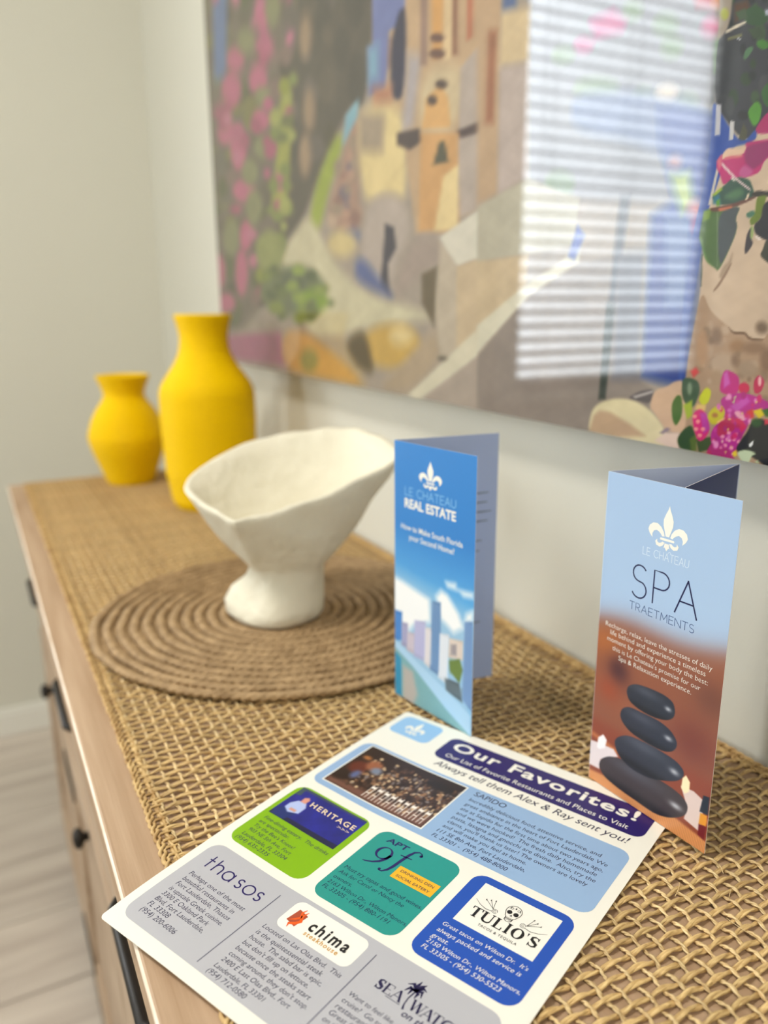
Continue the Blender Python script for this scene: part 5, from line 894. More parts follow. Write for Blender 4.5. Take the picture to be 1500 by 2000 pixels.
((108,78,68),[(-724.3,248.1),(-726.1,246.4),(-731,246.2),(-737.9,247.4),(-744.9,249.8),(-750.1,252.7),(-752,255.4),(-750.1,257),(-745,257.2),(-738,255.9),(-731.2,253.5),(-726.2,250.7)],4),
((108,78,68),[(-722.5,234.1),(-724.4,232.3),(-729.9,231.9),(-737.6,233.2),(-745.4,235.7),(-751.2,238.9),(-753.4,241.8),(-751.3,243.6),(-745.5,243.9),(-737.8,242.6),(-730.1,240),(-724.6,236.9)],4),
((212,190,152),[(-767.3,227.1),(-698.6,223.3),(-687,189.5),(-707.7,163.4),(-775.2,175.4)],16),
((222,172,108),[(-758.9,202.8),(-731.4,209.8),(-715.9,193.8),(-711.5,167.7),(-766.8,175.8)],4),
((84,66,58),[(-718.1,206.5),(-719.5,204.6),(-723.6,204),(-729.3,204.6),(-735.1,206.5),(-739.4,209),(-741.1,211.5),(-739.5,213.4),(-735.3,214),(-729.5,213.3),(-723.8,211.5),(-719.6,209)],4),
((84,66,58),[(-736.5,196.3),(-737.8,194.2),(-741.5,193.2),(-746.7,193.6),(-751.9,195.3),(-755.8,197.8),(-757.2,200.6),(-755.8,202.7),(-752,203.7),(-746.8,203.2),(-741.7,201.5),(-737.9,199)],4),
((186,170,158),[(-694.9,215.5),(-655.3,230.7),(-649,88.7),(-694.3,84),(-696.5,154.2)],4),
((80,66,64),[(-822,181.7),(-771,177.5),(-766.7,164.2),(-792.5,159.6),(-822.1,170.4)],4),
((84,66,64),[(-700.3,162.1),(-655.6,163.5),(-655.2,154),(-692.9,154.5)],4),
((212,162,104),[(-768.9,172.3),(-698.4,159.9),(-694,74.6),(-772.2,77.1)],4),
((232,206,150),[(-723.7,125.1),(-695.8,132.3),(-695.8,72.8),(-740.6,75.5)],4),
((84,82,62),[(-732.2,158.4),(-721.8,156.7),(-714.4,136.9),(-743.7,138.4)],4),
((222,214,196),[(-649.1,90.4),(-730.3,67.8),(-696.6,38.3),(-647.1,45.3)],4),
((194,178,156),[(-730.3,65.8),(-694.7,38.3),(-692.2,-43.1),(-725.7,-56.2),(-737.1,-0.8),(-731.8,39.9)],4),
((168,150,138),[(-778.8,73.4),(-730.3,67.8),(-731.8,39.9),(-765.3,35.2),(-815.7,10.5),(-830.4,13),(-810.8,45.7)],16),
((106,92,68),[(-765.3,33.1),(-733.8,40),(-738.8,-21.8),(-765,3.5)],5),
((206,182,148),[(-696.6,38.3),(-647.1,45.3),(-644.2,-20),(-694.1,-44.2)],4),
((222,212,186),[(-644.4,-14.3),(-643.3,-41),(-763.8,-103),(-796.5,-98.1)],4),
((110,100,85),[(-712.7,-52.3),(-713.9,-53.8),(-717.1,-55.1),(-721.6,-55.7),(-726.1,-55.6),(-729.5,-54.7),(-730.7,-53.3),(-729.5,-51.7),(-726.2,-50.5),(-721.7,-49.8),(-717.2,-50),(-714,-50.9)],4),
((176,160,146),[(-643.3,-41),(-639.4,-127.6),(-723.9,-139.7),(-773,-102.8)],4),
((128,126,132),[(-595.8,285.6),(-399.6,217),(-392.3,63.1),(-519.1,81.1),(-585.5,101.6)],9),
((196,164,130),[(-671.6,312.1),(-631.3,298),(-630,97.1),(-662.6,91.9)],9),
((160,104,76),[(-650.8,234.3),(-638.2,231),(-639.3,157.9),(-652.2,160.3)],9),
((92,110,152),[(-631.9,283.3),(-610.1,276),(-610.9,240.4),(-629.8,242.7)],9),
((220,194,152),[(-631.3,243.2),(-591.3,236.2),(-591.3,194.1),(-632.2,200.7)],9),
((192,174,164),[(-632.2,200.7),(-590.9,195.5),(-587.1,105.1),(-630,97.1)],9),
((190,50,118),[(-517.9,205.3),(-494.2,205.2),(-478.9,194.4),(-482.4,188.9),(-510.1,191.6)],9),
((190,60,120),[(-513.1,187.6),(-514.2,185.8),(-517.9,185.1),(-523,185.8),(-528.4,187.7),(-532.4,190.4),(-534.1,193.1),(-532.8,195),(-529,195.6),(-523.8,194.8),(-518.5,192.9),(-514.6,190.2)],9),
((200,70,120),[(-393.6,167.2),(-394.4,165.2),(-397.1,164.2),(-401.1,164.7),(-405.3,166.4),(-408.5,169),(-409.9,171.7),(-409.1,173.8),(-406.2,174.7),(-402.2,174.2),(-398.1,172.4),(-394.9,169.9)],9),
((200,40,50),[(-421.3,199.4),(-396.5,191.7),(-397.4,179.6),(-414.8,185.9)],9),
((200,140,50),[(-393.1,181.7),(-393.5,180.7),(-395.2,180.4),(-397.5,180.8),(-400,181.8),(-401.9,183.2),(-402.7,184.6),(-402.1,185.6),(-400.5,185.9),(-398.1,185.5),(-395.7,184.4),(-393.8,183.1)],9),
((108,132,84),[(-533.5,185.9),(-535,183.4),(-539.8,182.5),(-546.5,183.3),(-553.5,185.8),(-558.8,189.2),(-560.9,192.6),(-559.2,195.1),(-554.2,196),(-547.4,195),(-540.6,192.5),(-535.5,189.2)],9),
((108,132,84),[(-483,152),(-485.8,149.3),(-494.3,148.6),(-506.5,150.2),(-519.2,153.8),(-529,158.5),(-532.8,162.9),(-529.6,165.8),(-520.3,166.3),(-507.7,164.3),(-495.4,160.6),(-486.5,156.2)],9),
((108,132,84),[(-447,136.5),(-448,132.8),(-451.6,130.7),(-456.9,130.7),(-462.5,132.8),(-466.8,136.6),(-468.7,141),(-467.6,144.7),(-463.9,146.8),(-458.5,146.7),(-453,144.5),(-448.8,140.7)],9),
((108,132,84),[(-526,92.5),(-528.1,87.8),(-534.6,85),(-544.1,84.7),(-553.9,87.2),(-561.5,91.8),(-564.6,97.4),(-562.2,102.2),(-555.2,105),(-545.6,105),(-536,102.3),(-528.9,97.8)],9),
((108,132,84),[(-464.5,196.7),(-465.4,194.1),(-468.5,192.9),(-472.9,193.4),(-477.5,195.5),(-481.1,198.6),(-482.7,201.9),(-481.7,204.5),(-478.5,205.7),(-474,205.1),(-469.5,203),(-466,199.9)],9),
((108,132,84),[(-430.8,178.6),(-431.9,175.9),(-435.6,174.7),(-441,175.3),(-446.7,177.6),(-451.1,181.1),(-452.9,184.7),(-451.7,187.5),(-447.9,188.6),(-442.4,187.9),(-436.8,185.5),(-432.6,182.1)],9),
((108,132,84),[(-425.7,164),(-426.6,161.2),(-429.6,159.7),(-434,160),(-438.7,162),(-442.3,165.1),(-443.9,168.6),(-443,171.5),(-439.9,172.9),(-435.4,172.6),(-430.8,170.5),(-427.3,167.4)],9),
((108,132,84),[(-409.7,127.6),(-410.6,125.3),(-413.6,124.1),(-417.8,124.3),(-422.3,125.9),(-425.8,128.4),(-427.3,131.2),(-426.4,133.5),(-423.3,134.7),(-419,134.4),(-414.5,132.8),(-411.2,130.3)],9),
((104,118,158),[(-535,160.5),(-446.7,142.8),(-399.3,123.1),(-395.4,75.9),(-452.8,110.1),(-532.8,132.3)],10),
((40,70,152),[(-443.7,132),(-393.8,117.2),(-395.6,63.4),(-395.7,-56.8),(-440.5,-51.6),(-441.5,-1.6),(-442,61.6),(-422.3,68.9),(-439.3,107.9)],9),
((235,215,190),[(-427.1,137.4),(-428.1,135.7),(-431.3,135),(-435.8,135.5),(-440.5,136.9),(-444.1,139.1),(-445.6,141.3),(-444.6,143),(-441.3,143.7),(-436.7,143.2),(-432,141.7),(-428.5,139.5)],9),
((92,116,170),[(-428.7,60.3),(-405.2,58),(-403.7,-1.7),(-422,-1.6)],8),
((172,192,96),[(-426.9,86.5),(-410.9,85.5),(-404.2,64.3),(-414.1,60.2),(-423,75.5)],9),
((206,132,140),[(-395,60.8),(-395.6,58.2),(-398,56.5),(-401.5,56.1),(-405.2,57.2),(-408.2,59.5),(-409.5,62.3),(-408.8,64.9),(-406.3,66.7),(-402.8,67),(-399.1,65.9),(-396.3,63.6)],9),
((180,60,120),[(-394.5,50.6),(-394.9,48.7),(-396.4,47.4),(-398.8,47.1),(-401.3,47.8),(-403.2,49.4),(-404.1,51.4),(-403.6,53.3),(-402,54.6),(-399.7,54.9),(-397.2,54.2),(-395.3,52.6)],9),
((210,140,130),[(-418.7,93),(-419.2,91.5),(-421.1,90.6),(-423.7,90.6),(-426.5,91.4),(-428.7,92.9),(-429.6,94.6),(-429,96.2),(-427.2,97.1),(-424.5,97.1),(-421.7,96.2),(-419.6,94.8)],9),
((190,182,160),[(-662.6,90.1),(-585.7,104.9),(-519.1,81.1),(-523.5,46.3),(-581.8,43.3),(-660.5,40.5)],4),
((208,184,148),[(-660.5,40.5),(-581.8,43.3),(-583.1,17.8),(-657.3,-39.6)],4),
((222,214,190),[(-658.2,-18.3),(-580.3,19.5),(-545.3,31.5),(-516.2,45.8),(-515,31.7),(-576.8,9.1),(-657.1,-45.5)],4),
((146,132,122),[(-657.1,-45.5),(-576.8,9.1),(-515.2,33.3),(-445.4,36.9),(-443.5,-1.6),(-442.3,-53.3),(-427.5,-59.6),(-432.4,-90.3),(-653.6,-129.6)],4),
((78,100,182),[(-519.9,61.4),(-510.8,53.1),(-521.4,35.2),(-529.2,38.7)],4),
((96,98,104),[(-474,78.9),(-463.5,77.6),(-472.1,1.5),(-479.8,1.5)],5),
((48,58,48),[(-481.6,1.6),(-472.1,1.5),(-476.4,-71.7),(-484.2,-72.5)],3),
((116,116,126),[(-474.5,38.6),(-445.4,36.9),(-442.3,-53.3),(-470.1,-55.3)],10),
((212,186,160),[(-362.2,106.5),(-289.7,93.1),(-262.4,-91.1),(-391,-114),(-399,-43),(-392.2,4.9),(-393.5,37.7),(-392.3,63.1),(-387,87.1)],0.8),
((58,60,66),[(-397.3,159),(-390.8,169.9),(-387.6,180.1),(-393.2,225.5),(-304.6,193),(-289.1,89),(-353.5,104.9),(-368.2,96.1),(-387.2,114.7),(-394.7,124.5)],1),
((38,40,46),[(-319.9,138.8),(-320.5,136.7),(-322.4,137.2),(-323.7,139.8),(-323.1,141.9),(-321.2,141.4)],2),
((84,84,88),[(-354.8,191.4),(-355.5,189.2),(-357.5,189.8),(-358.9,192.8),(-358.2,195),(-356.1,194.3)],2),
((44,48,50),[(-326.3,178.9),(-327.1,177.3),(-329.1,178),(-330.4,180.2),(-329.6,181.8),(-327.6,181.2)],2),
((70,72,76),[(-353.7,125.1),(-355.3,119.5),(-360.1,120.5),(-363.3,127.2),(-361.7,132.8),(-356.9,131.7)],2),
((44,48,50),[(-383.5,165.5),(-385.3,163.7),(-389.3,164.8),(-391.7,167.7),(-389.9,169.5),(-385.8,168.3)],2),
((62,84,58),[(-361.1,155.4),(-362.6,150.2),(-367.2,151.3),(-370.3,157.9),(-368.7,163.2),(-364.1,161.9)],2),
((38,40,46),[(-374.2,149.5),(-375,146.4),(-377.4,147),(-379,150.7),(-378.2,153.9),(-375.8,153.2)],2),
((84,84,88),[(-333.5,117.4),(-334.6,115.1),(-337.7,115.8),(-339.6,118.7),(-338.4,121),(-335.3,120.4)],2),
((62,84,58),[(-360.7,120.4),(-362,117),(-365.7,117.7),(-368.1,121.9),(-366.7,125.3),(-363,124.5)],2),
((84,84,88),[(-356.1,162.7),(-357.9,159),(-362.6,160.3),(-365.5,165.4),(-363.7,169.1),(-359,167.8)],2),
((52,68,50),[(-380.4,192.6),(-381.4,191),(-383.9,191.8),(-385.4,194.2),(-384.4,195.9),(-381.9,195.1)],2),
((62,84,58),[(-316.6,123),(-317.5,120.6),(-320,121.2),(-321.6,124.1),(-320.7,126.5),(-318.2,125.9)],2),
((52,68,50),[(-324.8,140.8),(-325.9,136.4),(-329.5,137.3),(-332,142.7),(-330.9,147.1),(-327.3,146.1)],2),
((44,48,50),[(-362.7,173.7),(-363.4,171.1),(-365.6,171.7),(-367.1,175),(-366.4,177.6),(-364.2,176.9)],2),
((44,48,50),[(-352.5,187.6),(-354,183.7),(-358.2,185),(-360.9,190.3),(-359.4,194.2),(-355.2,192.8)],2),
((44,48,50),[(-368.5,200.9),(-369.7,198.2),(-373,199.3),(-375.1,203.2),(-373.9,205.9),(-370.6,204.7)],2),
((62,84,58),[(-352.9,171.1),(-354.6,167.3),(-359.4,168.7),(-362.4,174),(-360.6,177.9),(-355.8,176.4)],2),
((52,68,50),[(-368,131.9),(-369.8,128.7),(-374.3,129.7),(-377.1,134),(-375.3,137.2),(-370.8,136.2)],2),
((44,48,50),[(-323,178.3),(-324.1,176.2),(-327,177.2),(-328.9,180.2),(-327.7,182.3),(-324.8,181.3)],2),
((62,84,58),[(-370.6,185.3),(-371.2,183),(-373.2,183.6),(-374.5,186.6),(-373.8,188.9),(-371.9,188.3)],2),
((44,48,50),[(-323.3,136.7),(-324,134.3),(-326.1,134.8),(-327.6,137.8),(-326.9,140.3),(-324.7,139.7)],2),
((84,84,88),[(-371.4,184.1),(-373.3,181.6),(-377.9,183.1),(-380.7,187),(-378.7,189.5),(-374.1,188)],2),
((70,72,76),[(-349.4,187),(-350.1,184.8),(-352.2,185.5),(-353.6,188.4),(-352.9,190.6),(-350.8,189.8)],2),
((84,84,88),[(-320,143.3),(-321,141.5),(-323.8,142.2),(-325.5,144.7),(-324.4,146.5),(-321.6,145.8)],2),
((52,68,50),[(-365.9,139.7),(-366.8,137.5),(-369.3,138.1),(-370.9,140.9),(-369.9,143.1),(-367.5,142.5)],2),
((52,68,50),[(-327.9,159.3),(-329.5,157.5),(-333.6,158.7),(-335.9,161.7),(-334.2,163.5),(-330.2,162.3)],2),
((52,68,50),[(-376.2,123.1),(-377.7,118.4),(-382.1,119.3),(-384.9,125),(-383.3,129.7),(-379,128.8)],2),
((62,84,58),[(-368.4,170.3),(-369.3,168.1),(-371.6,168.8),(-373.1,171.7),(-372.3,173.9),(-369.9,173.2)],2),
((52,68,50),[(-331.3,146),(-332.1,142.1),(-334.9,142.9),(-336.9,147.5),(-336,151.3),(-333.2,150.5)],2),
((70,72,76),[(-330.4,129.9),(-332,127),(-336.2,127.9),(-338.7,131.9),(-337.1,134.8),(-332.9,133.8)],2),
((84,84,88),[(-327.8,186.7),(-328.4,184.5),(-330.2,185.1),(-331.5,188),(-331,190.3),(-329.1,189.6)],2),
((44,48,50),[(-320.1,110.9),(-321.4,107.1),(-325.1,107.8),(-327.6,112.5),(-326.3,116.3),(-322.6,115.5)],2),
((52,68,50),[(-359.4,115.9),(-360.1,112.7),(-362.5,113.2),(-364.1,116.9),(-363.4,120.1),(-361,119.6)],2),
((70,72,76),[(-378.8,119.2),(-380.1,114),(-384.1,114.8),(-386.8,120.8),(-385.4,125.9),(-381.4,125.1)],2),
((38,40,46),[(-367.6,154.9),(-368.2,152.9),(-370.1,153.4),(-371.3,155.9),(-370.7,157.9),(-368.8,157.4)],2),
((52,68,50),[(-385.3,181.8),(-386.8,176.8),(-391.3,178.1),(-394.3,184.5),(-392.7,189.6),(-388.2,188.2)],2),
((62,84,58),[(-321.9,142.9),(-323,140.2),(-325.9,141),(-327.8,144.4),(-326.8,147.1),(-323.8,146.3)],2),
((70,72,76),[(-355.4,158.3),(-356.4,157.1),(-358.8,157.8),(-360.3,159.6),(-359.2,160.8),(-356.8,160.1)],2),
((62,84,58),[(-334,111),(-334.6,108.1),(-336.8,108.5),(-338.3,111.9),(-337.6,114.8),(-335.5,114.3)],2),
((70,72,76),[(-378.4,171.9),(-380.2,167.9),(-385,169.2),(-388,174.7),(-386.2,178.7),(-381.4,177.3)],2),
((70,72,76),[(-335.1,120.9),(-336.1,116.1),(-339.6,116.8),(-342.1,122.4),(-341,127.2),(-337.5,126.4)],2),
((44,48,50),[(-370.9,176.9),(-372.1,173.2),(-375.8,174.3),(-378.1,179),(-376.8,182.7),(-373.2,181.6)],2),
((84,84,88),[(-375.7,185),(-376.8,183.7),(-379.4,184.5),(-381,186.6),(-379.9,187.9),(-377.3,187.1)],2),
((44,48,50),[(-364.9,133.1),(-366.1,130.9),(-369.3,131.6),(-371.2,134.6),(-369.9,136.7),(-366.8,136)],2),
((38,40,46),[(-367.3,111.8),(-369.2,109.5),(-373.9,110.4),(-376.6,113.6),(-374.6,115.9),(-369.9,115)],2),
((44,48,50),[(-346.8,178.5),(-348.3,173.7),(-352.8,175.1),(-355.8,181.3),(-354.3,186.1),(-349.7,184.6)],2),
((158,144,128),[(-402,217.8),(-390.3,213.7),(-387.5,173.4),(-390.1,164),(-397.3,159.6),(-397,176.1)],2),
((168,172,70),[(-390,173.2),(-390.3,171.6),(-391.2,170.6),(-392.8,170.6),(-394.4,171.5),(-395.7,173.2),(-396.4,175),(-396.2,176.7),(-395.1,177.6),(-393.6,177.6),(-392,176.7),(-390.7,175.1)],2),
((86,60,44),[(-386.5,177.6),(-376.9,176.9),(-373.1,169.3),(-384.5,167)],3),
((220,206,184),[(-391.7,164.2),(-382.8,165.6),(-372.7,166.1),(-367.2,167.8),(-363.5,165.9),(-366.3,166),(-372.2,164.7),(-381.8,163.8),(-390.7,162.6)],0.8),
((120,118,84),[(-389.6,159.9),(-379.1,159.4),(-378.1,157.7),(-388.7,158.3)],1),
((210,210,212),[(-381.9,158.2),(-379,156.6),(-379.5,156),(-382.1,157.6)],0.6),
((52,82,52),[(-380.6,171.4),(-370.7,172.9),(-361.5,165.9),(-360.7,160.4),(-370.6,160.9),(-376.8,164.9)],1),
((70,126,52),[(-368,152),(-362.4,152.2),(-356.3,147.4),(-361.6,146),(-366.2,148.8)],1),
((80,118,84),[(-376.1,145.2),(-375,149.9),(-370.7,150.5),(-368.8,148.8),(-372.2,145.3),(-374.2,143.9)],1),
((58,98,52),[(-360.9,124.3),(-355.2,128.6),(-348.4,118.3),(-354.5,113),(-358.6,117.1)],1),
((84,146,50),[(-369.1,114.7),(-363.1,119.4),(-358.7,114.9),(-359.4,107.1),(-363.1,104.2),(-367.3,109.8)],1),
((58,76,54),[(-374.9,161),(-366.2,159.7),(-361.1,152.9),(-369.7,154.1)],1),
((66,86,60),[(-385.2,172.7),(-377.9,172.8),(-375.6,166.7),(-381.5,167.3)],1),
((70,110,60),[(-350,160.6),(-339.5,159.7),(-333.1,149.6),(-343.2,149.3)],1),
((76,120,62),[(-344,135.7),(-333.6,135.3),(-327.2,125.4),(-337.1,123.4)],1),
((78,78,58),[(-374.3,97.1),(-371.2,108.2),(-367.6,102.9),(-368.3,97.2)],1),
((176,180,196),[(-363.8,167.7),(-361,167.4),(-360.5,164.1),(-363,165.1)],1),
((46,80,164),[(-396.6,127.3),(-387.2,114.7),(-374.6,99.5),(-368.3,97.2),(-361.2,104.1),(-360.1,95.9),(-381.7,95.3),(-385.2,78.3),(-392.7,59.3),(-394.3,40.3),(-397.5,6.3),(-401.5,-20.9),(-400,-50.1),(-406.2,-52),(-406.4,-1.7),(-403.7,44.9),(-397.1,76.2),(-395.1,107.8)],1),
((196,194,202),[(-393.3,123.3),(-389.4,122),(-388.1,104.2),(-392.3,104.7)],1),
((200,196,196),[(-381.2,111.2),(-378.1,110.4),(-377.7,100),(-380.8,100.1)],0.8),
((208,198,186),[(-388.4,85.1),(-386.7,83.9),(-390.2,62.6),(-392.6,63.1)],0.8),
((70,84,70),[(-394.6,32.6),(-393.4,32.5),(-391.9,11.5),(-393,11.6)],0.6),
((176,30,104),[(-362.5,103.2),(-354.4,111.8),(-343.5,111.8),(-341.7,98.3),(-352.7,99.2),(-359.9,99.8)],0.8),
((190,44,112),[(-388.9,89.1),(-385.7,92.7),(-379.6,90.4),(-369.2,89.2),(-368.2,94.8),(-367.9,96.9),(-352.2,95.5),(-345.4,95.6),(-344.3,87.9),(-350.9,85.5),(-353.7,83.4),(-355.6,77.6),(-364.2,76.1),(-371,77),(-379.4,74.5),(-382.3,73.7),(-385.5,80.8),(-388.7,84.9)],1),
((150,30,104),[(-367.6,94.7),(-352.1,94.7),(-346.3,94.9),(-345.4,88.1),(-352.3,85.3),(-355.1,82.3),(-361.8,79.3),(-368.2,86)],2),
((230,192,164),[(-385.1,92.6),(-380.9,95.9),(-371.9,92.7),(-368.2,95),(-367,94.1),(-368.7,89.6),(-380.8,90.8),(-384.7,88.9)],1),
((222,120,120),[(-384.1,88.8),(-380.5,90.7),(-369.2,89.4),(-369.4,88.3),(-379.4,89)],1.5),
((196,86,146),[(-370.9,80.6),(-367.4,84.1),(-359.6,79),(-364.2,76.1),(-370.5,77.4)],2),
((214,110,130),[(-388.9,89.1),(-385.7,92.2),(-384.5,87),(-386.3,82.7)],2),
((52,84,70),[(-389.7,68.4),(-383.3,72.3),(-379.4,74.5),(-375.7,77.2),(-368.7,76.7),(-362.3,74.5),(-359.4,69.3),(-357.2,64.6),(-363.5,62.2),(-372.6,61.4),(-382.6,61.6),(-389.8,66.1)],1),
((80,120,84),[(-381.4,66.5),(-372.5,70),(-367.9,70.4),(-365.2,66.5),(-372.8,63.7)],3),
((160,184,60),[(-390.4,68.7),(-383.6,72.5),(-382,71.4),(-388.1,67.7)],1),
((60,120,140),[(-389.3,67.4),(-384.6,68.7),(-382.6,62),(-388.8,63.2)],2),
((96,150,60),[(-386.6,64.8),(-383.7,65.8),(-383.2,61.6),(-385.6,61.4)],1),
((84,112,66),[(-395.8,59.6),(-389.1,60.8),(-383.3,57.9),(-366.7,60.3),(-370.3,52.5),(-368,48.2),(-369,42.3),(-371.7,36),(-375.5,27.7),(-379.8,20.8),(-382.8,23.3),(-390.9,28),(-395.2,38.5),(-398,43.5),(-396.8,51.6)],1),
((74,82,86),[(-383.6,57.9),(-366.7,60.3),(-370.3,52.5),(-368.1,48.2),(-369.3,42.3),(-371.9,36),(-375.6,28.7),(-378.7,24.1),(-382.5,38.6)],1.2),
((120,150,64),[(-395.8,59.6),(-389.7,60),(-390.8,54.4),(-395.7,52.9)],2),
((104,140,80),[(-398,43.5),(-395.6,44.3),(-390.4,29.4),(-382.2,22.8),(-390.9,28),(-395.2,38.5)],1.5),
((118,138,100),[(-385.1,57.6),(-384,57.5),(-380.4,24.1),(-380.9,24.2)],1),
((104,68,58),[(-391,61),(-383.7,61),(-371.5,62),(-357.2,64.6),(-356.2,63.4),(-366.7,60.3),(-383.3,57.9),(-390.1,58.8)],1),
((206,116,84),[(-384.2,59.9),(-374.2,60.4),(-373.3,59.2),(-382.8,58.1)],1),
((224,196,196),[(-385.2,88),(-382.9,86.1),(-376,80),(-370.2,75.1),(-360.3,68.5),(-360.9,67.6),(-370.7,74.2),(-377,79.1),(-384.6,85.7)],0.5),
((232,216,206),[(-377,77.5),(-375.7,77.7),(-372.5,75.2),(-373.6,74.7)],0.5),
((228,204,176),[(-364.2,62.8),(-362.9,66.2),(-361.3,66.4),(-362.5,62.6)],0.5),
((56,50,44),[(-360.7,65.9),(-355.9,67.6),(-348.4,65.8),(-341.5,66.7),(-340.9,61.9),(-348,63.1),(-353.8,63.6),(-358.2,63.9)],1),
((112,132,46),[(-355.5,64),(-348.8,64.1),(-349.9,58.5),(-351.1,50.7),(-357.7,46.6),(-359.8,50.6),(-355.9,54.3),(-356.1,60.1)],1),
((74,120,96),[(-362.6,54.9),(-357.3,56.4),(-355.5,53.8),(-359.4,51.7),(-361.8,52.6)],1),
((160,178,110),[(-358.8,46.5),(-356.1,47.1),(-355.3,41.2),(-357.1,37.7),(-358.7,41.5)],1),
((44,42,50),[(-351,58.2),(-347.7,60.9),(-335.7,61.3),(-332.2,35.1),(-344.6,36.9),(-354.3,41.6),(-356.2,47.6),(-351.1,50.7)],1),
((60,62,50),[(-346.6,37),(-344.8,38.2),(-332.3,36),(-329.8,17.5),(-342.9,24.2),(-349.6,29.1),(-347.6,32.6)],1),
((240,222,208),[(-354.8,41.2),(-353.1,41.1),(-349.3,39),(-350,38),(-352.8,38.8)],0.5),
((62,56,62),[(-357.7,46.8),(-358,40.5),(-354.4,36.6),(-361,28.6),(-360.7,42.1)],1),
((170,146,122),[(-379,16.9),(-376.2,23.9),(-371.8,26.6),(-370.1,32.1),(-369.4,31.1),(-370.2,23.7),(-374.1,16.2)],2),
((178,146,118),[(-393.3,2.3),(-389.9,7.5),(-384.6,-1.7),(-379,-7),(-368.5,-13.4),(-363.2,-17.8),(-353.9,-17),(-350.3,-21.3),(-339.9,-21.6),(-337.6,-16.6),(-311.1,-8.9),(-285.6,-13.1),(-274,-93.1),(-393.7,-114.5),(-400,-50.1)],0.8),
((164,134,106),[(-368.8,-34.4),(-370,-37.9),(-373.3,-38.1),(-375.4,-34.8),(-374.2,-31.3),(-370.8,-31.1)],2.5),
((150,124,100),[(-386.4,-56.2),(-388.1,-59.9),(-392.2,-60.2),(-394.7,-56.9),(-393,-53.2),(-388.9,-52.8)],2.5),
((150,124,100),[(-339.6,-41.4),(-340.3,-43.5),(-342.3,-43.7),(-343.6,-41.7),(-342.9,-39.5),(-340.8,-39.4)],2.5),
((200,172,146),[(-350.4,-26.7),(-351.1,-28.2),(-353,-28.2),(-354.1,-26.8),(-353.3,-25.4),(-351.5,-25.3)],2.5),
((136,108,86),[(-324.7,-29.3),(-325.8,-32.2),(-328.7,-32.4),(-330.6,-29.6),(-329.5,-26.7),(-326.6,-26.5)],2.5),
((190,160,134),[(-320.3,-33),(-321.1,-35.1),(-323.2,-35.2),(-324.6,-33.2),(-323.7,-31.2),(-321.6,-31.1)],2.5),
((150,124,100),[(-380.5,-31.5),(-381.4,-33.9),(-383.7,-34),(-385.2,-31.7),(-384.2,-29.4),(-381.9,-29.3)],2.5),
((136,108,86),[(-332.6,-30.9),(-333.4,-32.7),(-335.6,-32.8),(-336.9,-31.1),(-336,-29.4),(-333.9,-29.3)],2.5),
((150,124,100),[(-378.4,-23.7),(-380.4,-27.6),(-385.2,-27.7),(-388.1,-24),(-386.1,-20.1),(-381.3,-20)],2.5),
((190,160,134),[(-379.2,-13.5),(-380.2,-16.2),(-382.7,-16.2),(-384.3,-13.5),(-383.3,-10.8),(-380.8,-10.8)],2.5),
((176,148,124),[(-325.6,-44.3),(-327.3,-47.3),(-331.5,-47.7),(-334,-44.9),(-332.2,-41.9),(-328,-41.6)],2.5),
((150,124,100),[(-313.1,-31.7),(-314.2,-34.5),(-317,-34.7),(-318.9,-32),(-317.8,-29.1),(-314.9,-29)],2.5),
((176,148,124),[(-335.6,-44.7),(-336.9,-49),(-340.5,-49.3),(-342.8,-45.2),(-341.6,-40.9),(-338,-40.7)],2.5),
((200,172,146),[(-342.3,-37),(-343.6,-39.4),(-346.7,-39.6),(-348.6,-37.4),(-347.3,-35),(-344.2,-34.8)],2.5),
((200,172,146),[(-317.3,-19.3),(-318.4,-21.9),(-321.4,-22),(-323.2,-19.5),(-322.1,-17),(-319.1,-16.9)],2.5),
((200,172,146),[(-375.8,-49.5),(-376.6,-51.1),(-378.6,-51.3),(-379.8,-49.8),(-379,-48.3),(-377,-48.1)],2.5),
((164,134,106),[(-341.6,-60.8),(-342.9,-63),(-346,-63.3),(-347.8,-61.4),(-346.5,-59.1),(-343.4,-58.8)],2.5),
((190,160,134),[(-352.5,-49.9),(-353.8,-53.6),(-357.3,-53.9),(-359.5,-50.4),(-358.2,-46.7),(-354.7,-46.4)],2.5),
((190,160,134),[(-322.2,-51.3),(-322.9,-53.4),(-324.9,-53.5),(-326.1,-51.6),(-325.4,-49.6),(-323.4,-49.4)],2.5),
((190,160,134),[(-317.4,-28.3),(-318.1,-30.3),(-320.2,-30.4),(-321.6,-28.4),(-320.8,-26.4),(-318.7,-26.3)],2.5),
((150,124,100),[(-350.9,-43.9),(-352.1,-46.1),(-355.2,-46.3),(-357,-44.3),(-355.7,-42.1),(-352.7,-41.9)],2.5),
((200,172,146),[(-365.5,-16.1),(-367.1,-19),(-371,-19.1),(-373.4,-16.3),(-371.7,-13.4),(-367.8,-13.3)],2.5),
((200,172,146),[(-358,-61.7),(-359.2,-63.9),(-362.1,-64.2),(-363.8,-62.3),(-362.6,-60.1),(-359.7,-59.8)],2.5),
((164,134,106),[(-318.7,-46.2),(-319.1,-47.2),(-320.2,-47.3),(-320.9,-46.3),(-320.5,-45.3),(-319.4,-45.2)],2.5),
((136,108,86),[(-376.3,-22.8),(-377.4,-24.8),(-380,-24.9),(-381.6,-23),(-380.5,-21),(-377.9,-20.9)],2.5),
((200,172,146),[(-316.7,-27),(-317.3,-28.5),(-319.1,-28.6),(-320.1,-27.2),(-319.5,-25.7),(-317.7,-25.6)],2.5),
((136,108,86),[(-345.6,-55.1),(-346.6,-58.3),(-349.3,-58.6),(-351,-55.6),(-350.1,-52.5),(-347.3,-52.3)],2.5),
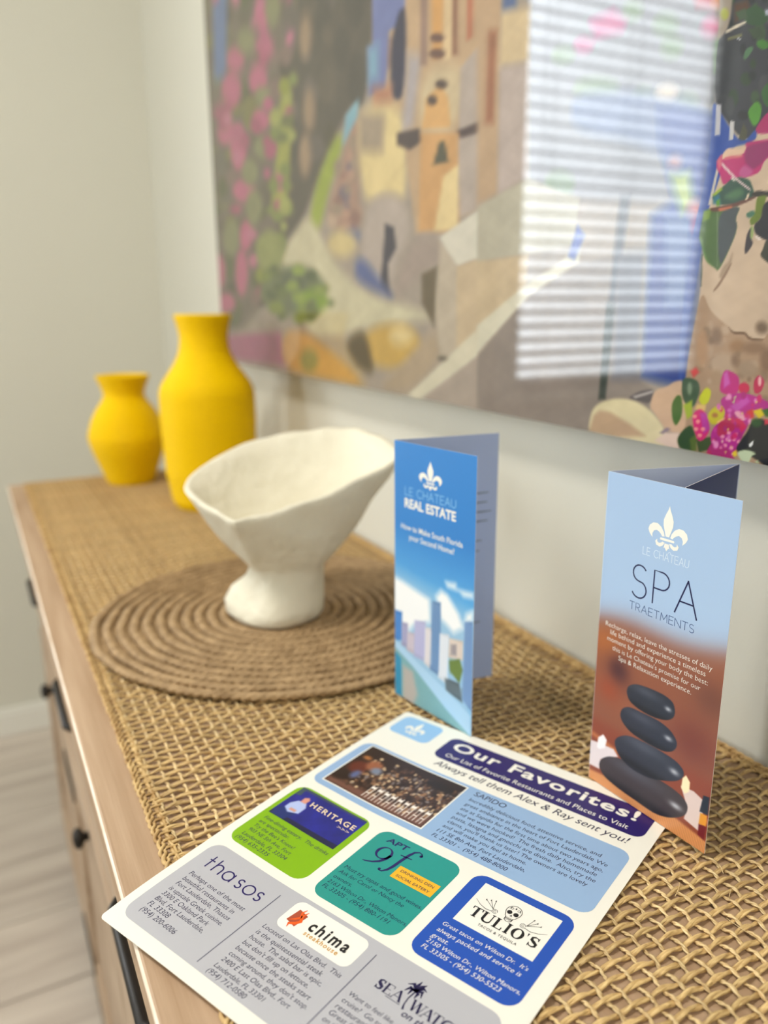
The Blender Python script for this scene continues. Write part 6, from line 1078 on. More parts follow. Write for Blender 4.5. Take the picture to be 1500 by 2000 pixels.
((164,134,106),[(-337.2,-61.7),(-338.3,-64.2),(-341.1,-64.5),(-342.8,-62.3),(-341.7,-59.9),(-338.9,-59.6)],2.5),
((136,108,86),[(-371.3,-36.8),(-372.9,-40.2),(-376.9,-40.4),(-379.3,-37.3),(-377.7,-33.9),(-373.7,-33.7)],2.5),
((200,172,146),[(-323.9,-31.7),(-324.4,-33.3),(-325.7,-33.4),(-326.5,-31.9),(-326.1,-30.3),(-324.8,-30.2)],2.5),
((150,124,100),[(-366.3,-44.8),(-367.1,-47.2),(-369.4,-47.4),(-370.8,-45.1),(-370,-42.6),(-367.7,-42.5)],2.5),
((150,124,100),[(-380.1,-59.4),(-381.5,-61.8),(-384.9,-62.1),(-386.9,-60),(-385.4,-57.6),(-382.1,-57.3)],2.5),
((176,148,124),[(-303.1,-49.9),(-304.1,-53.6),(-307.1,-53.8),(-309.2,-50.4),(-308.1,-46.7),(-305.1,-46.4)],2.5),
((190,160,134),[(-371.2,-38),(-372.9,-41.2),(-377,-41.4),(-379.5,-38.5),(-377.7,-35.4),(-373.6,-35.1)],2.5),
((200,172,146),[(-326.7,-60.3),(-327.5,-63.2),(-329.8,-63.4),(-331.3,-60.7),(-330.5,-57.9),(-328.2,-57.6)],2.5),
((164,134,106),[(-333.3,-56.6),(-334,-58.3),(-335.9,-58.5),(-337.1,-57),(-336.3,-55.2),(-334.4,-55)],2.5),
((176,148,124),[(-369.2,-24.7),(-370.3,-26.9),(-373.1,-27.1),(-374.7,-24.9),(-373.6,-22.6),(-370.9,-22.5)],2.5),
((136,108,86),[(-322.1,-54.3),(-322.6,-55.5),(-324,-55.6),(-324.9,-54.5),(-324.3,-53.3),(-322.9,-53.2)],2.5),
((136,108,86),[(-346.1,-46.2),(-346.6,-47.6),(-348,-47.7),(-348.9,-46.4),(-348.3,-45),(-346.9,-44.9)],2.5),
((150,124,100),[(-355.2,-30.1),(-356.1,-32.8),(-358.6,-32.9),(-360.2,-30.3),(-359.3,-27.6),(-356.8,-27.5)],2.5),
((200,172,146),[(-383.1,-38.9),(-383.6,-40.5),(-385.1,-40.5),(-386,-39),(-385.4,-37.4),(-384,-37.3)],2.5),
((190,160,134),[(-367.8,-22.8),(-368.4,-24.2),(-369.8,-24.3),(-370.7,-22.9),(-370.2,-21.5),(-368.7,-21.4)],2.5),
((164,134,106),[(-338.1,-41.3),(-339.8,-44.4),(-344.1,-44.8),(-346.7,-41.9),(-344.9,-38.7),(-340.6,-38.5)],2.5),
((150,124,100),[(-329.6,-26),(-330.8,-29.1),(-334,-29.2),(-336,-26.2),(-334.8,-23.1),(-331.6,-23)],2.5),
((176,148,124),[(-355.7,-48.4),(-356.2,-49.8),(-357.5,-49.9),(-358.3,-48.6),(-357.8,-47.2),(-356.5,-47.1)],2.5),
((150,124,100),[(-374.9,-40),(-375.9,-42),(-378.4,-42.2),(-379.9,-40.3),(-378.9,-38.2),(-376.4,-38.1)],2.5),
((164,134,106),[(-383.6,-42.4),(-385.6,-45.2),(-390.2,-45.5),(-392.9,-43),(-390.9,-40.2),(-386.2,-40)],2.5),
((176,148,124),[(-312.6,-42.5),(-313.2,-43.4),(-314.6,-43.6),(-315.4,-42.7),(-314.8,-41.8),(-313.4,-41.7)],2.5),
((150,124,100),[(-331,-58.2),(-332,-61),(-334.8,-61.3),(-336.6,-58.7),(-335.5,-55.8),(-332.7,-55.6)],2.5),
((190,160,134),[(-360,-60.7),(-361,-62.5),(-363.3,-62.7),(-364.7,-61.2),(-363.7,-59.4),(-361.4,-59.2)],2.5),
((176,148,124),[(-320.3,-28.3),(-321.4,-30),(-324.2,-30.2),(-325.8,-28.5),(-324.6,-26.7),(-321.9,-26.6)],2.5),
((150,124,100),[(-339.8,-45.9),(-340.4,-47.7),(-342.1,-47.9),(-343.1,-46.1),(-342.5,-44.3),(-340.9,-44.2)],2.5),
((176,148,124),[(-362.5,-61.5),(-363.3,-62.8),(-365.2,-63),(-366.3,-61.9),(-365.5,-60.6),(-363.6,-60.4)],2.5),
((164,134,106),[(-352.7,-37.7),(-353.8,-41.6),(-357.1,-41.8),(-359.3,-38.1),(-358.1,-34.2),(-354.8,-34)],2.5),
((190,160,134),[(-377,-30.2),(-378.8,-34.4),(-383.5,-34.6),(-386.3,-30.6),(-384.4,-26.3),(-379.8,-26.2)],2.5),
((164,134,106),[(-323.5,-40.9),(-324.6,-44),(-327.6,-44.2),(-329.6,-41.4),(-328.4,-38.3),(-325.4,-38.1)],2.5),
((150,124,100),[(-380.6,-18.1),(-382.3,-22.1),(-386.6,-22.2),(-389.3,-18.3),(-387.5,-14.4),(-383.2,-14.3)],2.5),
((176,148,124),[(-323.3,-20.5),(-323.8,-21.5),(-325.2,-21.5),(-326,-20.6),(-325.5,-19.6),(-324.1,-19.6)],2.5),
((150,124,100),[(-313.2,-39),(-314.3,-41.9),(-317.3,-42.2),(-319.2,-39.4),(-318.1,-36.5),(-315.1,-36.3)],2.5),
((150,124,100),[(-333.3,-43.8),(-334.5,-47.5),(-337.9,-47.8),(-340.1,-44.3),(-338.9,-40.5),(-335.4,-40.3)],2.5),
((146,118,96),[(-371.7,-20),(-371.9,-22.7),(-373.2,-24.6),(-375.2,-25.4),(-377.3,-24.8),(-379.1,-22.9),(-379.9,-20.3),(-379.7,-17.6),(-378.4,-15.6),(-376.4,-14.9),(-374.3,-15.5),(-372.6,-17.4)],4),
((160,124,92),[(-352.8,-25.9),(-353.4,-27.8),(-355.5,-29.3),(-358.5,-30),(-361.7,-29.6),(-364.2,-28.3),(-365.3,-26.4),(-364.7,-24.4),(-362.5,-22.9),(-359.5,-22.3),(-356.3,-22.7),(-353.9,-24)],4),
((150,118,92),[(-337.8,-26.6),(-338.7,-28.5),(-341.7,-30),(-346.1,-30.7),(-350.7,-30.4),(-354.2,-29.2),(-355.7,-27.3),(-354.7,-25.3),(-351.5,-23.8),(-347.1,-23.1),(-342.6,-23.5),(-339.2,-24.7)],4),
((192,164,138),[(-359.1,-37.9),(-359.9,-41.8),(-363,-45),(-367.7,-46.4),(-372.7,-45.6),(-376.7,-42.9),(-378.6,-39),(-377.7,-34.9),(-374.4,-31.8),(-369.6,-30.5),(-364.7,-31.3),(-360.8,-34)],4),
((190,150,116),[(-381.5,-28.3),(-381.5,-34.4),(-382.8,-39),(-385.2,-40.8),(-387.9,-39.3),(-390.4,-34.9),(-391.8,-28.8),(-391.8,-22.6),(-390.4,-18.1),(-388,-16.4),(-385.3,-18),(-382.9,-22.3)],4),
((140,110,86),[(-332.5,-33.8),(-332.6,-37.6),(-333.8,-40.4),(-335.8,-41.5),(-338.1,-40.7),(-340.1,-38),(-341.2,-34.3),(-341.1,-30.5),(-339.8,-27.6),(-337.8,-26.6),(-335.5,-27.5),(-333.5,-30.1)],4),
((166,140,116),[(-342,-39.4),(-342.7,-42),(-345.2,-44.1),(-348.9,-45),(-352.8,-44.6),(-355.8,-42.9),(-357.2,-40.4),(-356.5,-37.7),(-353.9,-35.6),(-350.2,-34.8),(-346.3,-35.2),(-343.3,-36.9)],4),
((120,98,78),[(-337.9,-14.1),(-338.3,-16),(-339.7,-17.4),(-341.8,-17.9),(-344.1,-17.5),(-345.9,-16.2),(-346.7,-14.3),(-346.4,-12.4),(-344.9,-11),(-342.8,-10.5),(-340.5,-11),(-338.8,-12.3)],4),
((170,140,112),[(-367.5,-47.7),(-367.9,-50.4),(-369.4,-52.5),(-371.8,-53.4),(-374.4,-52.9),(-376.4,-51.1),(-377.4,-48.4),(-377.1,-45.7),(-375.5,-43.6),(-373.1,-42.7),(-370.5,-43.3),(-368.5,-45.1)],4),
((140,112,90),[(-356.3,-35.1),(-356.5,-37),(-357.4,-38.5),(-358.9,-39.2),(-360.6,-38.7),(-361.9,-37.4),(-362.6,-35.4),(-362.4,-33.4),(-361.4,-32),(-359.9,-31.4),(-358.3,-31.8),(-357,-33.2)],4),
((120,92,70),[(-368.5,-13.2),(-362.9,-17.4),(-354,-16.7),(-350.1,-20.7),(-340,-21),(-339.8,-22.1),(-350.8,-22.2),(-354.4,-18.3),(-363.3,-19)],0.8),
((150,122,100),[(-382.5,8.7),(-378.2,13.8),(-370.2,26.2),(-369.4,24.9),(-376.7,12.2),(-381.5,7.9)],0.8),
((96,88,88),[(-453.6,-69.1),(-441.2,-62.3),(-427.8,-59.3),(-426,-64.6),(-430.3,-70.6),(-440.5,-69.7)],2),
((190,180,175),[(-447.3,-66.6),(-427.6,-60.6),(-427.5,-62),(-444.5,-67.8)],1.5),
((220,182,150),[(-430,-73.3),(-426.5,-60.1),(-414.8,-56.8),(-408.3,-52.3),(-399.4,-50.7),(-393,-88),(-412.6,-88.8),(-424.8,-76.5)],2),
((232,216,172),[(-494.6,-101.8),(-491.7,-82.9),(-483.6,-75),(-464.4,-69.4),(-445.7,-69.3),(-429.9,-74.3),(-416.7,-83.8),(-412.4,-90.6),(-398.5,-99.6),(-422.2,-101.3),(-461.4,-101.3)],2.5),
((198,164,130),[(-493.2,-100.6),(-488.5,-85.6),(-481.6,-80.8),(-468.8,-81.4),(-446.4,-88.5),(-431.6,-94.7),(-461.5,-99.8)],4),
((150,130,140),[(-418.4,-90.5),(-411.7,-85.5),(-408.1,-86.4),(-414.7,-91)],1.5),
((236,206,190),[(-422.6,-96.7),(-412.5,-89.7),(-399.8,-88),(-399.4,-101.6)],2),
((62,90,62),[(-401.7,-50),(-395.2,-48.7),(-387.3,-50.7),(-385,-57.3),(-389.5,-69.9),(-397.6,-67.2),(-401.1,-60.5)],1),
((130,150,120),[(-392.1,-56.2),(-392.2,-58.4),(-392.8,-60.1),(-393.8,-60.7),(-395,-60.3),(-396,-58.8),(-396.5,-56.6),(-396.5,-54.4),(-395.8,-52.8),(-394.8,-52.1),(-393.6,-52.6),(-392.7,-54.1)],2),
((216,70,70),[(-395.1,-44.4),(-390.6,-41.5),(-387.5,-44.7),(-391.9,-48.5)],2),
((76,112,42),[(-409.5,-68.5),(-405,-61.3),(-400.4,-62.2),(-398.4,-75.3),(-403.6,-84.5),(-407.7,-79.1)],1),
((170,190,50),[(-398.6,-68.2),(-391.3,-64),(-390.1,-74.4),(-394.2,-77.5)],2),
((212,214,40),[(-386.5,-62.7),(-380.6,-53.6),(-375.5,-56.5),(-377.2,-64.3),(-382.2,-67.4)],1),
((236,196,120),[(-388.4,-69.8),(-386.6,-66.1),(-379.1,-66.2),(-379.7,-70.6)],1.5),
((52,80,26),[(-402.1,-92.9),(-396.7,-84.9),(-389.4,-80.4),(-384.4,-90.4),(-385,-99.3),(-398.5,-99.2)],1),
((90,110,36),[(-390.4,-91.2),(-385.3,-87),(-383.4,-98.6),(-388.4,-99)],1.5),
((66,84,32),[(-384.9,-90.4),(-372.4,-86.9),(-370.9,-95.4),(-381.7,-99.3)],1),
((218,30,116),[(-390.2,-73.5),(-384.2,-68.9),(-378.5,-71.3),(-373.6,-81.9),(-377.5,-89.4),(-382.6,-91.9),(-387.3,-84.6)],1),
((190,60,160),[(-383.8,-71.9),(-378.5,-71.3),(-374.1,-82),(-378.9,-86.1)],1.5),
((250,150,150),[(-382.8,-77.9),(-383,-78.6),(-383.6,-79.2),(-384.6,-79.5),(-385.5,-79.4),(-386.3,-79),(-386.6,-78.3),(-386.5,-77.6),(-385.8,-77),(-384.9,-76.7),(-383.9,-76.8),(-383.1,-77.2)],0.8),
((250,150,150),[(-383.8,-83.2),(-384,-84),(-384.6,-84.6),(-385.6,-84.9),(-386.6,-84.8),(-387.3,-84.4),(-387.7,-83.7),(-387.5,-83),(-386.8,-82.4),(-385.9,-82.1),(-384.9,-82.2),(-384.1,-82.6)],0.8),
((250,150,150),[(-380.1,-87.1),(-380.3,-87.8),(-380.9,-88.4),(-381.9,-88.8),(-382.8,-88.7),(-383.6,-88.3),(-383.9,-87.6),(-383.8,-86.9),(-383.1,-86.3),(-382.2,-86),(-381.2,-86.1),(-380.4,-86.5)],0.8),
((250,150,150),[(-385.9,-74.7),(-386,-75.5),(-386.7,-76.1),(-387.6,-76.4),(-388.6,-76.3),(-389.4,-75.9),(-389.8,-75.2),(-389.6,-74.5),(-388.9,-73.9),(-388,-73.6),(-387,-73.7),(-386.2,-74.1)],0.8),
((250,150,150),[(-378,-82.5),(-378.1,-83.2),(-378.8,-83.8),(-379.7,-84.1),(-380.7,-84),(-381.4,-83.6),(-381.8,-83),(-381.6,-82.3),(-380.9,-81.7),(-380,-81.4),(-379,-81.4),(-378.3,-81.8)],0.8),
((196,36,128),[(-369.5,-55.2),(-368.9,-47.6),(-366.7,-41),(-356.2,-44.2),(-354,-49.8),(-355.3,-57.2),(-365.6,-57.7)],1),
((206,90,180),[(-367.3,-44.2),(-364.6,-42),(-361.5,-50.4),(-366.1,-54)],2),
((186,40,142),[(-367.9,-60),(-353.1,-55),(-343.5,-56.1),(-334,-58.4),(-326.4,-61.6),(-331.2,-66),(-336.9,-64.3),(-342.1,-67.2),(-345.4,-78.2),(-349.3,-85.4),(-351.7,-98.3),(-375.1,-100.4),(-370.6,-93.6),(-373.7,-85.4),(-369.3,-77.9),(-362.3,-72.8),(-366.7,-65.8)],1),
((200,80,176),[(-359.7,-65),(-348,-57.3),(-344.8,-60.3),(-354.4,-68.6)],2),
((206,196,44),[(-377.7,-73.8),(-373.7,-67.4),(-366.8,-64.5),(-362.8,-68.7),(-364.6,-74.8),(-372.3,-79.6)],1),
((180,120,60),[(-368.5,-71.9),(-368.8,-72.8),(-369.6,-73.5),(-370.9,-73.9),(-372.2,-73.8),(-373.2,-73.3),(-373.6,-72.5),(-373.4,-71.6),(-372.5,-70.9),(-371.3,-70.5),(-370,-70.6),(-369,-71.1)],1.5),
((250,200,120),[(-369.5,-76.3),(-361.9,-72.1),(-354.7,-73.6),(-355.6,-74.6),(-362.7,-73.7),(-368.3,-77.8)],0.8),
((190,0,86),[(-368.6,-80),(-365.6,-74.9),(-356.7,-73.7),(-353.5,-79.3),(-359.5,-83.4),(-367.3,-86.6)],1),
((214,0,92),[(-355.9,-72.1),(-350,-72.2),(-345.6,-76.6),(-348.9,-81.2)],1),
((174,0,112),[(-376.2,-100.1),(-371.1,-89.3),(-360.6,-91.2),(-350.6,-99),(-359.1,-103)],1),
((244,170,190),[(-356.4,-68),(-351.6,-67.1),(-346.3,-71),(-347.9,-73.6),(-354.1,-71.1)],1),
((244,150,180),[(-361.6,-85.4),(-361.7,-86.1),(-362.3,-86.6),(-363.1,-86.9),(-364,-86.9),(-364.7,-86.5),(-365,-85.9),(-364.8,-85.2),(-364.3,-84.7),(-363.4,-84.4),(-362.6,-84.5),(-361.9,-84.8)],0.8),
((244,150,180),[(-356.9,-82.3),(-357.1,-82.9),(-357.6,-83.4),(-358.4,-83.7),(-359.3,-83.7),(-360,-83.3),(-360.3,-82.7),(-360.1,-82.1),(-359.6,-81.5),(-358.8,-81.2),(-357.9,-81.3),(-357.2,-81.7)],0.8),
((244,150,180),[(-357.4,-86.5),(-357.6,-87.2),(-358.1,-87.7),(-358.9,-88),(-359.8,-88),(-360.5,-87.6),(-360.8,-87),(-360.6,-86.4),(-360.1,-85.8),(-359.2,-85.5),(-358.4,-85.6),(-357.7,-85.9)],0.8),
((244,150,180),[(-352.5,-85.8),(-352.7,-86.5),(-353.2,-87),(-354,-87.3),(-354.9,-87.3),(-355.5,-86.9),(-355.8,-86.3),(-355.7,-85.7),(-355.1,-85.1),(-354.3,-84.8),(-353.5,-84.9),(-352.8,-85.3)],0.8),
((244,150,180),[(-358.9,-91),(-359,-91.6),(-359.6,-92.2),(-360.4,-92.5),(-361.3,-92.5),(-362,-92.1),(-362.3,-91.5),(-362.1,-90.8),(-361.5,-90.3),(-360.7,-90),(-359.8,-90),(-359.2,-90.4)],0.8),
((244,150,180),[(-353.7,-91.9),(-353.9,-92.6),(-354.4,-93.1),(-355.3,-93.4),(-356.1,-93.4),(-356.8,-93),(-357.1,-92.4),(-356.9,-91.8),(-356.4,-91.2),(-355.6,-90.9),(-354.7,-91),(-354,-91.3)],0.8),
((244,150,180),[(-351,-82.3),(-351.1,-82.9),(-351.7,-83.5),(-352.5,-83.7),(-353.3,-83.7),(-354,-83.3),(-354.3,-82.7),(-354.1,-82.1),(-353.6,-81.6),(-352.8,-81.3),(-351.9,-81.3),(-351.3,-81.7)],0.8),
((244,150,180),[(-361.8,-92.3),(-361.9,-92.9),(-362.5,-93.5),(-363.3,-93.8),(-364.2,-93.7),(-364.9,-93.4),(-365.2,-92.8),(-365,-92.1),(-364.5,-91.6),(-363.6,-91.3),(-362.7,-91.3),(-362.1,-91.7)],0.8),
((244,150,180),[(-348.5,-86.9),(-348.6,-87.6),(-349.1,-88.1),(-349.9,-88.4),(-350.8,-88.4),(-351.4,-88),(-351.7,-87.4),(-351.6,-86.8),(-351,-86.2),(-350.3,-85.9),(-349.4,-86),(-348.8,-86.3)],0.8),
((196,200,150),[(-362.5,-58.7),(-359,-59.2),(-355.7,-57.6),(-357,-63.1)],0.8),
((196,36,84),[(-344.1,-47.4),(-340.6,-42.8),(-335.7,-46.7),(-337.7,-54),(-342.6,-55.6)],1),
((250,190,190),[(-338.3,-46.9),(-338.2,-48.5),(-338.6,-49.7),(-339.1,-50.2),(-339.8,-49.8),(-340.5,-48.7),(-340.8,-47.1),(-340.9,-45.5),(-340.5,-44.4),(-340,-43.9),(-339.3,-44.3),(-338.6,-45.4)],1),
((204,40,84),[(-346.4,-51.9),(-346.7,-53.8),(-348.1,-55.2),(-350.1,-55.9),(-352.3,-55.6),(-354.1,-54.4),(-354.9,-52.7),(-354.5,-50.8),(-353.1,-49.4),(-351,-48.7),(-348.9,-49),(-347.2,-50.2)],1),
((214,60,60),[(-346.8,-67),(-342.4,-64.8),(-340.7,-70.3),(-345.3,-71.7)],1.5),
((224,200,30),[(-342.4,-66.1),(-336,-63.8),(-332.8,-67),(-337,-70.3)],1),
((60,104,40),[(-335.9,-64.9),(-326.4,-61.6),(-325.5,-68.5),(-332.6,-68.6)],1),
((170,20,120),[(-362.8,-90.7),(-363.5,-92.4),(-365.3,-92.6),(-366.3,-91.2),(-365.6,-89.6),(-363.9,-89.3)],1.5),
((240,150,200),[(-339.7,-59.2),(-340.1,-60.5),(-341.4,-60.6),(-342.2,-59.4),(-341.7,-58.1),(-340.5,-58)],1.5),
((226,110,190),[(-355.1,-85.4),(-356,-87.6),(-358.3,-87.9),(-359.7,-86),(-358.8,-83.8),(-356.5,-83.5)],1.5),
((206,60,160),[(-353.5,-61.3),(-353.9,-62.4),(-355,-62.5),(-355.7,-61.5),(-355.3,-60.3),(-354.2,-60.2)],1.5),
((170,20,120),[(-360.3,-79.9),(-360.8,-81.9),(-362.3,-82.1),(-363.3,-80.3),(-362.8,-78.4),(-361.3,-78.2)],1.5),
((214,40,110),[(-365.1,-67.9),(-365.6,-69.3),(-367.1,-69.4),(-368,-68.2),(-367.4,-66.8),(-366,-66.6)],1.5),
((206,60,160),[(-343.5,-69.8),(-344.3,-71.1),(-346.2,-71.4),(-347.3,-70.3),(-346.5,-69),(-344.6,-68.8)],1.5),
((240,150,200),[(-342.1,-72.7),(-342.6,-74.4),(-344.2,-74.6),(-345.2,-73),(-344.6,-71.3),(-343.1,-71.1)],1.5),
((170,20,120),[(-347.8,-82.6),(-348.5,-84.9),(-350.6,-85.2),(-351.9,-83.2),(-351.2,-80.8),(-349.1,-80.6)],1.5),
((226,110,190),[(-357.8,-67.4),(-358.7,-68.8),(-360.7,-69),(-361.8,-67.9),(-361,-66.5),(-359,-66.3)],1.5),
((214,40,110),[(-342,-62.4),(-342.3,-63.3),(-343.2,-63.4),(-343.7,-62.6),(-343.4,-61.6),(-342.6,-61.5)],1.5),
((190,20,90),[(-371.2,-98.2),(-371.8,-100.3),(-373.7,-100.6),(-374.8,-98.8),(-374.1,-96.7),(-372.3,-96.4)],1.5),
((214,40,110),[(-358.7,-71.3),(-359.6,-72.9),(-361.7,-73.1),(-363,-71.8),(-362.1,-70.1),(-360,-69.9)],1.5),
((214,40,110),[(-357.7,-60.8),(-358,-61.3),(-358.8,-61.4),(-359.3,-60.9),(-358.9,-60.4),(-358.1,-60.3)],1.5),
((170,20,120),[(-354.7,-85.2),(-355,-85.9),(-355.8,-86),(-356.3,-85.4),(-355.9,-84.8),(-355.1,-84.7)],1.5),
((214,40,110),[(-336.5,-57.7),(-337.1,-60.2),(-339.1,-60.4),(-340.4,-58.1),(-339.7,-55.5),(-337.8,-55.3)],1.5),
((226,110,190),[(-345.8,-71.5),(-346.3,-72.3),(-347.4,-72.4),(-348,-71.7),(-347.6,-70.9),(-346.5,-70.8)],1.5),
((214,40,110),[(-344.3,-69.3),(-345.1,-70.8),(-347.2,-71.1),(-348.4,-69.7),(-347.5,-68.2),(-345.5,-68)],1.5),
((170,20,120),[(-361.2,-92.2),(-361.5,-93.4),(-362.4,-93.5),(-363,-92.4),(-362.6,-91.2),(-361.7,-91.1)],1.5),
((170,20,120),[(-348.3,-56.8),(-349,-59.1),(-351,-59.3),(-352.3,-57.2),(-351.6,-54.8),(-349.6,-54.6)],1.5),
((190,20,90),[(-359.5,-74.9),(-360.2,-77.4),(-362.2,-77.7),(-363.5,-75.4),(-362.8,-73),(-360.8,-72.7)],1.5),
((170,20,120),[(-354.5,-71.5),(-355,-73.1),(-356.5,-73.3),(-357.4,-71.9),(-356.9,-70.2),(-355.4,-70.1)],1.5),
((240,150,200),[(-365.7,-91.5),(-366.6,-94.3),(-369,-94.6),(-370.6,-92.2),(-369.6,-89.4),(-367.2,-89)],1.5),
((170,20,120),[(-351.3,-92.5),(-351.8,-93.4),(-353.1,-93.6),(-353.8,-92.8),(-353.3,-91.9),(-352,-91.7)],1.5),
((226,110,190),[(-349.7,-68.9),(-350,-69.6),(-350.9,-69.7),(-351.4,-69.1),(-351,-68.4),(-350.2,-68.3)],1.5),
((170,20,120),[(-366.4,-89.2),(-367.1,-91.9),(-369.1,-92.2),(-370.4,-89.8),(-369.7,-87),(-367.7,-86.7)],1.5),
((170,20,120),[(-357.2,-59.9),(-357.7,-61.3),(-359,-61.4),(-359.8,-60.2),(-359.3,-58.8),(-358,-58.6)],1.5),
((214,40,110),[(-368.9,-89),(-369.6,-90.3),(-371.2,-90.5),(-372.1,-89.5),(-371.4,-88.2),(-369.8,-88)],1.5),
((226,110,190),[(-366.8,-66),(-367.5,-68.1),(-369.4,-68.3),(-370.6,-66.4),(-369.9,-64.3),(-368,-64.2)],1.5),
((190,20,90),[(-354.1,-85),(-354.7,-86.4),(-356.2,-86.6),(-357.1,-85.4),(-356.5,-84),(-355,-83.8)],1.5),
((240,150,200),[(-359.2,-58.6),(-360,-60.6),(-362.1,-60.8),(-363.4,-59),(-362.6,-57),(-360.5,-56.8)],1.5),
((206,60,160),[(-368.3,-81.6),(-368.9,-83.3),(-370.4,-83.5),(-371.4,-82),(-370.8,-80.2),(-369.3,-80)],1.5),
((170,20,120),[(-366.8,-91.6),(-367.7,-93),(-369.8,-93.3),(-371.1,-92.2),(-370.1,-90.7),(-368,-90.4)],1.5),
((226,110,190),[(-358.2,-71),(-358.6,-72.7),(-359.9,-72.9),(-360.8,-71.2),(-360.3,-69.5),(-359.1,-69.4)],1.5),
((214,40,110),[(-355.1,-73.6),(-355.6,-75.7),(-357.2,-75.9),(-358.3,-74),(-357.7,-71.8),(-356.1,-71.7)],1.5),
((190,20,90),[(-349.9,-76.8),(-350.9,-78.2),(-353.1,-78.5),(-354.4,-77.3),(-353.4,-75.9),(-351.2,-75.6)],1.5),
((240,150,200),[(-365.6,-91),(-366.5,-93.3),(-368.9,-93.7),(-370.3,-91.7),(-369.4,-89.4),(-367,-89.1)],1.5),
((240,150,200),[(-361.1,-59.9),(-361.8,-60.9),(-363.3,-61.1),(-364.2,-60.2),(-363.5,-59.1),(-362,-59)],1.5),
((214,40,110),[(-351.5,-83.4),(-352.4,-85.5),(-354.6,-85.8),(-356,-84),(-355.1,-81.8),(-352.9,-81.5)],1.5),
((240,150,200),[(-368.8,-89.7),(-369.3,-91),(-370.6,-91.2),(-371.5,-90.1),(-370.9,-88.8),(-369.6,-88.6)],1.5),
((232,210,120),[(-359.1,-96),(-359.3,-96.3),(-359.8,-96.4),(-360.1,-96.1),(-359.9,-95.7),(-359.4,-95.7)],1),
((232,210,120),[(-358.7,-80.3),(-359,-81.2),(-359.9,-81.3),(-360.4,-80.5),(-360.1,-79.7),(-359.2,-79.6)],1),
((232,210,120),[(-355.2,-91),(-355.4,-91.5),(-355.9,-91.6),(-356.3,-91.2),(-356,-90.7),(-355.5,-90.6)],1),
((232,210,120),[(-339.5,-60.3),(-339.8,-61),(-340.7,-61.1),(-341.2,-60.5),(-340.8,-59.7),(-340,-59.7)],1),
((232,210,120),[(-349.1,-68.4),(-349.4,-69.2),(-350.2,-69.3),(-350.7,-68.6),(-350.4,-67.8),(-349.6,-67.7)],1),
((232,210,120),[(-366.4,-67.4),(-366.6,-68.1),(-367.2,-68.1),(-367.6,-67.6),(-367.4,-66.9),(-366.8,-66.9)],1),
((250,200,190),[(-362.1,-88.6),(-362.4,-89.6),(-363.3,-89.8),(-363.9,-88.9),(-363.6,-87.9),(-362.7,-87.8)],1),
((250,200,190),[(-356.7,-87.5),(-357,-88.3),(-357.8,-88.4),(-358.3,-87.8),(-357.9,-87),(-357.2,-86.9)],1),
((250,200,190),[(-353.6,-96.4),(-353.9,-96.8),(-354.6,-97),(-355,-96.6),(-354.7,-96.1),(-354,-96)],1),
((232,210,120),[(-358.8,-95.3),(-359.2,-95.9),(-360,-96),(-360.5,-95.6),(-360.1,-95),(-359.3,-94.9)],1),
((30,38,24),[(-304.3,-72.9),(-330.4,-71.5),(-336.1,-70.2),(-342.3,-72.9),(-344.3,-79.7),(-348.4,-85.3),(-352,-91.6),(-350.2,-94.3),(-336.5,-95.9),(-326.5,-101.5),(-299.9,-104.6)],1),
((46,84,28),[(-334.4,-72.8),(-334.7,-74.2),(-336.1,-75.4),(-338.1,-76.1),(-340.2,-76),(-341.9,-75.1),(-342.6,-73.8),(-342.3,-72.3),(-340.9,-71.1),(-338.8,-70.5),(-336.7,-70.6),(-335.1,-71.5)],2),
((214,60,80),[(-333.3,-70.2),(-328.8,-70.5),(-328.5,-72.8),(-332.4,-73.7)],1),
((202,216,180),[(-351.2,-94),(-343.8,-91.2),(-335.5,-92.8),(-339.5,-94.7),(-340.8,-99.9),(-346.5,-100)],1),
((250,250,250),[(-342.8,-87.8),(-340.6,-86.2),(-339,-83.9),(-339.8,-88.6),(-341.6,-89.2)],0.6),
((236,206,50),[(-354.6,-95),(-351.4,-92.8),(-350.4,-96.4),(-353.2,-97.7)],1),
((190,205,160),[(-336.7,-98.4),(-334.5,-96.8),(-333.3,-99.4)],0.8)]
SPA_STONES=[[(8,12.9),(9.7,19.3),(17.6,25.6),(31.9,29.3),(49.5,29.5),(65.9,29.7),(75,27.9),(79.2,24.2),(78.7,18.5),(75.3,14),(66.8,8.3),(56.5,4.7),(41.6,5.2),(25.9,5.8),(13.4,7.7)],[(19.6,37.3),(23,42.6),(30.4,47.3),(42.9,49),(57.2,49.4),(68.6,48.5),(73.9,45.3),(74.3,41.3),(70.9,36.6),(64.5,32.6),(49.7,26.3),(34.8,25.3),(24,29.3)],[(22.8,58.5),(24.6,63.9),(30.1,67.5),(41.2,67.9),(53.1,68.6),(62.5,66.2),(67.4,61.5),(67.5,57.4),(64.8,53.2),(58.3,50),(45.3,49.3),(32.8,50.2),(25.3,54.1)],[(26.8,76.1),(27.7,80.9),(33.6,85),(44.4,86.6),(56,86.9),(62.4,84.9),(64.3,79.7),(63.3,75),(58.6,71.2),(49.5,68.9),(38.7,68.8),(29.8,70.9)]]
SPA_CANDLEL=[[(-1,28.4),(6.1,29.9),(19.8,31.6),(24.1,28.2),(9.7,18.8),(8.9,11),(-1.2,10)],[(5.7,26),(6.5,33.7),(10.4,37.6),(13.4,35.1),(12.5,28.7),(7.8,25.5)]]
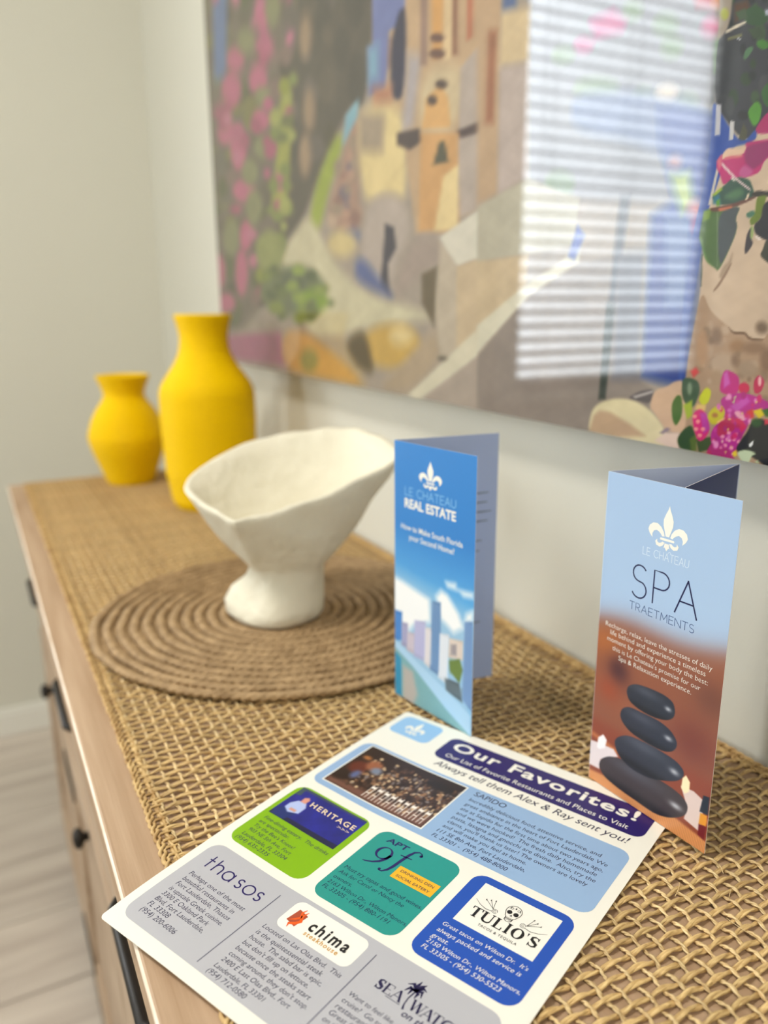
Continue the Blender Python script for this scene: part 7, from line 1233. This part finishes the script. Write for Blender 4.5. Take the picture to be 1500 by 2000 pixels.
SPA_CANDLER=[[(73.3,34.3),(81.9,35.5),(89.4,33.1),(88.4,12.3),(77.4,14.4),(78.8,22.9)],[(73.4,33.3),(73.8,40),(75.8,42.8),(78.7,39.9),(78.8,33.6),(75.9,30.6)]]
SPA_DARK=[[(88.6,36.7),(92.6,37.7),(92.8,25.9),(87.1,25.2)],[(87.7,24.6),(92.3,25.1),(92.2,18.1),(87.4,16.9)],[(87.4,16.9),(92.6,17.9),(92,8.4),(87.5,9.5)]]
SPA_BOARDTOP=[(-1.5,3.6),(9.2,6.4),(44.3,3.5),(68.1,5.9),(88.7,9.3)]
CITY_CLOUDS=[[(-1.4,103.7),(10.6,102.5),(25.3,99.6),(43.4,96.5),(45.1,78.3),(24.6,69),(11.2,54.7),(-1.5,75.3)],[(51.2,101.3),(56.9,108),(64.3,106.2),(76.9,94.6),(82.2,84.8),(71.6,77.5),(64.3,81.7),(56.8,84.6)],[(62.4,115.8),(73.2,117.3),(74.1,112.6),(64.3,112.5)],[(85.5,97.2),(92.2,101.6),(92.4,93.1),(83.9,90.4)],[(76.7,113.3),(91.9,114.9),(92,111.3),(81.9,109.8)]]
CITY_BLD=[([(-2.6,74.9),(9.7,75.7),(8.8,50.9),(-2.7,47)],(60,120,190)),([(9.4,67.1),(17.1,68.1),(16.4,46.2),(8.6,46.5)],(150,150,185)),([(16.8,60.9),(26.5,62.6),(25,43.5),(15.2,44.4)],(186,176,190)),([(25.7,73.6),(39.1,76.4),(37.5,42.3),(24.9,42)],(168,168,205)),([(39.1,72.3),(47,73.5),(45.6,38.3),(37.5,40.9)],(205,200,205)),([(47.3,96.3),(56.8,97.7),(57.5,35.8),(44.6,37.9)],(96,132,176)),([(56.7,72.6),(67,74.7),(64.3,33),(54.6,34.7)],(206,212,222)),([(67.1,72),(82.4,74.6),(82.5,59),(66.2,55.7)],(205,190,180)),([(68.9,67.4),(75.3,69.6),(75.4,60.4),(68.9,59.4)],(90,90,110)),([(67.1,53.3),(79,59),(82.6,51.1),(79.2,39),(68,45.5)],(96,120,60)),([(62.4,37.8),(79.2,39),(83,24.2),(64.3,27.3)],(84,100,110)),([(83.9,90.4),(92.4,93.1),(93.7,20.7),(82.9,26.9)],(104,138,184))]
CITY_BRIDGE=[(-2.6,50.1),(23.8,40.2),(64.3,27.3),(92,17.2),(92,0.5),(64.3,11.7),(23.6,32.8),(-1.7,42.9)]
CITY_WATER=[(-1.7,42.9),(23.6,32.8),(64.3,11.7),(92,0.5),(90.6,-4.4),(-0.2,-5.8)]
CITY_TEALPOST=[(-0.8,38.7),(8.2,34.5),(9.1,-4.9),(-0.2,-4.2)]
CITY_SHORE=[(10.3,29.2),(23.5,28.3),(29.5,9.9),(22.6,-5.2),(10.3,-4.4)]

# ------------------------------------------------------------------ two tri-fold leaflets standing as tents
LW, LH = 93.2, 215.9
edge_w = mat('leaflet_edge', (244, 242, 238), .45)
def leaflet(name, label, A, B, C, D, inside_a, inside_b, outside, paint_front):
    A, B, C, D = (Vector((p[0], p[1], 0)) for p in (A, B, C, D)); rz = math.atan2(B.y-A.y, B.x-A.x)
    root = tag(empty(name, (A.x, A.y, SHZ+.0006), rz), label, 'leaflet'); M = Matrix.Rotation(-rz, 3, 'Z')
    A2, B2, C2, D2 = (M @ (p-A) for p in (A, B, C, D))
    def panel(nm, P, Q, m_in, m_out, side):      # a leaf of card from P to Q; side: +1 when the tent's inside is to its left
        d = (Q-P); n = Vector((-d.y, d.x, 0)).normalized()*side*.00032; h = LH/1000
        v = [P, Q, Q+n, P+n]; V = [(*q[:2], 0) for q in v]+[(*q[:2], h) for q in v]
        me = bpy.data.meshes.new(nm); me.from_pydata(V, [], [(0, 1, 5, 4), (2, 3, 7, 6), (4, 5, 6, 7), (0, 3, 2, 1), (1, 2, 6, 5), (0, 4, 7, 3)])
        for q in (m_out, m_in, edge_w): me.materials.append(q)
        me.polygons.foreach_set('material_index', [0, 1, 2, 2, 2, 2]); return obj(nm, me, None, root)
    f = panel('front_panel', A2, B2, inside_a, outside, 1); panel('back_panel', A2, C2, inside_a, outside, -1); fl_ = panel('inner_flap', C2, D2, inside_b, inside_b, -1)
    def FPn(u, v, lift=0): u = np.asarray(u, float); return np.c_[u/1000*(A2-B2).length/(LW/1000), np.full(u.shape, -lift/1000), np.asarray(v, float)/1000]
    paint_front(f, FPn); return root, A2, C2, fl_
def spa(f, FPn):
    c = Canvas(np.arange(0, LW+.01, LW/190), np.arange(0, LH+.01, LH/440), (166, 192, 224)); U, V = c.U, c.V
    c.mix(np.clip((V-150)/66, 0, 1)*.35, (150, 178, 216))
    e = 124+.10*(U-46)+2*np.sin(U/14)                # the blue fades into warm brown wood
    c.mix(1/(1+np.exp((V-e)/3.6)), (142, 84, 62)); 
    a = 1/(1+np.exp((V-e+9)/5))
    c.mix(a*np.exp(-((U-6)/16)**2-((V-108)/14)**2)*.9, (178, 104, 54)); c.mix(a*np.exp(-((U-19)/9)**2-((V-88)/10)**2)*.85, (70, 38, 46)); c.mix(a*np.exp(-((U-12)/10)**2-((V-72)/9)**2)*.6, (160, 68, 40))
    c.mix(a*np.exp(-((U-78)/18)**2-((V-66)/16)**2)*.7, (112, 52, 44)); c.mix(a*np.exp(-((U-88)/14)**2-((V-98)/12)**2)*.6, (98, 58, 50)); c.mix(a*np.exp(-((U-30)/9)**2-((V-62)/7)**2)*.5, (160, 92, 66))
    c.mix(1/(1+np.exp((V-46-.02*U)/2))*.85, (140, 66, 46)); c.mix(np.clip(1-abs(V-(33-.14*(U-10)))/3, 0, 1)*.8, (206, 128, 78))
    c.poly([(-2, -2), (96, -2), (96, 8), (72, 11), (40, 13), (-2, 6)], (206, 138, 86), 2)
    gr = (np.sin(U*3.1+V*1.5)+np.sin(U*5.7+V*2.3+1))*.5; c.c *= (1+.10*gr*(V < 11)*(c.c[..., 0] > 170))[..., None]
    for q in SPA_CANDLEL+SPA_CANDLER[:1]: c.poly(q, (232, 218, 220), 1.2)
    c.poly(SPA_CANDLEL[1], (250, 244, 246), 1); c.poly(SPA_CANDLER[1], (252, 226, 178), 1); c.poly(SPA_CANDLER[0], (222, 200, 194), 1.2); c.poly(SPA_CANDLER[1], (253, 232, 190), 1)
    for q, cc in zip(SPA_DARK, ((26, 36, 52), (226, 150, 44), (110, 24, 36))): c.poly(q, cc, .8)
    for i, q in enumerate(SPA_STONES):
        p = np.array(q); r = c.poly(q, [(66, 58, 62), (50, 53, 66), (46, 49, 62), (44, 48, 60)][i], .7, True)
        if not r: continue
        sl, al = r; ctr = p.mean(0); x, y = U[sl]-ctr[0], V[sl]-ctr[1]; w, h_ = np.ptp(p[:, 0])/2, np.ptp(p[:, 1])/2
        sh = np.exp(-((x+w*.25)/(w*.6))**2-((y-h_*.5)/(h_*.35))**2); c.mix(al*sh*.45, (100, 106, 122), sl)
        sh = np.exp(-((x-w*.68)/(w*.12))**2-((y-h_*.12)/(h_*.16))**2); c.mix(al*sh*.8, (206, 208, 216), sl)
        sh = np.exp(-((y+h_*.85)/(h_*.3))**2); c.mix(al*sh*.7, (22, 22, 28), sl)
    c.build('printed_cover', lambda u, v: FPn(u, v, .05), print_m, f)
    k = Ink(); fleur(k, 47.9, 176, 28, 27.5); k.build('emblem', FPn, whi, f)
    k = Ink(); caps(k, 'LE CHATEAU', 31.2, 64, 170.2, 4.7, .42); k.line([(49.4, 175.3), (50.4, 176.3), (51.4, 175.3)], .36); k.build('brand_lettering', FPn, ink('pale_blue', (212, 226, 242)), f)
    k = Ink(); caps(k, 'SPA', 24.7, 72.4, 141.5, 21, .95, .24); k.build('heading_lettering', FPn, ink('deep_navy', (22, 28, 78)), f)
    k = Ink(); caps(k, 'TRAETMENTS', 24.2, 71.4, 132.8, 5, .4); k.build('sub_lettering', FPn, ink('slate', (74, 96, 142)), f)
    k = Ink()
    for t, a_, y, b_ in (('Recharge, relax, leave the stresses of daily', 6.2, 115, 85.7), ('life behind and experience a timeless', 10.5, 110.2, 81.8), ('moment by offering your body the best:', 8.2, 105.4, 83.8), ('this is Le Chateau\'s promise for our', 13, 100.2, 79.4), ('Spa & Relaxation experience.', 18.6, 95.2, 73.7)): k.text(t, a_, y, b_, bold=-.010)
    k.build('body_text', FPn, whi, f)
def city(f, FPn):
    c = Canvas(np.arange(0, LW+.01, LW/130), np.arange(0, LH+.01, LH/300), (48, 126, 200)); U, V = c.U, c.V
    c.mix(np.clip((150-V)/55, 0, 1), (96, 172, 226)); c.poly([(-2, 108), (96, 95), (96, -2), (-2, -2)], (150, 190, 220), 20)
    for q in CITY_CLOUDS: c.poly(q, (240, 242, 244), 6)
    for q, cc in CITY_BLD: c.poly(q, cc, 2)
    for q, cc in CITY_BLD:                       # rows of windows on the towers
        q = np.array(q)
        if np.ptp(q[:, 1]) > 14:
            for u in np.arange(q[:, 0].min()+1.5, q[:, 0].max()-1, 2.2): c.poly([(u, q[:, 1].min()+4), (u+.8, q[:, 1].min()+4), (u+.8, q[:, 1].max()-3), (u, q[:, 1].max()-3)], tuple(min(255, x+26) for x in cc), 1.2)
    c.poly(CITY_WATER, (120, 168, 176), 2.5); c.poly(CITY_SHORE, (176, 172, 168), 5); c.poly(CITY_TEALPOST, (50, 140, 180), 2.5); c.poly(CITY_BRIDGE, (168, 204, 232), 2)
    c.build('printed_cover', lambda u, v: FPn(u, v, .05), print_m, f)
    k = Ink(); fleur(k, 43.5, 182.5, 26.5, 22.5); k.build('emblem', FPn, whi, f)
    k = Ink(); caps(k, 'LE CHATEAU', 13.5, 72, 174.6, 6.2, .75); k.build('brand_lettering', FPn, ink('sky_blue', (128, 184, 228)), f)
    k = Ink(); k.text('REAL ESTATE', 13, 164.8, 72.4, cap=7.0, bold=.03); k.text('How to Make South Florida', 8.6, 146.6, 80.2, bold=.008); k.text('your Second Home?', 18.2, 139.2, 71.2, bold=.008); k.build('body_text', FPn, whi, f)
in_a, in_b = ink('inside_blue', (212, 226, 252)), ink('inside_navy', (30, 48, 108)); out_b = ink('outside_blue', (196, 212, 240))
leaflet('spa_leaflet', 'tri-fold spa leaflet with stacked black stones standing at the right of the flyer', (-.3673, .348), (-.2735, .3542), (-.3436, .438), (-.3110, .3535), in_a, in_b, out_b, spa)
in_c = ink('inside_grey_blue', (174, 190, 226))
re_, A2, C2, _ = leaflet('city_leaflet', 'tri-fold blue leaflet with city skyline standing in front of the white bowl', (-.5395, .2884), (-.4496, .3053), (-.5276, .3787), (-.5372, .2975), in_c, in_c, out_b, city)
d = (C2-A2).normalized(); nn = Vector((d.y, -d.x, 0))   # dark lines of small print inside its back leaf
for v, u in ((167, 83), (159, 82), (151, 86), (143, 83), (126, 78), (117, 76), (109, 72), (53, 78)): Ink().line([(u-34, v-.5), (u-20, v+.3), (u-10, v-.2), (u, v+.2)], [.9, .7, 1.1, .6]).build('small_print', lambda u, v, lift: np.array([(*(d*(x/1000)+nn*.00040)[:2], y/1000) for x, y in zip(u, v)]), grey_t, re_)

# ------------------------------------------------------------------ glossy wall picture of a white village lane
PX0, PX1, PZ0, PZ1, PYF = -1529., 70., -99.1, 700., .443
art = tag(empty('wall_picture', ((PX0+PX1)/2000, PYF, CAM_Z+PZ0/1000)), 'large glossy frameless print of a sunlit village lane with pink flowers and blue door', 'picture')
us = np.unique(np.r_[np.arange(PX0, -640, 5), np.arange(-640, -250, .85), np.arange(-250, PX1, 3), PX1].round(3)); vs = np.unique(np.r_[np.arange(PZ0, 330, .95), np.arange(330, PZ1, 12), PZ1].round(3))
c = Canvas(us, vs, (168, 154, 140))
for col, pts in (((150, 170, 205), [(-800, 330), (-380, 330), (-380, 720), (-800, 720)]), ((92, 86, 76), [(-1540, 250), (-880, 250), (-840, 720), (-1540, 720)]), ((198, 166, 130), [(-880, 200), (-700, 200), (-690, 720), (-860, 720)]),
                 ((58, 60, 66), [(-420, 130), (90, 60), (90, 720), (-450, 720)]), ((212, 186, 160), [(-370, -20), (90, -20), (90, 110), (-370, 160)]), ((178, 146, 118), [(-380, -110), (90, -110), (90, 10), (-370, 0)])): c.poly(pts, col, 12)
for pal, n, x0, x1, z0, z1, a, b_ in ((((52, 82, 52), (70, 126, 52), (44, 50, 48), (84, 110, 70)), 190, -440, 70, 110, 700, 8, 26), (((190, 44, 112), (200, 80, 150), (170, 30, 100)), 60, -430, 70, 180, 700, 7, 18), (((196, 108, 138), (130, 136, 96), (110, 104, 90), (150, 150, 90)), 150, -1520, -1000, 300, 700, 12, 30),
                                      (((160, 124, 92), (150, 118, 92), (192, 164, 138)), 60, -340, 70, -90, 0, 5, 18), (((190, 40, 130), (30, 38, 24), (62, 90, 40), (212, 60, 150), (206, 200, 50)), 90, -250, 70, -99, -30, 6, 18), (((222, 166, 98), (158, 128, 112), (225, 195, 150)), 24, -860, -710, 240, 690, 8, 24)):
    for _ in range(n):
        r = random.uniform(a, b_); c.ell(random.uniform(x0, x1), random.uniform(z0, z1), r, r*random.uniform(.6, 1.3), random.choice(pal), 3, 7, random.random()*3)
for col, pts, soft in PICTURE_PRINT: c.poly(pts, col, soft, soft != 4 and soft != 9)
c.grain(.04, 21, 17, 5)
gloss = mat('glossy_print', attr='print', rough=.5, coat=1, spec=.2)
ox, oz = (PX0+PX1)/2000, PZ0/1000
c.build('print_face', lambda u, v: np.c_[u/1000-ox, np.full(u.shape, 0.), v/1000-oz], gloss, art, .66, .012)
hwid = (PX1-PX0)/2000
MB().box(-hwid, hwid, .0003, .006, 0, (PZ1-PZ0)/1000).build('acrylic_sheet', mat('acrylic_edge', (188, 192, 184), .15), art)
bk = MB()
for q in ((-hwid+.04, hwid-.04, .03, .06), (-hwid+.04, hwid-.04, .74, .77)): bk.box(q[0], q[1], .0062, WY1-PYF-.0005, q[2], q[3])
for q in (-hwid+.04, hwid-.07): bk.box(q, q+.03, .0062, WY1-PYF-.0005, .0602, .7398)
bk.build('subframe', mat('aluminium', (170, 172, 172), .4, metal=.6), art)
